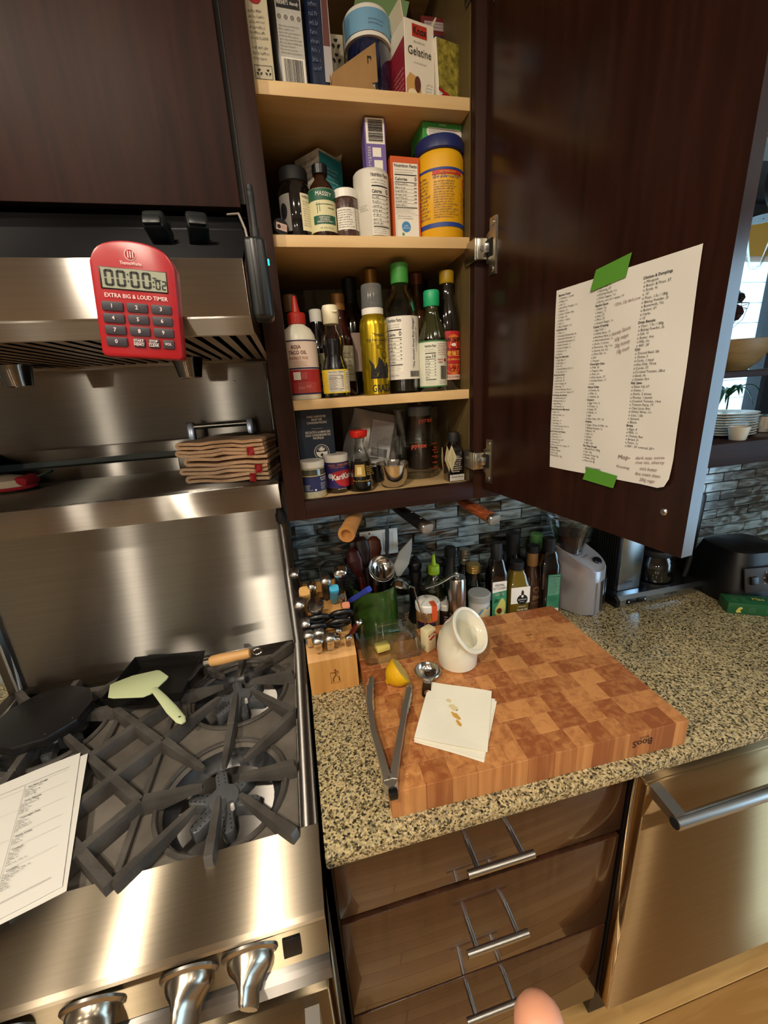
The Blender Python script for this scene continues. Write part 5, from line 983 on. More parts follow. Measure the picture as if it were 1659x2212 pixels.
for k_ in range(3): obj('cap_rib', tube([(.0200*math.cos(2*PI*j/24), .0200*math.sin(2*PI*j/24), .157+.007*k_) for j in range(24)], .0012, 5, True), mat('gold_cap', 'a58a4a'), t)
def sqbottle(name, label, x, y, rz, w, h, sh, m, capm, caph, rn):
    t = thing(name, label, 'bottle', (x, y, ZC), rz); hb = h-caph; r = w/2*.98
    obj('bottle', lathe([(r*.92, 0), (r, .003), (r, sh), (r*.86, sh+.012), (rn*1.2, sh+.035), (rn, sh+.042), (rn, hb)], 36, 5), m, t); obj('cap', lathe([(rn*1.12, hb-.001), (rn*1.14, h-.003), (rn, h), (0, h)], 28), capm, t); return t, Lab(t, flat_front(-w/2-.0002))
t, L = sqbottle('avocado_oil_bottle', 'square dark oil bottle with green avocado label', .561, -.122, -4, .052, .246, .155, BGL, SOFT, .05, .0145)
AVG = mat('avocado_green', '3f8f6a', .5); L.rect(-.021, .022, .012, .135, AVG); L.poly([(-.021, .135), (.022, .135), (.022, .105), (-.021, .10)], INKW, 'label_panel', .0007); L.txt('PRIMAL\nKITCHEN', .001, .118, .0115, INK, .0, w=.038, space=.9); L.lines(-.012, .018, .09, .098, 2, INKW, .4, 3); L.lines(-.02, -.004, .075, .088, 3, INK, .4, 5)
L.poly([(.014, .078), (.019, .066), (.020, .045), (.016, .028), (.006, .019), (-.006, .022), (-.013, .034), (-.012, .048), (-.003, .062), (.004, .076), (.009, .081)], mat('avocado_flesh', 'c9c46a', .5), 'avocado', .0009); L.disc(.001, .040, .008, mat('avocado_stone', '5e2a18', .5), 'avocado_stone', .0012, .0095); L.poly([(.004, .086), (-.002, .097), (.006, .1), (.011, .09)], mat('avocado_leaf', '1d5a3a', .5), 'leaf', .0009); L.poly([(-.018, .066), (-.012, .08), (.001, .078), (-.004, .068)], mat('avocado_leaf', '1d5a3a'), 'leaf', .0009); L.disc(.012, .024, .0075, INKW, 'seal', .0014); L.txt('N', .012, .024, .009, INK, w=.006, d=.0017)
t, L = sqbottle('canola_oil_bottle', 'clear bottle of amber canola oil with white label', .628, -.122, -6, .062, .178, .105, mat('canola_oil', '6b5a1e', .08, coat=1), SOFT, .024, .0175)
L.rect(-.029, .029, .055, .108, INKW); L.disc(.006, .067, .0165, INK, 'emblem', .0007); L.txt('spectrum', .006, .068, .006, INKW, .01, w=.026); L.disc(.006, .086, .004, INK, 'drop', .0009, .012); L.disc(.006, .078, .0035, INKW, 'drop', .0012, .0045); L.lines(-.002, .014, .0585, .063, 1, INKW, .4, 3); L.txt('• ORGANIC •', .006, .044, .0055, INKW, .01, w=.03); L.txt('Canola Oil', .006, .034, .0085, INKW, .02, w=.032); L.poly([(-.005, .02), (.0, .027), (.004, .02), (.009, .027), (.013, .02), (.016, .023), (.014, .014), (-.006, .014)], mat('canola_flower', 'c9b92e', .5), 'flower')
t = neckbottle('tall_black_bottle', 'tall black bottle with sleeved neck behind the canola oil', .655, -.05, ZC, .030, .238, .13, .0175, BGL, .065, SOFT, .0205)
t = neckbottle('hot_sauce_bottle', 'brown hot sauce bottle with tan sealed neck', .698, -.092, ZC, .028, .206, .095, .0155, mat('hot_sauce', '3a2016', .1, coat=1), .02, SOFT, .019)
obj('neck_seal', lathe([(.0162, .142), (.0165, .144), (.0165, .186), (.0162, .187)], 26), mat('seal_tan', '9a7446', .6), t); L = Lab(t, cyl(.0283)); L.rect(-.022, .022, .0, .082, mat('hot_label', '4a3022', .5), n=10); L.disc(0, .07, .009, mat('hot_gold', 'a3865a', .5)); L.disc(0, .07, .0075, mat('hot_label', '4a3022'), d=.0011); L.txt('Shio', .0, .044, .019, mat('hot_gold', 'a3865a'), .01, w=.026, rot=12, shear=.3, d=.0014); L.lines(-.014, .014, .02, .03, 2, mat('hot_gold', 'a3865a'), .4, 3)
t = neckbottle('sriracha_bottle', 'orange sauce bottle with frosted green cap at the back', .742, -.04, ZC, .031, .219, .11, .017, mat('sriracha', 'b8451a', .25), .045, mat('frosted_green', '5f9a5a', .4), .0195)
t, L = sqbottle('green_label_bottle', 'tall square dark bottle with green nutrition label', .737, -.112, -8, .058, .232, .150, BGL, SOFT, .045, .0165)
L.rect(-.010, .0285, .01, .124, mat('oil_label_green', '3c8a68', .5)); L.rect(-.008, .0265, .056, .122, mat('oil_label_pale', '6aa88e', .5), 'label_panel', .0007); L.txt('Nutrition Facts', .009, .117, .0058, INK, .01, w=.032); L.lines(-.006, .025, .06, .112, 10, INK, .4, 5); L.lines(-.006, .025, .034, .052, 4, mat('ink_deep_green', '1f4a38', .6), .4, 6); L.rect(-.010, .0285, .0005, .0105, INKW, 'label_panel')
t = thing('spice_jar_orange_tape', 'spice jar with white lid and orange tape over the edge', 'jar', (.340, -.150, ZC)); obj('jar', lathe([(.031, 0), (.033, .003), (.033, .088), (.030, .094), (0, .094)], 36), mat('brown_sugar', '8a6236', .3, coat=.8, var=(60, .4)), t); obj('lid', lathe([(.034, .0945), (.0345, .097), (.0345, .112), (.032, .1155), (0, .116)], 40), WHITEP, t)
L = Lab(t, cyl(.0332)); L.rect(-.045, .012, .02, .066, mat('spice_navy', '231f2e', .5), n=14); L.lines(-.04, .008, .025, .05, 6, INKG, .4, 3); L.quads([(-.045+.0057*k_, -.0393+.0057*k_, .0655, .0675) for k_ in range(10)], mat('tape_orange', 'd8562c', .5), 'label_edge'); TPO = mat('tape_orange', 'd8562c')
obj('tape', join(tf(bx(-.0075, .0075, -.0002, .0004, .07, .1165), (.008, -.0348, 0)), tf(bx(-.0075, .0075, -.014, .013, .1162, .1166), (.008, -.021, 0))), TPO, t)
t = thing('spice_jar_dark', 'dark spice jar with white lid behind the pepper mill', 'jar', (.404, -.122, ZC)); obj('jar', lathe([(.027, 0), (.028, .003), (.028, .065), (.026, .07), (0, .07)], 32), mat('dark_spice', '2a1712', .3, coat=.8), t); obj('lid', lathe([(.029, .0705), (.0293, .073), (.0293, .085), (.027, .088), (0, .088)], 36), WHITEP, t); L = Lab(t, cyl(.0282)); L.lines(-.015, .012, .02, .055, 5, INKW, .35, 3)
t = thing('pepper_mill', 'tall steel pepper mill with curved crank handle', 'pepper mill', (.4225, -.158, ZC)); MIL = mat('mill_steel', 'a9a29a', .22, 1, aniso=(.8, (0, 0, 1)))
obj('lower_body', lathe([(.0255, 0), (.026, .001), (.026, .075), (.0258, .0755)], 36), MIL, t); obj('upper_body', lathe([(.0262, .076), (.0264, .0765), (.0264, .174), (.024, .178), (0, .179)], 36), MIL, t)
obj('crank', tube([(.004, 0, .186), (-.010, -.004, .187), (-.022, -.007, .186), (-.036, -.011, .180), (-.06, -.016, .174), (-.085, -.022, .173), (-.105, -.028, .174)], [.0075, .0085, .006, .0052, .0048, .0048, .0055], 10, flat=.42), NICKEL, t); obj('crank_nut', lathe([(.008, .178), (.008, .184), (.006, .19), (.0035, .1925), (0, .193)], 20), NICKEL, t); obj('crank_knob', tf(lathe([(.006, 0), (.008, .003), (.009, .018), (.006, .021), (0, .0215)], 18), (-.105, -.028, .172)), BLACK, t)
t = thing('clear_lid_tub', 'white tub with translucent lid and blue label', 'tub', (.494, -.152, ZC)); obj('tub', lathe([(.029, 0), (.030, .003), (.0305, .098), (0, .098)], 36), mat('tub_white', 'c9ccc8', .35), t); obj('lid', lathe([(.0318, .094), (.0322, .112), (.0295, .115), (0, .1155)], 36), mat('frost_lid', 'b9bfbe', .3, trans=.3), t)
L = Lab(t, cyl(.0307)); L.rect(-.012, .04, .02, .078, mat('tub_label', 'cdb98a', .5), n=10); L.poly([(-.016, .062), (-.006, .078), (.04, .083), (.04, .078), (-.002, .072), (-.012, .058)], mat('tub_blue', '5f93ad', .5), 'label_edge', .0009); L.lines(.002, .028, .055, .07, 4, INKG, .35, 3)
# ---- coffee grinder
t = thing('coffee_grinder', 'silver coffee grinder with bean hopper and clear drawer', 'coffee grinder', (.834, -.124, ZC), 28); SIL = mat('silver_plastic', 'a9a7ad', .3, .35)
gp = rrect(.118, .15, .05, 8)
V, F = [], []; n = len(gp); lv = [(0, 1.0, 0), (.006, 1.02, 0), (.10, 1.0, 0), (.14, .99, 0)]
for z, s_, _ in lv: V += [(x*s_, y*s_, z) for x, y in gp]
V += [(x*.97, y*.97, .14+.055*max(0, min(1, (y+.075)/.10))) for x, y in gp]
for j in range(len(lv)):
    for k_ in range(n): F.append((j*n+k_, j*n+(k_+1) % n, (j+1)*n+(k_+1) % n, (j+1)*n+k_))
F += [tuple(range(n)), tuple(len(lv)*n+k_ for k_ in range(n))]; obj('body', raw(V, F, ang=50), SIL, t); obj('foot', lathe([(.06, -.0), (.0585, .004), (0, .004)], 32, 1, 1, 1.25), BLACK, t)
dr = prism([(x*.72+.012, y*.55-.037) for x, y in rrect(.118, .15, .05, 8)], .006, .105); obj('grounds_drawer', dr, mat('smoked_clear', '3a342e', .08, trans=.35, coat=1), t); obj('drawer_frame', tf(bx(-.002, .002, -.002, .002, .004, .106, .001), (-.028, -.074, 0)), SIL, t)
hp_ = [(.040, .17), (.043, .19), (.046, .215), (.062, .265), (.067, .285), (.0665, .287)]; obj('hopper', tf(lathe(shell(hp_, .002), 40, cap=False), (0, .032, 0)), GLASS, t); obj('beans', tf(lathe([(0, .174), (.038, .175), (.040, .19), (.0425, .214), (.047, .232), (0, .236)], 30), (0, .032, 0)), mat('coffee_beans', '2a170e', .4, var=(90, .8), bump=(90, 1)), t)
obj('hopper_lid', tf(lathe([(.068, .286), (.070, .288), (.070, .296), (.066, .299), (0, .3), (0, .2985), (.066, .2975), (.068, .294)], 40, cap=False), (0, .032, 0)), mat('lid_clear', 'dfe4e6', .08, trans=.9, ior=1.2), t)
obj('dial', tf(lathe([(.013, 0), (.0135, .003), (.011, .006), (0, .007)], 28), (.022, -.045, .152), (R(29), 0, 0), (1.25, 1, 1)), BLACK, t)
Lg = Lab(t, lambda u, v, d: (u-.005, -.028+v*.87, .1605+v*.47+d)); Lg.txt('Capresso', .006, .012, .011, mat('ink_dark_grey', '3a3a3e', .6), 0, w=.034, shear=.3); Lg.quads([(-.036+.0065*k_, -.0345+.0065*k_, .028, .034 if k_ % 3 else .030) for k_ in range(10)], INK, 'scale_marks')
# ---- coffee maker
t = thing('coffee_maker', 'polished drip coffee maker with black carafe', 'coffee maker', (1.094, -.1, ZC)); ALU = mat('polished_aluminium', 'a9b1b8', .24, 1)
obj('base', extx([(-.092, .008), (-.088, .002), (.06, .002), (.06, .034), (-.08, .034), (-.092, .024)], -.155, .158), ALU, t); obj('base_end', extx([(-.091, .006), (-.087, .0), (.06, .0), (.06, .033), (-.08, .033), (-.091, .024)], -.166, -.1555), BLACK, t); obj('base_bottom', bx(-.155, .156, -.085, .058, 0, .003), BLACK, t)
for k_, x in enumerate((-.132, -.096)): s_ = obj('switch', bx(x, x+.033, -.0945, -.0915, .010, .026, .001), BLACK, t); obj('switch_dot', tf(lathe([(0, .001), (.0022, .0008), (.0026, 0)], 10), (x+(.006 if k_ == 0 else .029), -.0945, .018), (R(90), 0, 0)), WHITEP, s_)
obj('tower', bx(-.135, -.052, -.056, .065, .034, .33, .006), ALU, t); obj('tower_side', bx(-.1385, -.1345, -.045, .062, .036, .33), BLACK, t)
for k_ in range(9): obj('rib', bx(-.1405, -.138, -.040+.0095*k_, -.0365+.0095*k_, .036, .33, .0006), SOFT, t)
L = Lab(t, lambda u, v, d: (-.0935+u, -.056-d, v)); L.txt('(CUP)', -.004, .062, .009, INK, .01, w=.026); L.txt('OneTime', -.006, .050, .007, INKG, 0, w=.022, shear=.4); L = Lab(t, lambda u, v, d: (u, -.092-d, v)); L.txt('MOCCAMASTER', .03, .018, .008, INK, .008, w=.046)
obj('hotplate', tf(lathe([(.06, .034), (.06, .039), (0, .0395)], 32), (.035, -.015, 0)), BLACK, t); obj('carafe', tf(lathe([(.05, .040), (.056, .045), (.060, .07), (.056, .105), (.045, .125), (.044, .13)], 36), (.035, -.015, 0)), mat('carafe_glass', '0c0b0a', .05, coat=1), t)
obj('carafe_band', tf(lathe([(.0465, .123), (.0475, .126), (.0475, .138), (.045, .142), (0, .143)], 32), (.035, -.015, 0)), SOFT, t); obj('carafe_handle', tube([(.075, -.045, .135), (.105, -.06, .138), (.115, -.064, .12), (.112, -.062, .07), (.108, -.06, .05)], [.007, .008, .008, .0075, .006], 10), SOFT, t); obj('brew_basket', tf(lathe([(.045, .16), (.055, .2), (.055, .24), (0, .24)], 28), (.035, -.015, 0)), SOFT, t); obj('arm', bx(-.06, .09, -.045, .05, .29, .33, .006), ALU, t)
# ---- blender base
t = thing('blender_base', 'black countertop blender base with round dial', 'blender', (1.362, -.20, ZC), -8); obj('body', lathe([(.115, 0), (.118, .01), (.112, .05), (.1, .11), (.085, .155), (.06, .165), (0, .166)], 40, 2, 1, .92), mat('blender_black', '040405', .4), t)
pn = obj('control_panel', tf(bx(-.085, .085, -.003, .003, -.036, .036, .003), (.0, -.105, .085), (R(-14), 0, 0)), mat('panel_brown', '2d2621', .4), t); obj('dial', tf(lathe([(.024, 0), (.022, .008), (.02, .016), (0, .017)], 28), (.008, -.108, .086), (R(76), 0, 0)), BLACK, t)
for k_ in range(7): a = R(200-28*k_); obj('speed_dot', tf(lathe([(0, .001), (.0025, .0008), (.003, 0)], 10), (.008+.034*math.cos(a), -.1085+.007*math.sin(a), .086+.034*math.sin(a)), (R(76), 0, 0)), mat('dot_grey', '8a8580', .5), t)
for x in (-.06, .062): obj('toggle', tf(bx(-.012, .012, -.008, .0, -.012, .012, .003), (x, -.108, .085), (R(-14), 0, 0)), BLACK, t)
obj('status_light', tf(lathe([(0, .003), (.004, .002), (.005, 0)], 12), (-.055, -.116, .025), (R(85), 0, 0)), mat('led_blue', '1420ff', .4, emit=('2030ff', 70)), t)
t = thing('black_jar', 'black square jar standing behind the blender base', 'jar', (1.285, -.05, ZC)); obj('jar', lathe([(.048, 0), (.05, .01), (.056, .28), (.052, .29), (0, .29)], 32, 5, 1, .7), mat('blender_black', '08080a'), t)
# ---- green tea box
t = thing('tea_box', 'green tea carton lying on the worktop with yellow lettering', 'box', (1.275, -.318, ZC), -30); obj('carton', bx(-.07, .07, -.028, .028, 0, .034, .001), mat('tea_green', '1f5a34', .45), t); TY = mat('ink_tea_yellow', 'cdbf5a', .6); TP = mat('ink_tea_pale', '7ba37c', .6)
L = Lab(t, flat_front(-.028)); L.poly([(-.05, .008), (-.045, .02), (-.038, .024), (-.034, .018), (-.04, .014), (-.036, .006), (-.046, .004)], TY, 'dragon_mark'); L.lines(-.02, .0, .008, .024, 4, TP, .3, 3); L.lines(.02, .05, .008, .024, 4, TP, .3, 4)
L = Lab(t, lambda u, v, d: (u, v, .034+d)); L.txt('Mao', .012, .004, .02, TY, .01, w=.03, shear=.2); L.lines(-.055, -.035, -.018, .018, 5, TP, .3, 5); L.lines(-.03, -.012, -.018, .016, 5, TP, .3, 6)

# ================================================================ PRINTED RECIPE SHEET ON THE OPEN DOOR
PAPER = mat('copy_paper', 'd3d1cb', .8); TAPE = mat('green_tape', '4f8a2c', .55, bump=(30, .3))
COL1 = ['*Mexican Caesar', 'Cilantro, 1 bunch', 'Mayo, ½c', 'Oil, ¼c', 'Red Wine Vinegar, ¼c', 'Pepitas, ¼c', 'Green Chilies, 4oz', 'Cotija, 1oz', 'Garlic, 1 clove', 'Salt, 1t', 'Black Pepper, ½t', '*Artichoke Dip', 'Mayo, 1c', 'Shredded Mozzarella, 2c', 'Shredded Parmesan, 1c', 'Artichoke Quarters, 2c', 'Garlic Powder, 1t', 'Onion Powder, 1t', 'Cayenne, ½t', 'Paprika', '*Kung Pao Marinade', 'Light Soy, 1t', 'Shaoxing, 1t', 'Salt, ½t', 'Toasted Sesame Oil, ½t', 'Cornstarch, ½t', '*Kung Pao Sauce', 'Light Soy, 1T', 'Dark Soy, 2T', 'Rice Vinegar, 2t', 'Shaoxing, 1T', 'Toasted Sesame Oil, 1t', 'Slurry, corn 2t + water 1T', '*Velveting, per pound', 'Soy/Shaoxing, 4t', 'Baking Soda, ½t', 'Egg White, 1', 'Cornstarch, 2t', '*Beef & Broccoli Marinade', 'Beef, 1lb', 'Baking Soda, ½t', 'Salt, ½t', 'Light Soy, 1t', 'Shaoxing, 1t', 'Toasted Sesame Oil, 1t', 'Cornstarch, ½t', '*Beef & Broccoli Sauce', 'Light Soy, 1T', 'Dark Soy, 1T', 'Oyster Sauce, 2T', 'Shaoxing, 2T', 'Slurry, corn 2t + water 1T', '*Shrimp Brine', 'Water, 500ml', 'Salt, 12.5g', 'Baking Soda, 10g']
COL2 = ['*White Pepper Sauce', 'Light Soy, 1T', 'Shaoxing, 2T', 'Chicken Stock, ¼c', 'White Pepper, ½t', 'Slurry, corn 2t + water 1T', '*Gyudon Sauce', 'Dashi, ½c', 'Shoyu, 1T', 'Sake, 2T', 'Mirin, 2T', 'Grated Ginger, 1t', '*Caesar Dressing', 'Egg Yolk, 1', 'Lemon Juice, 1T', 'Anchovy Fillet, 2', 'Worcestershire, 1t', 'Garlic, 2 cloves', 'Parmesan, 15g / ¼c', 'Canola Oil, ½c', 'Olive Oil, ¼c', 'Salt', 'Pepper', '*Overnight Oats', 'Milk, 2c', 'Yogurt, 6oz', 'Oats, 2c', 'Chia Seeds, 2T', 'Vanilla Paste, 1T', 'Salt', '*Panna Cotta', 'Cream, 2c', 'Milk, 1c', 'Gelatin, 2t', '*Custard', 'Egg Yolks, 4', 'Cream, 1c', 'Sugar, 2T', 'Vanilla, 1t', 'Salt', 'Sous Vide 179°, 1h', '*Cobbler', 'Sugar, Flour, & Milk, ¾c', 'Baking Powder, 1t', 'Butter, 4T', 'Salt, ½t', 'Vanilla', 'Berries', '350°, 50\'', '*Pan Pizza Dough', 'Bread Flour, 400g', 'Salt, 10g', 'Instant Yeast, 4g', 'Water, 275g', 'Olive Oil, 8g']
COL3 = ['*Chicken & Dumplings', 'Mirepoix', 'Butter & Flour, 3T', 'Stock, 4c', "10'", 'Flour, 1.5c / 180g', 'Baking Powder, 2t', 'Buttermilk, ⅔c', 'Butter, 4T', 'Herbs', "15'", '*Drop Biscuits', 'Flour, 1.5c / 180g', 'Baking Powder, 2t', 'Salt, 1t', 'Butter, 4oz', 'Milk, ¾c', "400°, 20'", '*Chili', 'Ground Beef, 2lb', 'Onion, 3', 'Garlic, 1 head', 'Hot Chili, TKoz', 'Cumin, 3T', 'Crushed Tomato, 28oz', 'Stock, 4c', 'Simmer 3h+', '*Fish Stew', 'Olive Oil, 6T', 'Onion, 1', 'Garlic, 3 cloves', 'Parsley, 1 bunch', 'Crushed Tomato, 14oz', 'Tomato Paste, 1T', 'Clam Juice, 8oz', 'White Wine, ½c', 'Cod, 1.5lb', 'Spinach', 'Beans', '*Strata', 'Eggs, 4', 'Milk, 1c', 'Cheese, 8oz', 'Bread, 2c', 'Fixins, 1c', "350°, 20' covered, 20'+"]
def column(L, lines, u, vtop, pitch, size, m, d=.0008):
    n = len(lines); rows = ['']*n; heads = ['']*n
    for k, s_ in enumerate(lines):
        if s_.startswith('*'): heads[k] = s_[1:]
        else: rows[k] = 'o '+s_
    for k, s_ in enumerate(heads):
        if s_: L.txt(s_, u, vtop-pitch*k, size, m, .022, 'LEFT', d=d)
    for k, s_ in enumerate(rows):
        if s_: L.txt(s_, u+.0012, vtop-pitch*k, size, m, 0, 'LEFT', d=d)
dt = thing('recipe_sheet', 'large printed recipe list taped inside the open cabinet door', 'paper', dpt(.28, -.001, 1.59))
def dmap(u, v, d): q = DMAT @ Vector((u, v, d)); return tuple(q-dt.location)
def curl(u, v): return .0007+.006*max(0, (u-.35)/.035)*max(0, (1.50-v)/.035)+.0008*math.sin(u*60)*math.sin(v*40)
V, F = [], []; nu, nv = 16, 20
for j in range(nv+1):
    for k in range(nu+1):
        a, b = k/nu, j/nv; u = (.183+.199*a)*(b)+(.190+.196*a)*(1-b); v = (1.4625+.0035*a)*(1-b)+(1.7205+.001*a)*b
        if j == 0 and k == nu: u -= .004; v += .003
        V.append(dmap(u, v, curl(u, v)+.0006))
for j in range(nv):
    for k in range(nu): a = j*(nu+1)+k; F.append((a, a+1, a+nu+2, a+nu+1))
obj('sheet', raw(V, F, ang=60), PAPER, dt)
L = Lab(dt, lambda u, v, d: dmap(u, v, curl(u, v)+d+.0006)); INKP = mat('toner', '1e1d22', .7)
column(L, COL1, .1885, 1.7125, .00418, .0034, INKP); column(L, COL2, .2545, 1.7125, .00425, .0036, INKP); column(L, COL3, .320, 1.7045, .0043, .0039, INKP)
PEN = mat('pen_brown', '7a5a58', .7)
L.txt('125ml, 23g dashi pow', .285, 1.6832, .0042, PEN, 0, 'LEFT', shear=.3, rot=3, w=.034); L.txt('Honey Sauce\n60g mayo\n20g honey\n10g must', .300, 1.640, .0062, PEN, 0, w=.027, shear=.35, rot=12, space=1.25)
L.txt('Mop-', .322, 1.496, .008, PEN, 0, shear=.2, w=.018, rot=4); L.txt('dark soy, mirin\nrice vin, sherry', .357, 1.497, .0052, PEN, 0, shear=.3, w=.038, rot=8, space=1.1); L.txt('Frosting', .322, 1.483, .005, PEN, 0, shear=.3, w=.02); L.txt('stick butter\n8oz cream chees\n200g sugar', .358, 1.479, .0055, PEN, 0, shear=.3, w=.034, rot=4, space=1.25)
L.rect(.262, .288, 1.4695, 1.4745, mat('toner_grey', '9a9a9c', .7), 'date_block', .0009); L.txt('Jan 15, 2024', .275, 1.472, .0035, INKP, .015, w=.023, d=.0014)
def tape(label, pts):
    t = thing('painters_tape', label, 'tape', dpt(sum(p[0] for p in pts)/4, -.002, sum(p[1] for p in pts)/4), group='green tape on the recipe sheet')
    V = [Vector(DMAT @ Vector((u, v, .0026+h)))-t.location for h in (0, .0004) for u, v in pts]; obj('strip', raw([tuple(v) for v in V], [(0, 1, 2, 3), (4, 5, 6, 7), (0, 1, 5, 4), (1, 2, 6, 5), (2, 3, 7, 6), (3, 0, 4, 7)]), TAPE, t)
tape('green tape at the top edge of the recipe sheet', [(.245, 1.706), (.297, 1.711), (.302, 1.736), (.252, 1.730)]); tape('green tape at the bottom edge of the recipe sheet', [(.260, 1.455), (.312, 1.452), (.316, 1.470), (.266, 1.474)])

# ================================================================ ON THE HOOD
t = thing('kitchen_timer', 'red digital kitchen timer stuck to the hood front', 'timer', (-.1125, -.5825, 1.646), rot=(0, R(5.5), 0))
TRED = mat('timer_red', '96121b', .32); w = .0385
arch = [(-w+.004, 0), (w-.004, 0), (w-.001, .001), (w, .004), (w, .088), (w-.003, .094)]+[((w-.004)*math.cos(R(a)), .094+.0145*math.sin(R(a))) for a in range(15, 180, 15)]+[(-w+.003, .094), (-w, .088), (-w, .004), (-w+.001, .001)]
obj('case', tf(prism(arch, 0, .021, .0025), (0, 0, 0), (R(90), 0, 0)), TRED, t); obj('back_shell', tf(prism([(x*.93, .002+z*.97) for x, z in arch], -.0005, .006), (0, .0005, 0), (R(90), 0, 0)), TRED, t)
L = Lab(t, flat_front(-.0211)); TW = mat('timer_print', 'd9c4c0', .6)
L.disc(-.001, .0958, .0052, TW, 'logo', .0003); L.disc(-.001, .0958, .0046, TRED, 'logo', .0005); L.quads([(-.0032+.0022*k, -.0023+.0022*k, .0928, .0988) for k in range(3)], TW, 'logo'); L.txt('ThermoWorks', -.001, .0878, .0042, TW, .012, w=.0195)
obj('lcd_frame', tf(bx(-.0305, .0305, -.0006, .0002, .0635, .0832, .0003), (0, -.0212, 0)), BLACK, t); L.rect(-.0288, .0298, .0645, .0825, mat('lcd', '8c8f7a', .3), 'lcd', .0008)
SEG = {'0': 'abcdef', '2': 'abged'}
def digit(ch, u, v, w_, h):
    s_ = .16*w_*1.6; q = []
    for c_ in SEG[ch]: q.append({'a': (u+s_*.6, u+w_-s_*.6, v+h-s_, v+h), 'd': (u+s_*.6, u+w_-s_*.6, v, v+s_), 'g': (u+s_*.6, u+w_-s_*.6, v+h/2-s_/2, v+h/2+s_/2), 'b': (u+w_-s_, u+w_, v+h/2+s_*.3, v+h-s_*.4), 'c': (u+w_-s_, u+w_, v+s_*.4, v+h/2-s_*.3), 'f': (u, u+s_, v+h/2+s_*.3, v+h-s_*.4), 'e': (u, u+s_, v+s_*.4, v+h/2-s_*.3)}[c_])
    return q
Q = []
for ch, u in (('0', -.0262), ('0', -.0155), ('0', -.0032), ('0', .0075)): Q += digit(ch, u, .0662, .0082, .0148)
Q += [(-.0057, -.0045, .071, .0725), (-.0057, -.0045, .077, .0785), (.0172, .0184, .068, .0695), (.0172, .0184, .072, .0735), (.0172, .021, .0762, .077), (.0185, .025, .0748, .0755)]
for ch, u in (('0', .0195), ('2', .0252)): Q += digit(ch, u, .0662, .0044, .0085)
L.quads(Q, INK, 'digits', .0012); L.txt('EXTRA BIG & LOUD TIMER', .0005, .0577, .0052, TW, .012, w=.0575)
BTN = mat('button_slate', '2b262e', .5); bm_ = prism(rrect(.0192, .0086, .0015, 3), 0, .0016, .0004); tf(bm_, (0, 0, 0), (R(90), 0, 0)); bm_.materials.append(BTN); bs_ = prism(rrect(.0108, .0086, .0012, 3), 0, .0016, .0004); tf(bs_, (0, 0, 0), (R(90), 0, 0)); bs_.materials.append(BTN)
LB = Lab(t, flat_front(-.0229))
for k in range(9):
    u, v = -.0225+.0225*(k % 3), .0478-.0111*(k//3); obj('button', bm_, None, t, (u, -.0211, v)); LB.txt(str(k+1), u, v, .0052, TW, .012)
obj('button', bm_, None, t, (-.0225, -.0211, .0146)); LB.txt('0', -.0225, .0146, .0052, TW, .012)
for u, s_ in ((-.0018, 'START\nMEMO'), (.0122, 'STOP\nCLEAR'), (.0262, 'VOL')): obj('button', bs_, None, t, (u, -.0211, .0146)); LB.txt(s_, u, .0146 if '\n' not in s_ else .0146, .0034, TW, .012, w=.0095 if '\n' in s_ else .0065, space=1.15)
LB.quads([(-.0068, .0032, .0144, .0148), (.0072, .0172, .0144, .0148)], TW, 'rule')
DKG = mat('gunmetal_plastic', '15191b', .38)
for x, rz, lb in ((-.096, -4, 'small black clip box on the hood slope right above the timer'), (-.052, 10, 'small black clip box on the hood slope near the antenna')):
    t = thing('probe_transmitter', lb, 'transmitter', (x, -.492, 1.7850), rot=(R(-23), R(0), R(rz)), group='clip boxes on the hood slope')
    obj('case', bx(-.012, .012, -.026, .012, 0, .022, .004, 3), DKG, t); obj('clip', bx(-.009, .009, .002, .012, .022, .034, .003), DKG, t); obj('groove', bx(-.0012, .0012, -.0005, .013, .024, .0345), VOID, t); obj('foot', bx(-.010, .010, -.030, -.024, .001, .012, .002), DKG, t)
t = thing('radio_receiver', 'black handheld receiver with stub antenna on the hood end', 'receiver', (.0145, -.565, 1.684), rot=(0, 0, 0))
obj('case', bx(-.011, .0125, -.017, .017, 0, .083, .006, 4), DKG, t); obj('ridge', bx(-.0035, .0035, -.0182, -.016, .004, .08, .001), BLACK, t); obj('antenna', tf(lathe([(.0045, .0), (.0045, .012), (.0036, .014), (.0036, .040), (.004, .042), (.004, .046), (.0033, .047), (.0038, .05), (.003, .053), (0, .0535)], 16), (.003, 0, .082)), SOFT, t)
obj('cable', tube([(-.006, -.002, .082), (-.0075, .004, .095), (-.013, .02, .115), (-.028, .06, .128)], .0013, 6), mat('cable_grey', '8a8078', .5), t); obj('indicator', bx(.0122, .0142, -.003, .001, .058, .064, .0006), mat('led_teal', '2fd0b0', .4, emit=('2fe0c0', 2)), t); obj('collar', tf(lathe([(.0065, 0), (.0065, .002), (0, .0022)], 14), (.003, 0, .082)), NICKEL, t)

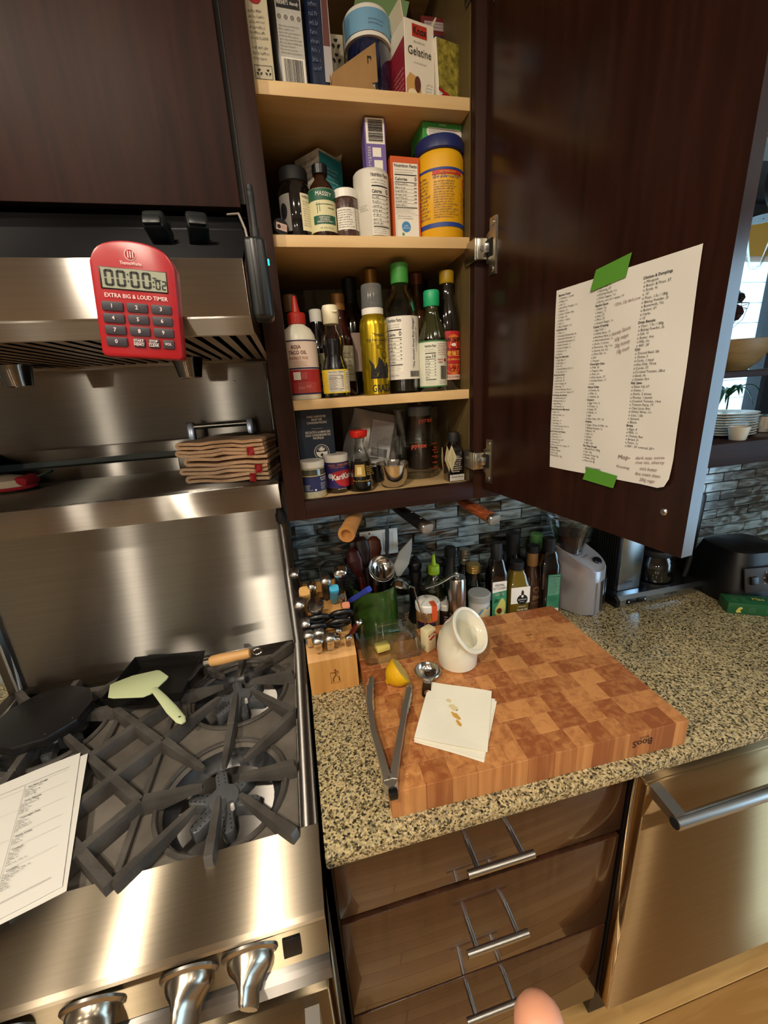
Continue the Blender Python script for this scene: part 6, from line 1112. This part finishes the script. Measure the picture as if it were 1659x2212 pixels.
# ================================================================ ON THE RANGE
t = thing('cast_iron_griddle', 'flat ten-sided cast-iron lid over the rear left burner', 'griddle', (-.572, -.234, .946))
GR = mat('seasoned_iron', '161414', .36, bump=(120, .2))
pg = [(.094*math.cos(R(36*k+10)), .090*math.sin(R(36*k+10))) for k in range(10)]; obj('plate', prism(pg, 0, .021, .003), GR, t)
for k in (1, 3, 6, 8, 9): obj('glint', tf(lathe([(0, .0012), (.0008, .001), (.001, 0)], 8), (pg[k][0]*.86, pg[k][1]*.86, .021)), CHROME, t)
t = thing('square_omelette_pan', 'black steel rectangular pan with round wooden handle', 'pan', (-.356, -.178, .9465), -9); PAN = mat('carbon_steel', '1a1817', .38, .4)
def tray(w0, d0, w1, d1, h, th):
    q = lambda w_, d_, z: [(-w_/2, -d_/2, z), (w_/2, -d_/2, z), (w_/2, d_/2, z), (-w_/2, d_/2, z)]
    V = q(w0, d0, 0)+q(w1, d1, h)+q(w1-2*th, d1-2*th, h)+q(w0-2*th, d0-2*th, th); F = [(0, 1, 2, 3), (12, 13, 14, 15)]
    for j in range(3):
        for k in range(4): F.append((4*j+k, 4*j+(k+1) % 4, 4*j+4+(k+1) % 4, 4*j+4+k))
    return raw(V, F, ang=30)
obj('pan', tray(.155, .135, .178, .152, .030, .0016), PAN, t); obj('neck', tube([(.085, -.03, .024), (.098, -.026, .034), (.112, -.018, .050), (.125, -.014, .056)], [.008, .0075, .007, .0075], 10), PAN, t)
hm = lathe([(.0085, 0), (.0125, .008), (.0135, .03), (.0125, .055), (.0115, .07), (.0122, .09), (.0105, .098), (0, .1)], 22); q_ = Vector((.97, .05, .10)).normalized().to_track_quat('Z', 'Y').to_matrix().to_4x4(); hm.transform(q_); obj('wood_handle', tf(hm, (.132, -.013, .058)), wood('handle_beech', 'c08a4c', 'dcae74', (1, 9, 9), 5, .5), t)
fm = lathe([(.0105, 0), (.0115, .001), (.0115, .013), (.0095, .014)], 20); fm.transform(q_); obj('ferrule', tf(fm, (.123, -.0134, .057)), CHROME, t); obj('hang_ring', tube([(.247+.0095*math.cos(2*PI*k/24), -.007+.006*math.sin(2*PI*k/24), .070+.004*math.sin(2*PI*k/24)) for k in range(24)], .0026, 8, True), CHROME, t)
for k, (x, y) in enumerate(((-.06, .04), (-.066, -.045))): obj('food_scrap', tf(bx(-.004, .004, -.0015, .0015, 0, .001, .0004), (x, y, .0016), (0, 0, R(30+50*k))), mat('scrap_tan', 'c9a468', .7), t)
t = thing('spatula', 'pale green silicone spatula resting across the square pan', 'spatula', (-.35, -.24, .978)); SPG = mat('mint_silicone', 'c3cda0', .4)
hd_ = [(-.45, -.196), (-.438, -.240), (-.425, -.246), (-.360, -.262), (-.345, -.256), (-.324, -.214), (-.322, -.205), (-.348, -.176), (-.356, -.172), (-.408, -.176), (-.442, -.190)]
V = prism([(x+.35, y+.24) for x, y in hd_], 0, .004, .0012); [setattr(v.co, 'z', v.co.z+.0) for v in V.vertices]; obj('blade', V, SPG, t)
obj('handle', tube([(.006, -.002, .003), (.018, -.018, .004), (.035, -.04, .002), (.06, -.072, -.006), (.082, -.098, -.014), (.089, -.107, -.016)], [.007, .008, .0095, .0115, .010, .005], 12, flat=.42), SPG, t); obj('hang_hole', tf(lathe([(0, 0), (.003, 0), (.003, .0005), (0, .0005)], 14), (.080, -.0955, -.0085), (R(-12), R(10), 0)), mat('hole_grey', '5b5d52', .6), t)
PW = mat('bright_paper', 'dcdad4', .8)
t = thing('recipe_printout', 'two printed recipe pages lying on the left of the grates', 'paper', (-.507, -.514, .9462), 18.35)
def page(z, dx, dy, rz):
    V, F = [], []
    for j in range(9):
        for k in range(7): V.append((-.103+.0343*k, -.1335+.0334*j, z+.0012*math.sin(.9*k+j*.5)*(1 if k > 2 else .4)))
    for j in range(8):
        for k in range(6): a = j*7+k; F.append((a, a+1, a+8, a+7))
    return tf(raw(V, F, ang=60), (dx, dy, 0), (0, 0, R(rz)))
obj('page', page(.0016, .009, -.006, -1.5), PW, t); obj('page', page(.0034, 0, 0, 0), PW, t)
L = Lab(t, lambda u, v, d: (u, v, .0036+.0012+d)); 
L.txt('Recipe Sheet', -.045, .113, .011, INKP, .015, w=.055); L.quads([(-.096, .088, .1035, .1041), (.0235, .024, -.115, .102), (-.0465, -.046, -.115, .095), (-.096, .088, -.1125, -.1118)], INKG, 'rule')
def block(u, v, head, lines, w_=.064):
    L.txt(head, u+.003, v, .0042, INKP, .02, 'LEFT'); L.quads([(u, u+w_, v+.0035, v+.0038)], INKG, 'rule')
    for k, s_ in enumerate(lines): L.txt(s_, u, v-.0048-.0039*k, .0033, INKP, 0, 'LEFT')
v = .094
for hd2, ls in (('Pan Pizza Dough', COL2[50:55]), ('Drop Biscuits', COL3[12:18]), ('Overnight Oats', COL2[24:30]), ('Panna Cotta', COL2[31:34]), ('Custard', COL2[35:41]), ('Cobbler', COL2[42:49])): block(.026, v, hd2, ls); v -= .0115+.0039*len(ls)
v = .090
for hd2, ls in (('Chili', COL3[19:27]), ('Fish Stew', COL3[28:39]), ('Chicken & Dumplings', COL3[1:11]), ('Strata', COL3[40:46])): block(-.043, v, hd2, ls); v -= .013+.0039*len(ls)
v = .088
for hd2, ls in (('Mexican Caesar', COL1[1:11]), ('Artichoke Dip', COL1[12:20]), ('Kung Pao Sauce', COL1[27:33]), ('Shrimp Brine', COL1[53:56])): block(-.098, v, hd2, ls, .048); v -= .013+.0039*len(ls)

# ================================================================ ON THE RANGE SHELF
TERRY = mat('peach_terry', 'e3bd97', .95, bump=(420, 1.0), var=(30, .12))
def fold(x0, x1, y0, y1, z0, h, th, seed):
    """cloth folded over at its left end: a sideways U swept along y with soft waves"""
    rg_ = random.Random(seed); path = [(x1, z0+th/2)]+[(x1+(x0-x1)*k/8, z0+th/2) for k in range(1, 8)]; zc, r_ = z0+h/2, (h-th)/2
    path += [(x0-r_*math.sin(R(a))*1.0, zc-r_*math.cos(R(a))) for a in range(0, 181, 30)]+[(x0+(x1-x0)*k/8, z0+h-th/2) for k in range(1, 9)]
    ph = rg_.uniform(0, 6); V, F = [], []; m = len(path); ny = 9
    for j in range(ny):
        y = y0+(y1-y0)*j/(ny-1)
        for i, (x, z) in enumerate(path):
            a = path[max(0, i-1)]; b = path[min(m-1, i+1)]; dx, dz = b[0]-a[0], b[1]-a[1]; l = math.hypot(dx, dz) or 1; nx, nz = -dz/l*th/2, dx/l*th/2
            w_ = .0014*math.sin(x*70+ph+j*.3)+.0008*math.sin(x*160+seed); yy = y+.004*math.sin(x*30+ph)*(1 if j == 0 else .3)
            V += [(x+nx, yy, z+nz+w_), (x-nx, yy, z-nz+w_)]
    def id_(j, i, s_): return (j*m+i)*2+s_
    for j in range(ny-1):
        for i in range(m-1):
            for s_ in (0, 1): F.append((id_(j, i, s_), id_(j, i+1, s_), id_(j+1, i+1, s_), id_(j+1, i, s_)))
    for j in (0, ny-1):
        for i in range(m-1): F.append((id_(j, i, 0), id_(j, i+1, 0), id_(j, i+1, 1), id_(j, i, 1)))
    for i in (0, m-1):
        for j in range(ny-1): F.append((id_(j, i, 0), id_(j+1, i, 0), id_(j+1, i, 1), id_(j, i, 1)))
    return raw(V, F, ang=60)
TN = ['folded peach towel at the bottom of the pile on the range shelf', 'second folded peach towel from the bottom of the pile', 'folded peach towel in the middle of the pile', 'folded peach towel second from the top of the pile', 'topmost folded peach towel of the pile, front of the steel handle']
RT = mat('tag_red', 'a5151d', .5); z = 1.4425
for k, (h, dx) in enumerate(((.0145, .004), (.0135, -.002), (.0165, .010), (.0125, -.004), (.0135, 0))):
    t = thing('folded_towel', TN[k], 'towel', (-.092, -.230, z), -14+2*(k % 2), group='peach towels on the range shelf')
    obj('cloth', fold(-.082+dx, .080+dx*.3, -.046, .044, 0, h, .0056, k), TERRY, t); z += h+.0022
    if k in (0, 1, 3): g = obj('tag', tf(sheet(.013, .016, .0, 0, 0, 0, .004, k), (.052+.011*(k % 3), -.0485, .006), (R(78), 0, R(8*k-6))), RT, t)
t = thing('griddle_cover', 'steel griddle cover with square tube handle behind the towels', 'cover', (-.123, -.102, 1.4396)); obj('cover', bx(-.10, .095, -.03, .046, 0, .050, .004), mat('cover_steel', '8b8780', .3, 1), t)
for x in (-.066, .062): obj('handle_post', bx(x-.0075, x+.0075, -.009, .006, .050, .112, .0015), mat('blue_steel', '8f9bb0', .22, 1), t)
obj('handle_bar', tf(lathe([(.0065, 0), (.0065, .128)], 16), (-.066, -.0015, .102), (0, R(90), 0)), SATIN, t)
t = thing('oven_mitt', 'cream oven mitt with red and green trim on the range shelf', 'oven mitt', (-.592, -.115, 1.4400), -12); obj('mitt', lathe([(0, 0), (.05, .003), (.066, .012), (.062, .025), (.035, .032), (0, .033)], 28, .6, 1.25, .62), mat('mitt_cream', 'cbb597', .95, bump=(120, .8)), t); obj('trim', tube([(.082*math.cos(2*PI*k/36), .0415*math.sin(2*PI*k/36), .008) for k in range(36)], .006, 8, True, flat=.7), mat('mitt_red', 'a01c22', .9), t); obj('loop', tube([(.074, .018, .02), (.095, .022, .028), (.104, .03, .034), (.098, .042, .03), (.08, .036, .02)], .005, 8, flat=.5), mat('mitt_green', '3d4a36', .9), t); obj('cuff', tf(bx(-.012, .012, -.026, .026, 0, .018, .006), (.072, .004, .012), (0, R(12), R(10))), mat('mitt_red', 'a01c22'), t)
t = thing('iron_skillet', 'black skillet edge resting on the oven mitt at far left', 'skillet', (-.690, -.110, 1.4745)); obj('pan', lathe([(0, 0), (.085, 0), (.105, .026), (.108, .036), (.104, .037), (.083, .005), (0, .004)], 40), GR, t)

# ================================================================ KNIVES UNDER THE CABINET
def hung(name, label, p0, p1, prof, m, extra, bladew):
    d_ = Vector(p1)-Vector(p0); L_ = d_.length; t = thing(name, label, 'knife', p0, group='knives hanging under the wall cabinet'); q = d_.normalized().to_track_quat('Z', 'Y').to_matrix().to_4x4()
    h = lathe([(r, f*L_) for r, f in prof[0]], 22, prof[1], 1, prof[2]); h.transform(q); obj('handle', h, m, t)
    for nm, pr, mm in extra: e = lathe([(r, f*L_) for r, f in pr], 22, prof[1], 1, prof[2]); e.transform(q); obj(nm, e, mm, t)
    b = bx(-.0012, .0012, -bladew, bladew, -.16, .004); b.transform(q); obj('blade', b, SATIN, t); return t
hung('honing_steel', 'honing steel with ribbed hollow brown wooden handle', (.148, -.27, 1.3475), (.108, -.376, 1.3365), ([(.010, 0), (.0125, .1)]+[q for k in range(15) for q in ((.0150+.0012*k/15, .2+.05*k), (.0152+.0012*k/15, .233+.05*k), (.0138+.0012*k/15, .238+.05*k), (.0138+.0012*k/15, .246+.05*k))]+[(.0175, .95), (.0165, 1.0), (.0105, 1.0), (.010, .93), (0, .93)], 0, 1), mat('ribbed_wood', 'a3713c', .5), [], .004)
hung('carving_knife', 'knife with black riveted handle and engraved steel end', (.232, -.265, 1.3485), (.271, -.378, 1.3275), ([(.009, 0), (.011, .15), (.0125, .5), (.0135, .9)], 1.5, .72), KB, [('butt_cap', [(.0138, .89), (.0145, .9), (.0145, .99), (.013, 1.01), (0, 1.012)], SATIN), ('bolster', [(.0095, -.06), (.0095, .01)], SATIN)], .011)
t = [o for o in C.objects if o.name.startswith('carving_knife')][0]
for k in range(3): obj('rivet', tf(lathe([(0, .0012), (.0028, .0008), (.003, 0)], 12), (.012+.010*k, -.030-.030*k, .0055-.0055*k)), SATIN, t)
hung('laminated_knife', 'knife with striped red and black laminated handle', (.379, -.262, 1.3495), (.4165, -.380, 1.3265), ([(.009, .1), (.0125, .3), (.014, .6), (.0145, .93)], 1.2, .72), wood('laminated_handle', '160c0a', 'a5542c', (90, 20, 520), 1.0, .35), [('butt_cap', [(.0148, .92), (.0152, .93), (.0152, .99), (.014, 1.005), (0, 1.008)], SATIN), ('bolster', [(.0095, -.05), (.0095, .1)], CHROME)], .011)

# ================================================================ THE WINDOW BAY
PL = mat('plate_white', 'd9d4c6', .25); pm_ = lathe([(.045, 0), (.06, .002), (.095, .0075), (.105, .011), (.1045, .0125), (.094, .0092), (.06, .004), (0, .0035)], 36); pm_.materials.append(PL)
ORD = ['lowest', 'second lowest', 'third lowest', 'fourth', 'fifth', 'sixth', 'seventh', 'second highest', 'topmost']
for k in range(9): tag(obj('plate', pm_, None, None, (1.612+rnd.uniform(-.003, .003), .13, 1.3525+.0092*k)), ORD[k]+' white plate of the stack on the window ledge', 'plate', 'plates stacked on the window ledge')
t = thing('white_cup', 'small white cup at the edge of the window ledge', 'cup', (1.545, .012, 1.3525)); obj('cup', lathe(shell([(.022, 0), (.024, .002), (.031, .04), (.032, .046)], .003), 28, cap=False), PL, t)
t = thing('steel_pot', 'small steel pot with utensil handles on the window ledge', 'pot', (1.802, .125, 1.3525)); obj('pot', lathe(shell([(.058, 0), (.061, .003), (.062, .06), (.064, .062)], .002), 36, cap=False), CHROME, t); obj('utensil', tube([(.0, 0, .004), (.008, -.03, .08)], .005, 8), SATIN, t); obj('utensil_end', tf(lathe([(0, -.012), (.008, -.008), (.009, .006), (.005, .012), (0, .013)], 14), (.009, -.033, .088)), PL, t)
tag(obj('bay_shelf', bx(1.252, 2.79, .075, .26, 1.560, 1.5825, .002), DARKWOODX), 'narrow dark shelf crossing the window bay', 'shelf')
t = thing('wooden_bowl', 'wide tan wooden bowl on the window bay shelf', 'bowl', (1.665, .160, 1.583)); obj('bowl', lathe([(.05, 0), (.055, .006), (.09, .03), (.13, .085), (.135, .105), (.131, .106), (.125, .088), (.085, .038), (.04, .016), (0, .014)], 40, 0, 1, .62), wood('bowl_wood', '7a6038', 'a3875a', (1, 3, 9), 5, .45), t)
t = thing('hanging_basket', 'black wire basket of fruit hanging in the window', 'basket', (1.735, .30, 1.735)); 
for k in range(6): r_ = .085*math.sin(R(15+15*k)) if k < 5 else .088; obj('wire_ring', tube([(r_*math.cos(2*PI*j/28), r_*.8*math.sin(2*PI*j/28), .018*k) for j in range(28)], .0014, 5, True), WIRE, t)
for k in range(8): a = 2*PI*k/8; obj('wire_rib', tube([(.088*s_*math.cos(a), .07*s_*math.sin(a), z_) for s_, z_ in ((0, 0), (.5, .006), (.85, .035), (1, .09))], .0011, 5), WIRE, t)
for k in range(15): obj('chain_link', tf(tube([(.004*math.cos(2*PI*j/10), 0, .0085*math.sin(2*PI*j/10)) for j in range(10)], .0011, 4, True), (.028-.0006*k, 0, .15+.0145*k), (0, 0, R(90*(k % 2)))), WIRE, t)
for k in range(3): a = 2*PI*k/3+.4; obj('hanger', tube([(.088*math.cos(a), .07*math.sin(a), .09), (.028, 0, .145)], .0011, 5), WIRE, t)
for k, (x, y, z_, r_, c_, lb) in enumerate(((-.03, -.02, .052, .036, '5b4a2a', 'olive brown squash at the left of the hanging basket'), (.035, -.015, .06, .034, '3a1512', 'dark red onion in the hanging basket'), (.0, .03, .055, .033, '23130f', 'dark fruit at the back of the hanging basket'), (.055, -.01, .115, .022, '14100f', 'black round fruit heaped highest in the hanging basket'))):
    f_ = thing('fruit', lb, 'fruit', (1.735+x, .30+y, 1.735+z_), group='fruit in the hanging basket'); obj('skin', lathe([(0, -r_*.9), (r_*.6, -r_*.75), (r_, 0), (r_*.75, r_*.65), (r_*.3, r_*.95), (0, r_)], 22), mat('fruit_'+c_, c_, .35), f_); obj('stem', tf(lathe([(.003, 0), (.002, r_*.3), (0, r_*.32)], 8), (0, 0, r_*.95)), mat('stem_brown', '4a3a22', .7), f_)
t = thing('potted_orchid', 'potted plant with strap-like arching leaves against the window', 'plant', (1.825, .285, 1.3525)); obj('pot', lathe(shell([(.03, 0), (.034, .004), (.04, .045), (.041, .05)], .003), 26, cap=False), mat('pot_grey', '6a665c', .6), t); obj('soil', lathe([(0, .04), (.036, .041), (0, .043)], 18), mat('soil', '2c2118', .9), t); obj('stem', tube([(0, 0, .04), (.002, 0, .09), (0, 0, .125)], .003, 8), mat('stem_green', '3f4a2c', .6), t); LEAF = mat('leaf_dark', '2f5a34', .35)
for k in range(9):
    a = 2*PI*k/9+.3; L_ = .10+.02*(k % 3); V, F = [], []
    for j in range(9):
        s_ = j/8; r_ = L_*s_; zz = .125+.055*math.sin(PI*s_*.8)-.05*s_*s_*(1.4 if k % 2 else .6); wd = .0095*math.sin(PI*min(1, s_*.92+.08))**.7
        for sg in (-1, 0, 1): V.append((r_*math.cos(a)-sg*wd*math.sin(a), r_*math.sin(a)*.6+sg*wd*math.cos(a), zz+abs(sg)*.003))
    for j in range(8):
        for q in (0, 1): F.append((3*j+q, 3*j+q+1, 3*j+q+4, 3*j+q+3))
    m_ = len(V); V += [(x, y, z_-.0012) for x, y, z_ in V]; F += [tuple(m_+i for i in f) for f in F]; obj('leaf', raw(V, F, ang=60), LEAF, t)
t = thing('glass_pendant', 'clear glass cone hanging in front of the bay window', 'pendant', (1.575, .085, 1.90)); obj('cone', lathe([(.010, 0), (.016, .004), (.05, .12), (.055, .142), (.053, .142), (.047, .12), (.014, .007), (.008, .003)], 30, cap=False), GLASS, t); obj('rod', tube([(0, 0, .14), (0, 0, .30)], .002, 6), WIRE, t); obj('cap', lathe([(.054, .142), (.05, .15), (.01, .155), (0, .156)], 26), mat('pendant_cap', '2a2a2c', .4), t)
t = thing('sunlit_band', 'yellow band standing in for sunlit trim at the top of the bay window', 'blind', (1.65, .345, 2.0)); obj('band_sheet', bx(-.36, .36, -.004, .004, 0, .13), mat('sunlit_yellow', 'c9a040', .7), t); obj('band_bottom_edge', tf(lathe([(.011, 0), (.011, .72)], 14), (-.36, 0, 0), (0, R(90), 0)), WHITEP, t)  # band added for sunlit trim; the sun's yellow is put into its colour
t = thing('pot_rail', 'black ceiling rail with steel hook at upper right', 'rail', (1.45, -.2, 2.14)); obj('bar', tube([(-.33, 0, 0), (.6, 0, 0)], .007, 10), SOFT, t); 
for x in (-.2, .5): obj('drop_rod', tube([(x, 0, 0), (x, 0, .355)], .005, 8), SOFT, t)
obj('hook', tube([(-.275, -.006, .008), (-.275, .004, .012), (-.273, .010, .002), (-.274, .006, -.02), (-.278, -.004, -.038), (-.286, -.010, -.046), (-.293, -.008, -.044)], .0032, 8), CHROME, t)
t = thing('hanging_pan', 'black pan hanging from the ceiling rail beyond the door', 'pan', (1.236, -.2, 2.008), rot=(R(90), 0, R(8))); obj('pan', lathe([(0, 0), (.058, 0), (.074, .024), (.076, .03), (.073, .03), (.056, .004), (0, .004)], 36), mat('matte_black_pan', '0a0a0b', .6), t); obj('handle', bx(-.008, .008, .07, .118, .02, .027, .003), mat('matte_black_pan', '0a0a0b'), t)
for _x, _yy, _w in LAMPS:
    t = thing('ceiling_light', 'round recessed warm ceiling light at x %.1f y %.1f of the room' % (_x, _yy), 'ceiling light', (_x, _yy, 2.5), group='recessed ceiling lights'); obj('trim_ring', lathe([(.075, 0), (.08, -.004), (.09, -.005), (.092, 0)], 28, cap=False), WHITEP, t); t['label'] = 'recessed warm ceiling light above the kitchen'
for _x, _yy in PENDANTS:
    t = thing('pendant_lamp', 'warm pendant lamp hanging deep in the room behind the viewer', 'lamp', (_x, _yy, 1.70), group='pendant lamps behind the viewer'); obj('shade', lathe([(.02, .16), (.05, .15), (.13, .06), (.13, .055), (.05, .145), (.018, .155)], 28, cap=False), SOFT, t); obj('cord', tube([(0, 0, .16), (0, 0, .80)], .004, 6), SOFT, t)

# ================================================================ THE PHOTOGRAPHER'S FINGERTIP AT THE BOTTOM EDGE
hv = [(.050, -.1655, -.130), (.0525, -.188, -.126), (.056, -.216, -.116), (.061, -.246, -.100), (.078, -.300, -.085), (.098, -.350, -.070), (.135, -.440, -.035),
      (.0705, -.196, -.120), (.073, -.214, -.100), (.0745, -.236, -.092), (.078, -.262, -.094), (.088, -.204, -.112), (.0895, -.222, -.094), (.090, -.244, -.088), (.091, -.268, -.090), (.104, -.218, -.104), (.1045, -.234, -.090), (.104, -.254, -.086), (.103, -.276, -.087), (.030, -.262, -.098), (.040, -.286, -.092)]
hr = [.0082, .0086, .0092, .0115, .021, .018, .024, .0078, .0084, .009, .012, .0078, .0084, .009, .012, .0068, .0072, .008, .011, .0092, .011]
he = [(0, 1), (1, 2), (2, 3), (3, 4), (4, 5), (5, 6), (7, 8), (8, 9), (9, 10), (10, 4), (11, 12), (12, 13), (13, 14), (14, 4), (15, 16), (16, 17), (17, 18), (18, 4), (19, 20), (20, 4)]
M4 = cam_o.matrix_world.copy()
def limb(ids, tip=True):
    P_ = [Vector(hv[i]) for i in ids]; rs = [hr[i] for i in ids]
    if tip:
        d_ = (P_[0]-P_[1]).normalized(); P_ = [P_[0]+d_*rs[0]*q for q in (.97, .8, .5)]+P_; rs = [rs[0]*.22, rs[0]*.62, rs[0]*.88]+rs
    return tube([tuple(p) for p in P_], rs, 16)
hand = obj('person', join(limb([0, 1, 2, 3, 4, 5, 6]), limb([7, 8, 9, 10, 4]), limb([11, 12, 13, 14, 4]), limb([15, 16, 17, 18, 4]), limb([19, 20, 4])), mat('skin', 'b98268', .5, sub=.15))
hand.data.transform(M4)
for p in hand.data.polygons: p.use_smooth = True
tag(hand, 'fingertip of the person taking the picture, at the bottom edge', 'person')
